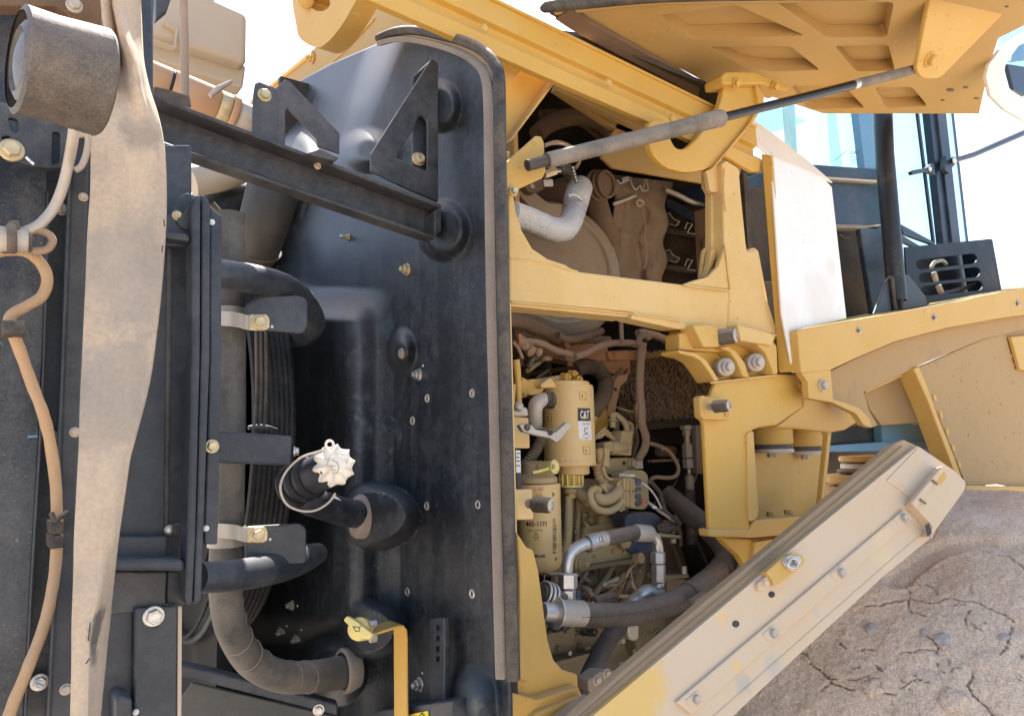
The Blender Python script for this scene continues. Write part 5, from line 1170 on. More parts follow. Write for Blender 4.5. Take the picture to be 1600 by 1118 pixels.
tube('bundle', [(972, 756, 1.19), (966, 768, 1.185), (954, 778, 1.18), (938, 780, 1.18), (930, 772, 1.19)], 9, tan_engine, lo)
tube('bundle', [(975, 778, 1.18), (966, 790, 1.175), (952, 798, 1.17), (936, 796, 1.17), (925, 785, 1.17), (922, 770, 1.175), (930, 763, 1.18), (936, 766, 1.185)], 5.5, tan_engine, lo)
tube('thin_lead', [(942, 728, 1.2), (946, 742, 1.2), (955, 749, 1.2), (964, 747, 1.2)], 2.6, tan_engine, lo, n=8)
for k in range(12):
    y = 749 + k*4; tube('wire', [(964, 757 + k*2.6, 1.185), (969, y + (2 if k < 6 else 4), 1.18), (976, y, 1.175)], 1.7, tan_engine, lo, n=6)
cbk = thing('connector_block', ('tan dusted connector block with small blue levers on the engine', 'connector block'), P(990, 765, 1.2))
plate('back_plate', [(968, 740), (980, 734), (1006, 734), (1013, 742), (1015, 786), (1008, 796), (970, 792)], 1.21, .03, tan_engine, cbk, rnd=4, bev=.003)
plate('plug_top', [(974, 746), (984, 746), (994, 748), (994, 754), (998, 758), (995, 767), (976, 766)], 1.17, .04, tan_engine, cbk, bev=.003)
plate('plug_bottom', [(976, 768), (998, 768), (998, 776), (1000, 786), (996, 793), (976, 791)], 1.17, .04, tan_engine, cbk, bev=.003)
plate('plug_rib', [(980, 746), (982, 746), (982, 791), (980, 791)], 1.166, .01, tan_engine, cbk); plate('plug_rib', [(986, 747), (988, 747), (988, 791), (986, 791)], 1.166, .01, tan_engine, cbk)
plate('label_tag', [(969, 740), (992, 741), (992, 744), (969, 743)], 1.168, .002, white_p, cbk, bev=0); text('tag_print', '4W9N 38', 969.5, 743, 2.2, 1.1675, ink, cbk, squeeze=1.1)
for y0, y1 in ((746, 758), (760, 767), (770, 780), (781, 791)):
    plate('blue_lever', [(996, y0), (1002, y0 + 1), (1003, y0 + 6), (1000, y1), (995, y1 - 1), (994, y0 + 5)], 1.165, .02, blue_plug, cbk, rnd=1.5)
plate('red_clip', [(1004, 779), (1010, 779), (1011, 786), (1005, 787)], 1.16, .01, redink, cbk, rnd=1)
tube('lead', [(1003, 754, 1.17), (1016, 764, 1.17), (1026, 778, 1.18), (1034, 795, 1.19)], 1.6, white_p, cbk, n=6); tube('lead', [(1010, 783, 1.17), (1022, 791, 1.17), (1030, 798, 1.18), (1045, 808, 1.19), (1060, 818, 1.2)], 2.6, steel_dusty, cbk, n=8)
tube('lead', [(1016, 752, 1.2), (1030, 768, 1.21), (1035, 784, 1.21), (1040, 800, 1.21)], 3.4, rubber_dusty, cbk, n=8, corr=(3, .1)); tube('lead', [(1034, 792, 1.19), (1046, 805, 1.19), (1062, 818, 1.2)], 4, rubber_dusty, cbk, n=8, wob=.2)
plate('tie_tab', [(1022, 789), (1028, 792), (1024, 795), (1019, 793)], 1.165, .003, white_p, cbk)
wlp = tube('wire_loop', [(1012, 692, 1.25), (1022, 694, 1.25), (1034, 698, 1.25), (1046, 706, 1.25), (1056, 720, 1.25), (1060, 734, 1.25), (1054, 744, 1.25), (1040, 746, 1.25), (1024, 745, 1.25), (1016, 750, 1.24)], 3.2, rope_mat, n=10, t=('thin dusty wire looping out right of the hanging conduit', 'wire'))
plate('tape_flag', [(1032, 699), (1034, 694), (1042, 700), (1036, 704)], 1.24, .004, rope_mat, wlp)

# engine block castings
eb = thing('engine_block', ('tan dusted engine block casting with ribs behind the hydraulic line', 'engine'), P(950, 830, 1.35))
plate('block_face', [(890, 745), (960, 750), (985, 800), (1000, 830), (1005, 900), (900, 910), (896, 800)], 1.32, .3, tan_engine, eb, rnd=6, bev=.008)
plate('cover', [(914, 822), (958, 816), (978, 808), (985, 830), (980, 850), (912, 852)], 1.295, .03, tan_engine, eb, rnd=6, bev=.006)
plate('cover_step', [(936, 805), (960, 800), (962, 818), (938, 822)], 1.30, .03, tan_engine, eb, rnd=4, bev=.004)
tube('rib', [(912, 800, 1.305), (914, 815, 1.30), (920, 824, 1.30), (932, 822, 1.30)], 4, tan_engine, eb); tube('rib', [(903, 770, 1.3), (902, 810, 1.3), (901, 850, 1.3)], 4, tan_engine, eb); tube('rib', [(895, 765, 1.31), (894, 850, 1.31)], 3, tan_engine, eb)
tube('oil_pipe', [(898, 762, 1.27), (910, 774, 1.26), (922, 784, 1.26), (935, 796, 1.27)], [8, 9, 9, 8], tan_engine, eb); cyl('oil_pipe_nut', (914, 777, 1.255), (922, 784, 1.255), 11, tan_engine, eb)
for x, y in ((972, 812), (920, 812), (985, 815)): bolt(eb, x, y, 1.30, 4, tan_engine, 'hex')
tube('squiggle', [(916, 800, 1.295), (921, 806, 1.295), (915, 811, 1.295), (920, 817, 1.295)], 2, tan_dark, eb, n=8)
vc = thing('pump_casting', ('low tan pump casting with turned boss under the steel line', 'pump'), P(950, 880, 1.25))
plate('body', [(900, 862), (930, 856), (966, 846), (990, 850), (998, 872), (990, 880), (908, 892), (898, 882)], 1.24, .08, tan_engine, vc, rnd=4, bev=.006)
plate('ledge', [(902, 886), (1000, 870), (1002, 876), (906, 894)], 1.225, .08, tan_dark, vc)
for k, r in enumerate((14, 11, 8, 5)): lathe('boss_step', P(908 + k*3, 880, 1.232 - k*.006), Vector((.2, -1, 0)), [(r*pmf, -.01), (r*pmf, 0), (r*.8*pmf, .003), (0, .003)], tan_engine, vc, n=24)
hexnut('plug', P(992, 872, 1.23), P(1003, 871, 1.21), 9, tan_engine, vc)
for x, y in ((930, 870), (958, 860), (975, 862)): bolt(vc, x, y, 1.238, 4, tan_engine, 'hex')
cyl('boss', (968, 848, 1.25), (978, 847, 1.21), 9, tan_engine, vc)
bp_ = thing('blue_connector', ('dark blue plastic plug covering part of the engine right side', 'connector'), P(1005, 830, 1.22))
plate('shell', [(978, 806), (990, 800), (1022, 800), (1030, 806), (1032, 828), (1026, 846), (1000, 848), (984, 842), (990, 825)], 1.225, .06, blue_plug, bp_, rnd=4, bev=.006)
plate('lower_skirt', [(980, 846), (1024, 844), (1022, 860), (990, 866), (982, 860)], 1.23, .05, blue_plug, bp_, rnd=3, bev=.004)
for k in range(5): plate('fin', [(978 + k*3, 808 + k*2), (980 + k*3, 807 + k*2), (980 + k*2, 824), (978 + k*2, 824)], 1.22, .01, blue_plug, bp_)
wb = thing('wire_bundle', ('bunched grey wires and plugs right of the blue plug', 'wire bundle'), P(1045, 820, 1.22))
for k in range(7): tube('wire', [(1030 + rnds.uniform(-3, 3), 818 + k*3, 1.21), (1042 + rnds.uniform(-5, 5), 822 + rnds.uniform(-8, 8), 1.2), (1060, 812 + k*3, 1.21)], 3.4, rubber_dusty, wb, n=8, wob=.2)
plate('mount_shelf', [(1030, 832), (1064, 836), (1064, 841), (1030, 838)], 1.2, .05, tan_engine, wb); bolt(wb, 1052, 832, Pl(P(1052, 834, 1.2), (0, 0, 1)), 5, steel_dusty, 'hex', n=(0, 0, 1)); hexnut('lower_nut', P(1052, 841, 1.2), P(1052, 848, 1.2), 5, steel_dusty, wb)

# oil filter
OC = P(843, 820, 1.2); pmo = mpp(OC); rO = 34*pmo; oc = Cy(OC, rO)
of = thing('oil_filter', ('yellow spin-on oil filter with printed number and a red marker date', 'oil filter'), Vector((OC.x, OC.y, zat(893, OC, 843))))
z0, z1 = zat(890, OC, 843), zat(756, OC, 843)
lathe('can', Vector((OC.x, OC.y, z0)), (0, 0, 1), [(rO*.70, -.001), (rO*.86, .004), (rO*.96, .014), (rO, .028), (rO, z1 - z0 - .006), (rO*1.015, z1 - z0 - .004), (rO*1.015, z1 - z0), (rO*.9, z1 - z0 + .002)], filter_mat, of, n=56)
lathe('head', Vector((OC.x - .004, OC.y, z1 + .003)), (0, 0, 1), [(rO*.92, 0), (rO*.95, .002), (rO*.95, 8*pmo), (rO*.7, 14*pmo), (rO*.62, 30*pmo), (rO*.4, 34*pmo), (0, 34*pmo)], tan_engine, of, n=40)
oc2 = P(865, 729, 1.14); od = (Vector((.25, -1, .05))).normalized()
lathe('fill_cap', oc2, od, [(9*pmo, -.03), (10*pmo, -.005), (11*pmo, 0), (11*pmo, .004), (8*pmo, .006), (7*pmo, .004), (0, .004)], lemon, of, n=28)
cpo = Pl(oc2 + od*.0062, od); stroke('cap_mark', [[(864, 725), (867, 727), (866, 732), (863, 732), (864, 725)]], cpo, 1, tan_dark, of)
tube('cap_arm', [(832, 738, 1.15), (845, 735, 1.145), (858, 731, 1.14)], 2.6, lemon, of, n=8); cyl('fill_neck', (858, 728, 1.17), (842, 724, 1.19), 6, brown_dirt, of)
text('part_number', '462\u20131171', 821.5, 821.5, 7.2, oc, ink, of, bold=True, squeeze=.83)
text('filter_text', 'Engine Oil Filter', 825, 829.5, 3.4, oc, tan_dark, of, squeeze=.75)
stroke('drop_symbol', [[(838, 832), (835, 836), (835, 839), (838, 840.5), (841, 839), (841, 836), (838, 832)], [(835, 843), (837, 843)], [(840, 843), (842, 843)]], oc, .9, ink, of)
text('maker_print', 'RPILLAR\u00ae', 834, 870.5, 4.6, oc, ink, of, bold=True, squeeze=.62)
bars = random.Random(5); y = 811
ls = []
while y < 864:
    ls.append([(864, y), (869.5 + bars.choice((0, 0, -2)), y)]); y += bars.choice((1.6, 2.0, 2.6))
stroke('bar_marks', ls, oc, .9, ink, of)
stroke('arrow_print', [[(864, 769), (866.5, 772), (864, 775), (864, 769)], [(869, 870), (870.5, 873), (868, 875), (869, 870)]], oc, .9, ink, of)
text('marker_date', '5-85', 834, 767, 6, oc, redink, of, ang=-.05, squeeze=1.0); text('marker_note', '506', 836, 774.5, 5, oc, redink, of, squeeze=1.1)
ob = plate('bumper_plate', [(806, 765), (832, 764), (834, 811), (808, 812)], 1.03, .025, filter_mat, rnd=3, bev=.004, t=('square yellow plate with bumper in front of the oil filter', 'bracket'))
bumper('rubber bumper pointing right in front of the oil filter', 834, 787, 860, 789, 13, 1.0)

# hydraulic steel line and big hose
hl = thing('hydraulic_line', ('bright steel hydraulic line arching between two hex fittings', 'hydraulic line'), P(950, 860, 1.08))
tube('left_elbow', [(886, 900, 1.08), (887, 880, 1.08), (892, 864, 1.08), (904, 854, 1.08), (918, 849, 1.08)], [9, 9.2, 9.5, 10, 10.5], steel, hl, n=22)
f0, f1, f2 = P(916, 850, 1.08), P(932, 844, 1.08), P(945, 841, 1.08)
tube('ferrule', [f0, f0.lerp(f1, .1), f1], [11, 14, 13], steel, hl, n=24, smooth=False); tube('collar', [f1, f2], [12, 12], steel_dusty, hl, n=24, smooth=False)
tube('hose', [(944, 841, 1.08), (965, 837, 1.08), (985, 833, 1.08), (998, 831, 1.08)], [11.5]*4, rubber_dusty, hl, n=22)
tube('ferrule', [P(993, 832, 1.08), P(995, 832, 1.08), P(1014, 833, 1.09), P(1016, 834, 1.09)], [12, 13.5, 13, 11], steel_dusty, hl, n=24, smooth=False)
tube('right_elbow', [(1012, 834, 1.09), (1021, 838, 1.09), (1027, 848, 1.09), (1029, 864, 1.09)], [8.5]*4, steel, hl, n=20)
stroke('hose_mark', [[(936, 838), (938, 847)], [(940, 837), (942, 846)]], Pl(P(938, 842, 1.055), (-.2, -1, .1)), 1.2, ink, hl)
hexnut('nut', P(887, 895, 1.07), P(887, 919, 1.07), 15.5, steel, hl); hexnut('adapter', P(887, 920, 1.07), P(887, 946, 1.07), 12.5, steel, hl); bolt(hl, 879, 937, 1.055, 2.5, ink, 'dome', name='plug')
hexnut('nut', P(1028, 862, 1.085), P(1028, 880, 1.085), 12, steel, hl); hexnut('adapter', P(1029, 881, 1.085), P(1029, 910, 1.085), 11, steel, hl)
cyl('spigot', (1030, 909, 1.085), (1030, 922, 1.085), 8, steel, hl); hexnut('lower_nut', P(1030, 920, 1.085), P(1030, 934, 1.085), 10, steel, hl)
tube('branch', [(1022, 922, 1.10), (1010, 926, 1.10), (998, 934, 1.11), (985, 944, 1.12), (970, 956, 1.14)], [11, 13, 12, 10, 10], steel, hl, n=20)
bgh = tube('return_hose', [(900, 958, 1.05), (940, 960, 1.05), (985, 958, 1.05), (1030, 948, 1.05), (1065, 934, 1.05), (1095, 915, 1.06), (1120, 895, 1.08), (1133, 880, 1.10), (1134, 862, 1.13), (1122, 842, 1.16), (1100, 820, 1.2), (1070, 795, 1.25), (1040, 770, 1.30)],
           [18, 18, 18, 18, 18, 18, 17.5, 17.5, 17.5, 17.5, 17, 16, 15], rubber_dusty, n=24, t=('large dusty return hose sweeping round the lower engine bay', 'hose'))
u0, u1 = P(846, 955, 1.05), P(910, 958, 1.05)
tube('ferrule', [u0.lerp(u1, .3), u0.lerp(u1, .32), u0.lerp(u1, .98), u1], [17, 20, 20, 18], steel_dusty, bgh, n=28, smooth=False); tube('stub', [u0, u0.lerp(u1, .3)], [15, 15], steel, bgh, n=24, smooth=False)
lathe('ferrule_bead', u0.lerp(u1, .3), u1 - u0, [(.020, -.002), (.0285, 0), (.0285, .004), (.02, .006)], steel, bgh, n=28)
tube('branch_stub', [(846, 925, 1.07), (860, 930, 1.07), (880, 936, 1.07)], [13, 14, 12], rubber_dusty, bgh)
for k in range(3): ring('stub_bead', P(850 + k*6, 926 + k*2, 1.07), P(880, 936, 1.07) - P(846, 925, 1.07), .0195, .003, steel, bgh, n=24)
stroke('hose_print', [[(910 + k*7, 964 - (k*k*.05)), (914 + k*7, 964 - (k*k*.05))] for k in range(20)], Pl(P(960, 962, 1.02), (0, -1, 0)), 1.2, ink, bgh)
def band(x, y, Y, d, r, w, m): 
    p = P(x, y, Y); lathe('pipe_clamp', p - Vector(d).normalized()*w*mpp(p)/2, d, [(r*mpp(p)*.97, 0), (r*mpp(p), .001), (r*mpp(p), w*mpp(p) - .001), (r*mpp(p)*.97, w*mpp(p))], m, bgh, n=32)
band(1078, 927, 1.052, P(1095, 915, 1.06) - P(1065, 934, 1.05), 19.5, 12, rubber_dusty); band(1129, 886, 1.09, P(1133, 880, 1.10) - P(1120, 895, 1.08), 19, 13, rubber_dusty)
plate('clamp_tail', [(1128, 888), (1138, 886), (1140, 908), (1132, 916)], 1.055, .005, rubber_dusty, bgh)
dhh = tube('drain_hose', [(968, 975, 1.14), (950, 1000, 1.12), (934, 1030, 1.10), (920, 1060, 1.08), (912, 1090, 1.07)], 15, M('grey_black_hose', (.03, .032, .035), .75, dust=.22, up=.3, bump=.4, fine=.6, scale=12, dcol=(.20, .17, .145)), n=22, t=('dark drain hose slanting down under the return hose', 'hose'))
cyl('drain_fitting', (912, 1080, 1.07), (908, 1110, 1.06), 9, steel_dusty, dhh)

# dark lower clutter
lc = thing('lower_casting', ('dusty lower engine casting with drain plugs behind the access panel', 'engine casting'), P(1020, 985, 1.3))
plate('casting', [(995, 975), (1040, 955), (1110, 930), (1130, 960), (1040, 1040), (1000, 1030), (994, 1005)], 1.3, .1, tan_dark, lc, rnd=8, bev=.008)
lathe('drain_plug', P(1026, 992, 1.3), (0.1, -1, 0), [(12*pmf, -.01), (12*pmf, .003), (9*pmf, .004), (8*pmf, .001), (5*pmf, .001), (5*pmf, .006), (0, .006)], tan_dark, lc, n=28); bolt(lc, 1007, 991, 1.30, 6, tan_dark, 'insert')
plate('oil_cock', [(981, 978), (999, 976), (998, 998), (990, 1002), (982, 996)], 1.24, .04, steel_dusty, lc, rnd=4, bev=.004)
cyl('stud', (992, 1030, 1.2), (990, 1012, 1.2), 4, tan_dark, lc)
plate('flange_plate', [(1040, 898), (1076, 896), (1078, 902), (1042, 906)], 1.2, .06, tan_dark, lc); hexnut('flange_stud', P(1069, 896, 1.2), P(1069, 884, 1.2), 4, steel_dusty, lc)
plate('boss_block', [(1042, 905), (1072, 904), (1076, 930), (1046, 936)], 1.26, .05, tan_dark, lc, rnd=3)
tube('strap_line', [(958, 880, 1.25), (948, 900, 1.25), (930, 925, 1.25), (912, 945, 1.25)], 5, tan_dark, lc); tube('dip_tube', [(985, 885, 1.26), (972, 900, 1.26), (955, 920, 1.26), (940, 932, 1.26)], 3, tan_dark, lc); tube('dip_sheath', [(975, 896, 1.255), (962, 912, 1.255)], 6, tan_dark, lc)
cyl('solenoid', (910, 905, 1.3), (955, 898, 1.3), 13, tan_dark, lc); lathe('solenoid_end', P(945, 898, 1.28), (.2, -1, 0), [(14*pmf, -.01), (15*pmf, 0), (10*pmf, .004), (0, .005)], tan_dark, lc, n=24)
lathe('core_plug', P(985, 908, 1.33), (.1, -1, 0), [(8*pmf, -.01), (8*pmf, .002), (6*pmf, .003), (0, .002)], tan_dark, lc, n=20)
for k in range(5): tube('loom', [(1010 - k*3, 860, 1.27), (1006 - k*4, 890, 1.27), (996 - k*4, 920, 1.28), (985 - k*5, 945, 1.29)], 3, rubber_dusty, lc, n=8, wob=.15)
pb2 = thing('plug_pair', ('two black multi-wire plugs under the steel elbow', 'connector'), P(940, 935, 1.16))
cyl('plug', (928, 940, 1.15), (958, 932, 1.15), 9, rubber, pb2); cyl('plug_nose', (957, 932, 1.15), (962, 931, 1.15), 7, rubber, pb2); cyl('side_plug', (902, 922, 1.18), (902, 940, 1.18), 6, blue_plug, pb2)
tube('lead', [(928, 940, 1.15), (915, 948, 1.16), (905, 955, 1.18)], 2.4, steel_dusty, pb2, n=8)
wt = thing('wire_tangle', ('dark tangle of wires under the large hose ferrule', 'wire tangle'), P(880, 985, 1.16))
for k in range(16):
    x, y = rnds.choice(((868, 980), (915, 984), (876, 978))); pts = [(x + rnds.uniform(-16, 16), y + rnds.uniform(-9, 9), 1.15 + rnds.uniform(0, .03)) for _ in range(5)]
    tube('wire', pts, 1.9, rubber, wt, n=6)
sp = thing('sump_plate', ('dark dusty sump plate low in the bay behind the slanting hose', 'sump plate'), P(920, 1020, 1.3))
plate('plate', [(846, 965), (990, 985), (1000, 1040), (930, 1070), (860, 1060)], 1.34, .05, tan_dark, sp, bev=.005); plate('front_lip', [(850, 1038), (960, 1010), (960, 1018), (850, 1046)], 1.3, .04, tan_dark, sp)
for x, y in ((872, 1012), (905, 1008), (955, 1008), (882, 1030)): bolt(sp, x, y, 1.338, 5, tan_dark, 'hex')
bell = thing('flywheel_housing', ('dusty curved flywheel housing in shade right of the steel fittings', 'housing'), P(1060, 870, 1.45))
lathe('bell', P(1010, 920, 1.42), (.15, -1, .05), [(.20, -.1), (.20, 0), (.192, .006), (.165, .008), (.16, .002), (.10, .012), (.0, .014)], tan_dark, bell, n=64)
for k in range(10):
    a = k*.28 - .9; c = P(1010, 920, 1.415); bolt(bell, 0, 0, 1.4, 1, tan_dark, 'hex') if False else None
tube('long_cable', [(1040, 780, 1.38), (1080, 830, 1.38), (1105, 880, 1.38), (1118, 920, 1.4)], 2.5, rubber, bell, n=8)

# steel fittings in the dark, right
fi = thing('hose_fitting', ('stacked steel hex fittings with hose hanging in the dark right of the engine', 'fitting'), P(1075, 720, 1.35))
for (ya, yb, r, m_) in ((664, 671, 10, steel_dusty), (671, 680, 7, steel_dusty), (680, 693, 5, gold_steel), (693, 715, 8.5, steel_dusty), (716, 731, 9, steel_dusty)):
    hexnut('hex_section', P(1072 + (ya - 664)*.06, ya, 1.34), P(1072 + (yb - 664)*.06, yb, 1.34), r, m_, fi)
cyl('stem', (1076, 731, 1.34), (1077, 742, 1.34), 3.5, steel, fi); cyl('end_sleeve', (1077, 742, 1.34), (1078, 764, 1.34), 7, steel_dusty, fi); cyl('hose', (1078, 764, 1.34), (1081, 850, 1.34), 8, rubber, fi)
plate('side_block', [(1088, 664), (1096, 664), (1098, 740), (1090, 740)], 1.36, .02, steel_dusty, fi); plate('crossbar', [(1010, 672), (1096, 665), (1096, 690), (1010, 696)], 1.5, .03, void, fi); plate('crossbar', [(1020, 718), (1062, 716), (1062, 720), (1020, 722)], 1.42, .02, copper, fi)
cyl('side_sensor', (1028, 704, 1.42), (1052, 705, 1.42), 9, tan_dark, fi)
plate('light_gap_plate', [(1041, 737), (1056, 737), (1050, 742)], 1.6, .004, white_p, fi)  # white plate paints the light showing through a gap

# lower left yellow frame
ly = thing('lower_yellow_frame', ('yellow lower frame plate with curved cut-out at the bottom centre', 'frame plate'), P(840, 1020, 1.0))
plate('face', [(812, 850), (834, 858), (842, 890), (850, 950), (857, 1000), (866, 1030), (880, 1046), (903, 1053), (905, 1085), (860, 1096), (830, 1112), (800, 1150), (770, 1150), (776, 1075), (812, 1058)], .995, .012, yellow_dusty, ly, bev=.004)
plate('ridge', [(808, 830), (826, 858), (832, 980), (828, 1066), (812, 1062), (812, 900)], .985, .02, yellow_dusty, ly, bev=.004)
plate('ledge', [(776, 1075), (840, 1092), (905, 1072), (912, 1090), (845, 1118), (800, 1150), (770, 1150)], .975, .03, yellow_dusty, ly, bev=.004)
plate('lower_step', [(840, 1112), (912, 1086), (906, 1140), (800, 1150)], .965, .03, yellow_dusty, ly, bev=.004)

# loose wiring and small hoses filling the shaded depth of the bay
lw_ = thing('loose_wiring', ('tangle of thin dusty wires and small hoses in the shaded depth of the engine bay', 'wiring'), P(960, 940, 1.3))
wm = (rubber, rubber_dusty, rope_mat, tan_dark, tan_engine, steel_dusty)
for k in range(46):
    zone = rnds.choice(((850, 1000, 895, 960, 1.22, 1.30), (985, 1110, 735, 930, 1.34, 1.52), (900, 1000, 830, 930, 1.24, 1.30), (930, 1000, 575, 720, 1.34, 1.42), (812, 860, 560, 620, 1.28, 1.4)))
    x, y = rnds.uniform(zone[0], zone[1]), rnds.uniform(zone[2], zone[3]); a = rnds.uniform(0, 6.28); pts = []
    for i in range(5):
        pts.append((min(max(x, zone[0]), zone[1]), min(max(y, zone[2]), zone[3]), rnds.uniform(zone[4], zone[5]))); a += rnds.uniform(-.7, .7); x += 22*math.cos(a); y += 22*math.sin(a)
    tube('wire', pts, rnds.choice((1.3, 1.6, 2.2, 3.0, 4.0)), rnds.choice(wm), lw_, n=8, sub=5)
for k in range(26):
    x, y, Y = rnds.choice(((rnds.uniform(895, 1000), rnds.uniform(760, 900), 1.29), (rnds.uniform(860, 990), rnds.uniform(960, 1040), 1.31), (rnds.uniform(1010, 1100), rnds.uniform(900, 1010), 1.27)))
    bolt(lw_, x, y, Y, rnds.uniform(3, 5.5), rnds.choice((tan_engine, tan_dark, steel_dusty)), rnds.choice(('hex', 'nut', 'insert')), name='loose_bolt_head' if False else 'bolt_head')
# ================================================================== fender
fe = thing('fender', ('dusty yellow fender with bolted band and mud-spattered inner guard above the tyre', 'fender'), P(1430, 540, .9))
fpl = P3((1250, 515, .95), (1600, 450, 1.0), (1255, 580, .95))
plate('outer_band', [(1246, 515), (1400, 488), (1500, 470), (1640, 440), (1640, 486), (1560, 497), (1480, 512), (1400, 533), (1336, 560), (1298, 578), (1252, 582)], fpl, .02, yellow_dusty, fe, bev=.003)
for x, y in ((1342, 516), (1460, 496), (1591, 474)): bolt(fe, x, y, fpl, 6.5, steel_dusty, 'rivet'); plate('rivet_core', circ(x, y, 2.4, 2.8, 10), fpl.up(.003), .001, ink, fe, bev=0)
plate('foot_plate', [(1252, 582), (1298, 577), (1302, 624), (1318, 628), (1344, 638), (1360, 655), (1362, 668), (1350, 664), (1338, 646), (1300, 628), (1264, 622), (1262, 596)], fpl.up(-.004), .015, yellow_dusty, fe, bev=.003, rnd=2)
bolt(fe, 1284, 602, fpl.up(-.003), 10, steel_dusty, 'hex')
gpl = P3((1300, 580, 1.02), (1600, 500, 1.07), (1500, 760, 1.05))
plate('arch_rib', [(1298, 579), (1336, 560), (1400, 533), (1480, 512), (1640, 480), (1640, 505), (1540, 528), (1448, 566), (1350, 612), (1358, 640), (1372, 664), (1362, 668), (1340, 644), (1302, 626)], gpl.up(.02), .02, mudguard, fe)
plate('inner_pocket', [(1350, 612), (1428, 576), (1440, 592), (1465, 658), (1378, 664), (1360, 640)], gpl.up(-.06), .01, mudguard, fe)
tube('pocket_edge', [P(1350, 612, 1.045), P(1390, 594, 1.045), P(1428, 576, 1.045)], 2.5, yellow_dusty, fe, n=8)
plate('rear_rib', [(1428, 576), (1436, 572), (1448, 600), (1466, 650), (1490, 710), (1512, 770), (1522, 792), (1516, 792), (1500, 760), (1474, 690), (1450, 625)], gpl.up(.03), .05, yellow_dusty, fe, bev=.003)
plate('splash_guard', [(1434, 574), (1540, 528), (1640, 500), (1640, 770), (1560, 756), (1511, 760), (1466, 648), (1446, 600)], gpl.up(.005), .01, mudguard, fe)
plate('lower_lip', [(1508, 758), (1640, 760), (1640, 815), (1522, 812)], gpl.up(.03), .03, yellow_dusty, fe, bev=.003)
plate('corner_clip', [(1580, 526), (1640, 520), (1640, 582), (1594, 577)], gpl.up(.02), .012, yellow_dusty, fe)
for k in range(5):
    t_ = (k + .5)/5; x = 1455 + 48*t_; y = 608 + 130*t_
    plate('weld_tab', [(x - 1, y - 5), (x + 3, y - 4), (x + 5, y + 5), (x + 1, y + 5)], gpl.up(.033), .006, yellow_dusty, fe)
dk = [fpl.hit(x, y) + Vector((0, .012, 0)) for x, y in ((1248, 516), (1400, 489), (1500, 471), (1640, 441), (1800, 410))]
dv = dk + [p + Vector((0, 1.1, 0)) for p in dk] + [p - Vector((0, 0, .012)) for p in dk] + [p + Vector((0, 1.1, -.012)) for p in dk]; df = []
for i in range(4): df += [(i, i+1, 6+i, 5+i), (10+i, 15+i, 16+i, 11+i), (i, 10+i, 11+i, i+1), (5+i, 6+i, 16+i, 15+i)]
df += [(0, 5, 15, 10), (4, 14, 19, 9)]
mk('fender_deck', dv, df, yellow_dusty, fe)  # unseen fender top, added to keep sun off the tyre
bl_ = random.Random(9); v = []; f = []
sp_ = gpl.up(.0052); ux = (sp_.hit(1510, 640) - sp_.hit(1500, 640)).normalized(); uy = (sp_.hit(1500, 630) - sp_.hit(1500, 640)).normalized()
for k in range(70):
    x, y = bl_.uniform(1475, 1598), bl_.uniform(540, 745)
    if x < 1466 + (y - 600)*.3 + 20: continue
    c = sp_.hit(x, y); r = bl_.choice((.0022, .003, .004, .0065)); b = len(v); m = 9
    for ring_ in (1, .6):
        for i in range(m):
            a = 2*math.pi*i/m; rr_ = r*ring_*bl_.uniform(.7, 1.3); v.append(c + ux*rr_*math.cos(a) + uy*rr_*math.sin(a)*1.1 + sp_.n*(0 if ring_ == 1 else r*.35))
    v.append(c + sp_.n*r*.45)
    for i in range(m):
        f.append((b + i, b + (i + 1) % m, b + m + (i + 1) % m, b + m + i)); f.append((b + m + i, b + m + (i + 1) % m, b + 2*m))
mk('mud_spatter', v, f, M('dried_mud_spatter', (.40, .27, .16), .9, dust=.5, up=0, dcol=(.48, .34, .2), bump=.3), fe, kind='stuff', smooth=60)

# ================================================================== cab
cbm = thing('cab', ('slate blue operator cab with glass windows at the right edge', 'cab'), P(1390, 330, 1.3))
plate('rear_window', [(1140, 130), (1372, 120), (1360, 268), (1150, 268)], 1.45, .006, pane, cbm, bev=0)
plate('window_post', [(1334, 120), (1368, 120), (1374, 282), (1352, 268), (1350, 250)], 1.42, .03, blue_paint, cbm)
plate('inner_pillar', [(1228, 120), (1240, 120), (1246, 240), (1238, 240)], 1.6, .03, pale_paint, cbm); plate('roof_edge', [(1130, 190), (1200, 160), (1260, 190), (1180, 215)], 1.62, .02, pane, cbm, bev=0)
plate('window_sill', [(1262, 256), (1372, 264), (1376, 280), (1280, 276)], 1.41, .05, cab_paint, cbm, bev=.003)
plate('sill_trim', [(1280, 275), (1374, 281), (1374, 285), (1284, 279)], 1.405, .05, steel_dusty, cbm)
plate('upper_wall', [(1284, 278), (1376, 284), (1382, 350), (1306, 356)], 1.43, .02, cab_paint, cbm, bev=.004)
plate('wall_ledge', [(1300, 350), (1372, 352), (1372, 358), (1304, 356)], 1.40, .04, seal_tan, cbm)
plate('lower_wall', [(1344, 356), (1386, 350), (1398, 500), (1366, 500)], 1.40, .02, cab_paint, cbm, bev=.004)
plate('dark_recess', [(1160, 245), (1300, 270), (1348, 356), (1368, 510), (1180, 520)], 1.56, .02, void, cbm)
plate('recess_sill', [(1156, 282), (1192, 268), (1192, 290), (1158, 300)], 1.52, .02, cab_paint, cbm)
tube('cobweb', [(1312, 366, 1.45), (1325, 372, 1.45), (1342, 362, 1.45)], .6, seal_tan, cbm, n=5)
plate('window_edge', [(1292, 118), (1300, 118), (1316, 260), (1302, 256)], 1.43, .01, pane, cbm, bev=0)
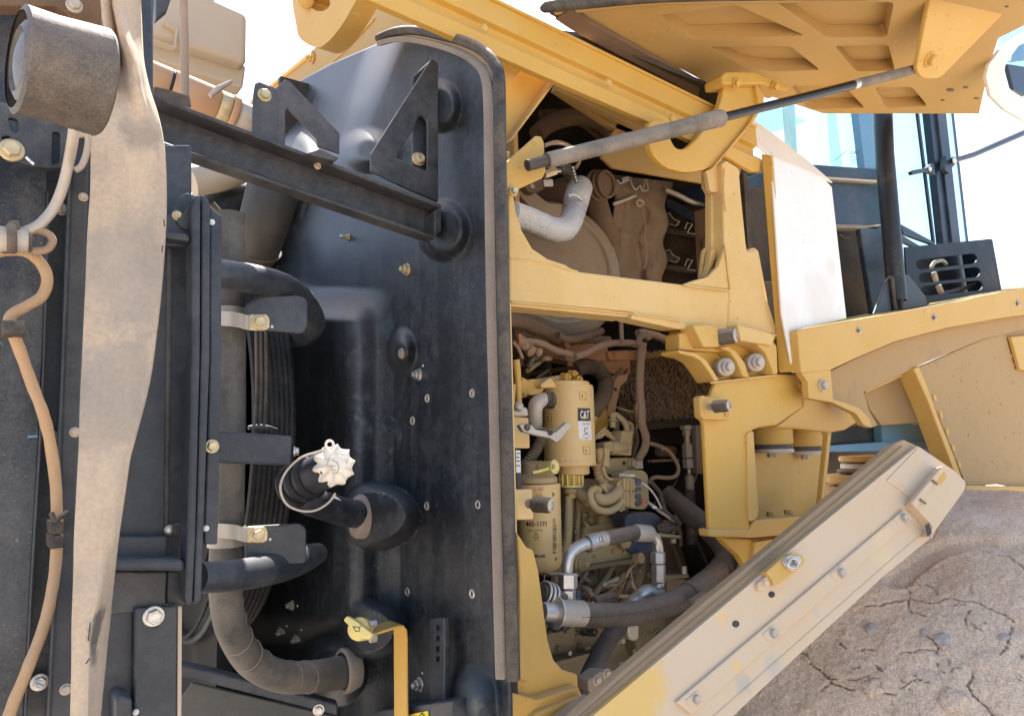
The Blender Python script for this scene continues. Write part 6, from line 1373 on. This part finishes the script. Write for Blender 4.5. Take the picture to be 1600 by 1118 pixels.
text('maker_print', 'CAT', 1329, 241, 5, 1.405, ink, cbm, bold=True); stroke('warning_print', [[(1329, 245), (1332, 245)], [(1334, 245), (1337, 245)], [(1330, 249), (1341, 249)], [(1330, 252), (1341, 252)], [(1331, 255), (1340, 255)]], 1.405, 1, ink, cbm)
stroke('corner_sketch', [[(1304, 251), (1322, 236)]], 1.405, 1, ink, cbm)
plate('side_glass', [(1392, 100), (1452, 100), (1482, 392), (1412, 410)], 1.35, .006, pane, cbm, bev=0)
plate('side_glass', [(1462, 100), (1640, 100), (1640, 420), (1500, 420)], 1.36, .006, pane, cbm, bev=0) if False else None
plate('door_post', [(1444, 100), (1452, 100), (1488, 385), (1475, 385)], 1.33, .03, cab_paint, cbm, bev=.003)
plate('door_post', [(1456, 100), (1470, 100), (1502, 385), (1489, 385)], 1.32, .03, cab_paint, cbm, bev=.003)
plate('glass_trim', [(1424, 100), (1427, 100), (1462, 380), (1459, 380)], 1.34, .01, post_mat, cbm)
plate('door_glass_edge', [(1471, 100), (1480, 100), (1513, 380), (1503, 380)], 1.33, .008, pane, cbm, bev=0); plate('glass_trim', [(1480, 100), (1482, 100), (1514, 380), (1512, 380)], 1.33, .008, post_mat, cbm)
plate('lower_trim', [(1408, 350), (1460, 378), (1462, 384), (1412, 366)], 1.33, .012, cab_paint, cbm); plate('lower_glass_bar', [(1408, 366), (1438, 384), (1436, 390), (1410, 378)], 1.32, .012, post_mat, cbm)
plate('far_bracket', [(1560, 40), (1640, 20), (1640, 200), (1600, 160), (1578, 120)], 1.5, .02, pane, cbm, bev=0); plate('far_frame', [(1584, 70), (1640, 58), (1640, 88), (1580, 95)], 1.45, .03, blue_paint, cbm)
plate('far_frame', [(1574, 100), (1640, 110), (1640, 125), (1600, 150), (1584, 140)], 1.47, .02, cab_paint, cbm)

pst = thing('grab_post', ('upright dark tubular post with welded gusset feet in front of the cab', 'post'), P(1400, 480, 1.18))
tube('tube', [P(1376, 100, 1.18), P(1382, 240, 1.18), P(1402, 470, 1.18)], [14, 14, 14], post_mat, pst, n=28, smooth=False)
plate('gusset', [(1366, 490), (1385, 438), (1392, 430), (1399, 434), (1401, 485)], 1.165, .008, post_mat, pst); plate('gusset', [(1403, 485), (1405, 434), (1412, 428), (1420, 430), (1446, 462), (1450, 478)], 1.165, .008, post_mat, pst)
tube('weld_bead', [(1393, 434, 1.16), (1396, 460, 1.16), (1399, 484, 1.16)], 3, rubber_dusty, pst, n=8, wob=.2); tube('weld_bead', [(1407, 434, 1.16), (1408, 460, 1.16), (1409, 482, 1.16)], 3, rubber_dusty, pst, n=8, wob=.2)

vb = thing('vent_box', ('dark slotted steel guard box beside the cab above the fender', 'guard box'), P(1490, 430, 1.12))
vpl = P3((1414, 386, 1.26), (1548, 373, 1.26), (1420, 480, 1.26))
def slot(x0, y0, x1, y1, r):
    d = math.atan2(y1 - y0, x1 - x0); o = []
    for i in range(9): o.append((x1 + r*math.cos(d - math.pi/2 + math.pi*i/8), y1 + r*math.sin(d - math.pi/2 + math.pi*i/8)))
    for i in range(9): o.append((x0 + r*math.cos(d + math.pi/2 + math.pi*i/8), y0 + r*math.sin(d + math.pi/2 + math.pi*i/8)))
    return o
plate('face', [(1414, 386), (1548, 373), (1564, 462), (1420, 490)], vpl, .006, box_navy, vb, holes=[slot(1439, 413, 1519, 404, 8), slot(1443, 434, 1524, 425, 8), slot(1446, 454, 1528, 446, 8), slot(1456, 474, 1522, 467, 4)])
plate('side', [(1548, 373), (1551, 374), (1567, 461), (1563, 463)], vpl, .12, box_navy, vb)
plate('back', [(1420, 390), (1546, 380), (1566, 480), (1424, 495)], vpl.up(-.13), .01, post_mat, vb)
tube('inner_pipe', [P(1455, 418, 1.30), P(1460, 410, 1.30), P(1472, 407, 1.30), P(1478, 412, 1.32)], 3, steel_dusty, vb); cyl('inner_rod', (1459, 425, 1.30), (1463, 440, 1.30), 4, steel_dusty, vb); cyl('inner_rod', (1466, 446, 1.30), (1471, 458, 1.30), 4.5, steel_dusty, vb)
tube('inner_hose', [P(1466, 460, 1.31), P(1500, 452, 1.31), P(1524, 444, 1.31)], 3, post_mat, vb)

ma_ = thing('mirror_arm', ('thin blue-black mirror arm pointing to the right edge', 'mirror arm'), P(1540, 230, 1.28))
tube('arm', [P(1490, 251, 1.28), P(1520, 242, 1.28), P(1640, 190, 1.28)], [4, 4.5, 5], cab_paint, ma_, n=14, smooth=False)
plate('pivot_bracket', [(1478, 242), (1486, 246), (1492, 244), (1496, 254), (1488, 262), (1484, 272), (1476, 264)], 1.29, .02, cab_paint, ma_, rnd=2); bolt(ma_, 1491, 251, 1.275, 5, white_p, 'dome')
plate('latch_bracket', [(1424, 266), (1448, 262), (1458, 254), (1462, 274), (1450, 268), (1426, 273)], 1.30, .015, cab_paint, ma_, rnd=2); bolt(ma_, 1453, 264, 1.298, 4, white_p, 'dome')

# chassis items seen below the fender
bt = thing('blue_chassis_bracket', ('blue lug bracket on a dark chassis beam below the fender', 'bracket'), P(1420, 680, 1.2))
plate('lug', [(1378, 664), (1412, 662), (1412, 650), (1418, 650), (1428, 662), (1452, 660), (1458, 690), (1380, 694)], 1.17, .03, blue_paint, bt, bev=.004)
plate('base_bar', [(1290, 696), (1380, 690), (1468, 690), (1469, 701), (1400, 704), (1290, 706)], 1.16, .06, blue_paint, bt, bev=.003)
plate('dark_beam', [(1296, 672), (1330, 664), (1378, 662), (1380, 692), (1298, 694)], 1.2, .05, cab_paint, bt, bev=.003)
plate('chassis_shade', [(1280, 640), (1540, 640), (1540, 820), (1240, 880)], 1.75, .03, void, bt)  # dark sheet added behind the chassis to block sun
plate('slotted_side', [(1454, 664), (1472, 660), (1490, 720), (1460, 700)], 1.22, .02, cab_paint, bt)
rg = thing('yellow_bearing', ('stack of yellow and grey rings below the blue bracket', 'bearing'), P(1350, 720, 1.2))
b0 = P(1372, 760, 1.35); pr = mpp(b0)
for (y, hgt_, r, m_) in ((722, 10, 52, steel_dusty), (711, 9, 54, yellow_dusty), (732, 6, 58, rubber), (740, 14, 76, yellow_dusty), (758, 16, 92, yellow), (776, 40, 96, yellow_dusty)):
    zz = zat(y, b0, 1372); lathe('ring', Vector((b0.x, b0.y, zz)), (0, 0, -1), [(r*pr*.96, 0), (r*pr, .004), (r*pr, hgt_*pr - .004), (r*pr*.97, hgt_*pr), (0, hgt_*pr)], m_, rg, n=60)
hexnut('ring_bolt', P(1316, 768, 1.14), P(1316, 776, 1.14), 5, steel_dusty, rg)
sc2 = thing('stacked_shims', ('small stack of pale plates behind the end of the access panel', 'shims'), P(1480, 725, 1.1))
for k, (x0, y0, x1) in enumerate(((1466, 712, 1488), (1464, 719, 1491), (1472, 727, 1494), (1478, 735, 1498))): plate('shim', [(x0, y0), (x1, y0 - 2), (x1 + 1, y0 + 4), (x0, y0 + 6)], 1.08 - k*.005, .04, rust_dust if k == 0 else beige_box, sc2)

# ================================================================== tilted access panel
ap = P3(*AP)
aw = thing('access_panel', ('long dust-caked yellow access panel hanging diagonally over the tyre', 'access panel'), ap.hit(1200, 930))
plate('main_face', [(885, 1152), (1200, 888), (1258, 839), (1434, 696), (1490, 734), (1509, 752), (1508, 764), (1452, 842), (1380, 900), (1175, 1090), (1110, 1152)], ap, .02, panel_dust, aw, rnd=4, bev=.004)
edge_mat = M('dusty_panel_edge', (.40, .26, .10), .6, dust=.65, dcol=(.42, .30, .18), up=.3, bump=.2, fine=.4)
plate('edge_return', [(862, 1152), (972, 1049), (1100, 941), (1241, 825), (1400, 692), (1412, 686), (1436, 697), (1258, 843), (1200, 892), (890, 1152)], ap.up(-.012), .03, edge_mat, aw, bev=.003)
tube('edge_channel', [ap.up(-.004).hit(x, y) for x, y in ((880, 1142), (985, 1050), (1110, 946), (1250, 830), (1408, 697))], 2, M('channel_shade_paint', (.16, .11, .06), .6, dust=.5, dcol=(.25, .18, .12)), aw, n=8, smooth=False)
plate('upper_sheet', [(1386, 750), (1434, 700), (1470, 726), (1427, 781)], ap.up(.002), .003, panel_dust, aw, rnd=2, bev=.001)
plate('latch_cover', [(1472, 726), (1490, 736), (1508, 752), (1506, 764), (1460, 830), (1452, 838), (1458, 822), (1426, 786)], ap.up(.02), .02, panel_dust, aw, rnd=5, bev=.003)
plate('cover_tab', [(1426, 783), (1472, 728), (1478, 732), (1432, 794)], ap.up(.026), .008, panel_dust, aw)
for q in ([(1457, 750), (1464, 756)], [(1438, 780), (1446, 786)]): stroke('tab_mark', [q], ap.up(.0265), 4, tan_dark, aw)
plate('clean_patch', [(1466, 738), (1474, 734), (1480, 744), (1470, 758), (1464, 752)], ap.up(.0205), .001, yellow_dusty, aw, bev=0)
plate('dark_gap', [(1446, 820), (1452, 816), (1456, 832), (1450, 838)], ap.up(.0245), .001, ink, aw, bev=0)
tube('cover_edge', [ap.up(.012).hit(x, y) for x, y in ((1428, 790), (1444, 800), (1456, 814), (1459, 828), (1453, 840))], 2, panel_dust, aw, n=8)
plate('stiffener', [(1057, 1096), (1412, 796), (1426, 810), (1082, 1116)], ap.up(.006), .006, panel_dust, aw, bev=.002)
for (x, y) in ((1087, 1092), (1207, 989), (1313, 895), (1411, 809)): 
    bolt(aw, x, y, ap.up(.006), 9, steel_dusty, 'hex')
    plate('bolt_pad', [(x - 16, y + 2), (x + 2, y - 14), (x + 14, y - 2), (x - 4, y + 14)], ap.up(.0075), .002, panel_dust, aw, rnd=3)
tube('fold_line', [ap.up(.0).hit(x, y) for x, y in ((1100, 1132), (1250, 1000), (1400, 868), (1448, 828))], 1.6, panel_dust, aw, n=6)
for x, y, r in ((1150, 974, 5.5), (1206, 928, 5)): plate('hole', circ(x, y, r, r, 16), ap.up(.0008), .001, ink, aw, bev=0)

lt = plate('latch_base', [(1197, 893), (1222, 871), (1240, 862), (1256, 868), (1258, 878), (1224, 908), (1210, 914), (1206, 904)], ap.up(.014), .014, yellow_dusty, aw, rnd=3, bev=.003)
plate('latch_keeper', [(1184, 910), (1200, 898), (1206, 912), (1196, 922), (1186, 922)], ap.up(.008), .008, panel_dust, aw, rnd=4); bolt(aw, 1194, 912, ap.up(.008), 7, panel_dust, 'hex')
lk = plate('latch_plate', [(1222, 876), (1232, 867), (1250, 868), (1254, 878), (1240, 892), (1230, 888)], ap.up(.017), .003, steel, aw, rnd=4); tube('latch_ring', [ap.up(.024).hit(x, y) for x, y in ((1230, 880), (1238, 872), (1246, 876), (1244, 886), (1234, 886), (1230, 880))], 2.2, steel, aw, n=8); bolt(aw, 1246, 877, ap.up(.02), 6, steel, 'dome')
plate('hinge_block', [(918, 1064), (938, 1048), (968, 1050), (978, 1056), (940, 1086), (920, 1080)], 1.0, .03, hinge_dust, aw, rnd=3, bev=.003) 
for x, y in ((932, 1062), (948, 1052)): bolt(aw, x, y, 1.0, 8, steel_dusty, 'hex')
plate('hinge_block', [(1084, 938), (1106, 924), (1122, 928), (1092, 946)], 1.0, .015, M('dusty_dark_hinge', (.15, .10, .06), .7, dust=.5, dcol=(.30, .22, .14)), aw, rnd=3)
plate('bottom_lip', [(900, 1110), (930, 1090), (938, 1098), (905, 1124), (870, 1150), (850, 1150)], .93, .03, hinge_dust, aw, bev=.003)

# ================================================================== mud-caked tyre
TC = Vector((2.15, .80, CAM.z - .89)); TR = .75; TROT = Matrix.Rotation(R(24), 3, 'Z'); Y0, Y1 = .38, 1.42
ty = thing('tyre', ('huge tyre caked with cracked dry mud under the fender', 'tyre'), Vector((TC.x, TC.y, TC.z - TR)))
def tbase(a, y):
    """radius of the mud-caked tread at angle a (0 = rear, pi/2 = top) and lateral y, without cracks"""
    p = Vector((a*1.0, y*1.4, 0)); u = (y - Y0)/(Y1 - Y0)
    r = TR - .03*abs(u - .5)**3*8
    return r + .018*noise.noise(p*3.2) + .005*noise.noise(p*11)
def hit_tyre(x, y, fn=tbase):
    d = TROT.transposed() @ ray(x, y).normalized(); o = TROT.transposed() @ (CAM - TC); t_ = .9
    while t_ < 3.5:
        q = o + d*t_; a = math.atan2(q.z, -q.x)
        if math.hypot(q.x, q.z) < fn(a, q.y + TC.y): return TC + TROT @ q, (TROT @ Vector((q.x, 0, q.z))).normalized(), a, q.y + TC.y
        t_ += .002
    return None, None, None, None
rcr = random.Random(11)
cracks = [([(1352, 946), (1375, 945), (1400, 938), (1430, 936), (1450, 941), (1465, 940), (1480, 934), (1500, 938), (1530, 942), (1545, 950), (1570, 960), (1582, 968), (1580, 985), (1575, 1000), (1573, 1010), (1562, 1022)], 1.5),
          ([(1268, 1035), (1285, 1050), (1298, 1065), (1312, 1070), (1335, 1076)], 1.7), ([(1354, 1052), (1360, 1066), (1376, 1068)], 1.2), ([(1349, 1082), (1355, 1070), (1362, 1066)], 1.2),
          ([(1520, 1042), (1520, 1055), (1511, 1070), (1520, 1085), (1535, 1098), (1552, 1116), (1560, 1130)], 1.9), ([(1560, 862), (1580, 872), (1604, 890)], 1.7), ([(1443, 988), (1458, 998), (1466, 1010), (1462, 1022)], 1.5),
          ([(1517, 950), (1508, 964), (1511, 982)], 1.1), ([(1428, 1054), (1438, 1062), (1452, 1066)], 1.2), ([(1470, 1090), (1474, 1104), (1488, 1108)], 1.6), ([(1516, 912), (1518, 926)], 1.7), ([(1430, 955), (1446, 962)], 1.0),
          ([(1404, 1075), (1420, 1066), (1440, 1060)], .8), ([(1475, 1070), (1490, 1082), (1500, 1084)], .8), ([(1585, 1058), (1600, 1064)], .9), ([(1368, 1036), (1378, 1048)], .8), ([(1482, 1030), (1486, 1048)], .7), ([(1332, 1044), (1345, 1040)], .9)]
for k in range(26):
    x, y = rcr.uniform(1240, 1600), rcr.uniform(900, 1118)
    if x - 1175 < (1090 - y)*1.12 + 20: continue
    a_ = rcr.uniform(0, 6.28); ln = [(x, y)]
    for i in range(rcr.randint(2, 5)):
        a_ += rcr.uniform(-.9, .9); x += 13*math.cos(a_); y += 9*math.sin(a_); ln.append((x, y))
    cracks.append((ln, rcr.uniform(.6, 1.0)))
segs = []
for ln, wpx in cracks:
    fine = [Vector(ln[0])]
    for p, q in zip(ln, ln[1:]):
        p, q = Vector(p), Vector(q); m = max(1, int((q - p).length / 7))
        for k in range(1, m + 1): fine.append(p.lerp(q, k/m) + (Vector((rcr.uniform(-1.6, 1.6), rcr.uniform(-1.6, 1.6))) if k < m else Vector((0, 0))))
    cs = []
    for q in fine:
        p, n, a, y = hit_tyre(q.x, q.y)
        if p is not None: cs.append((a*TR, y, wpx*mpp(p)))
    segs += list(zip(cs, cs[1:]))
gro = []
for x, y in ((1400, 905), (1440, 874), (1470, 858), (1500, 850), (1530, 848), (1560, 855), (1600, 850), (1640, 845)):
    p, n, a, yy = hit_tyre(x, y)
    if p is not None: gro.append((a*TR, yy))
def segd(px, py, a, b):
    vx, vy = b[0] - a[0], b[1] - a[1]; t_ = max(0, min(1, ((px - a[0])*vx + (py - a[1])*vy) / (vx*vx + vy*vy + 1e-12)))
    return math.hypot(px - a[0] - t_*vx, py - a[1] - t_*vy)
cell = {}
for sgm in segs:
    for i in range(int((min(sgm[0][0], sgm[1][0]) - .02)/.03), int((max(sgm[0][0], sgm[1][0]) + .02)/.03) + 1):
        for j in range(int((min(sgm[0][1], sgm[1][1]) - .02)/.03), int((max(sgm[0][1], sgm[1][1]) + .02)/.03) + 1): cell.setdefault((i, j), []).append(sgm)
def ttread(a, y):
    p = Vector((a*1.0, y*1.4, 0)); r = tbase(a, y); s = a*TR
    r += .0028*noise.noise(p*30) + .0020*noise.noise(p*70) + .0016*max(0, noise.noise(p*140))
    gd = min((segd(s, y, g0, g1) for g0, g1 in zip(gro, gro[1:])), default=9) if gro and abs(s - gro[len(gro)//2][0]) < .25 else 9
    gd += .008*noise.noise(p*16)
    gw = 1 - ss(.012, .030, gd); r -= .013*gw
    for sgm in cell.get((int(s/.03), int(y/.03)), ()):
        d = segd(s, y, *sgm); w_ = sgm[0][2]
        if d < w_*1.1: r -= .009*(1 - d/(w_*1.1))
    return r, gw
v = []; f = []
angs = [R(-100), R(-80), R(-60), R(-40), R(-26)] + [R(-18) + i*(R(118)/560) for i in range(561)] + [R(110), R(125), R(140), R(160), R(180), R(200), R(220), R(240)]
NW = 330; gws = []
for a in angs:
    for j in range(NW + 1):
        y = Y0 + (Y1 - Y0)*j/NW; r, gw = ttread(a, y); gws.append(gw); v.append(TC + TROT @ Vector((-math.cos(a)*r, y - TC.y, math.sin(a)*r)))
for i in range(len(angs)):
    i2 = (i + 1) % len(angs)
    for j in range(NW): f.append((i*(NW+1) + j, i2*(NW+1) + j, i2*(NW+1) + j + 1, i*(NW+1) + j + 1))
tm = mk('mud_tread', v, f, mud, ty, smooth=75)
for yy, s in ((Y0, -1), (Y1, 1)):
    lathe('sidewall', TC + TROT @ Vector((0, yy - TC.y, 0)), TROT @ Vector((0, s, 0)), [(TR*.985, -.02), (TR*.96, .02), (TR*.85, .045), (TR*.66, .03), (TR*.62, -.02)], tyre_rubber, ty, n=80)
    lathe('rim', TC + TROT @ Vector((0, yy - TC.y, 0)), TROT @ Vector((0, s, 0)), [(TR*.63, -.02), (TR*.64, .02), (TR*.60, .02), (TR*.57, -.06), (TR*.30, -.10), (TR*.28, -.04), (0, -.04)], yellow_dusty, ty, n=64)
# exposed rubber ridges at the top of the tread, and stones pressed in the mud
def chunk(name, x, y, rpx, mat, t, flat=.6, seed=0):
    p, n, _a, _y = hit_tyre(x, y)
    if p is None: return
    rr_ = random.Random(seed); r = rpx*mpp(p); bm = bmesh.new(); bmesh.ops.create_icosphere(bm, subdivisions=2 if name == 'stone' else 4, radius=r)
    for q in bm.verts:
        k = 1 + .45*noise.noise(q.co.normalized()*1.7 + Vector((seed*3, 0, 0))) + .12*noise.noise(q.co.normalized()*5 + Vector((seed*3, 0, 0))); q.co *= k; q.co.z *= flat; q.co.x *= 1.2
    rot = n.to_track_quat('Z', 'Y'); vv = [rot @ q.co + p + n*r*.15 for q in bm.verts]; ff_ = [tuple(x.index for x in fc.verts) for fc in bm.faces]; bm.free()
    return mk(name, vv, ff_, mat, t=t, smooth=18 if name == 'stone' else 40)
chunk('stone', 1359, 983, 9, stone_mat, ('angular grey stone stuck in the mud left of the other stones', 'stone', 'stones stuck in the mud'), .8, 1)
chunk('stone', 1472, 999, 11, stone_mat, ('pale bluish stone pressed in the mud at the end of a crack', 'stone', 'stones stuck in the mud'), .5, 2)
chunk('stone', 1446, 988, 6, stone_mat, ('small pinkish pebble just left of the pale bluish stone', 'stone', 'stones stuck in the mud'), .7, 3)
chunk('stone', 1568, 995, 7, stone_mat, ('small light pebble in the mud near the right edge', 'stone', 'stones stuck in the mud'), .6, 4)
chunk('mud_clod', 1360, 1075, 13, mud, ('flat mud clod with a crack around it low on the tyre', 'mud clod', 'mud clods on the tyre'), .4, 5)
chunk('mud_clod', 1490, 1095, 16, mud, ('broad mud clod near the bottom edge right of the flat clod', 'mud clod', 'mud clods on the tyre'), .4, 6)
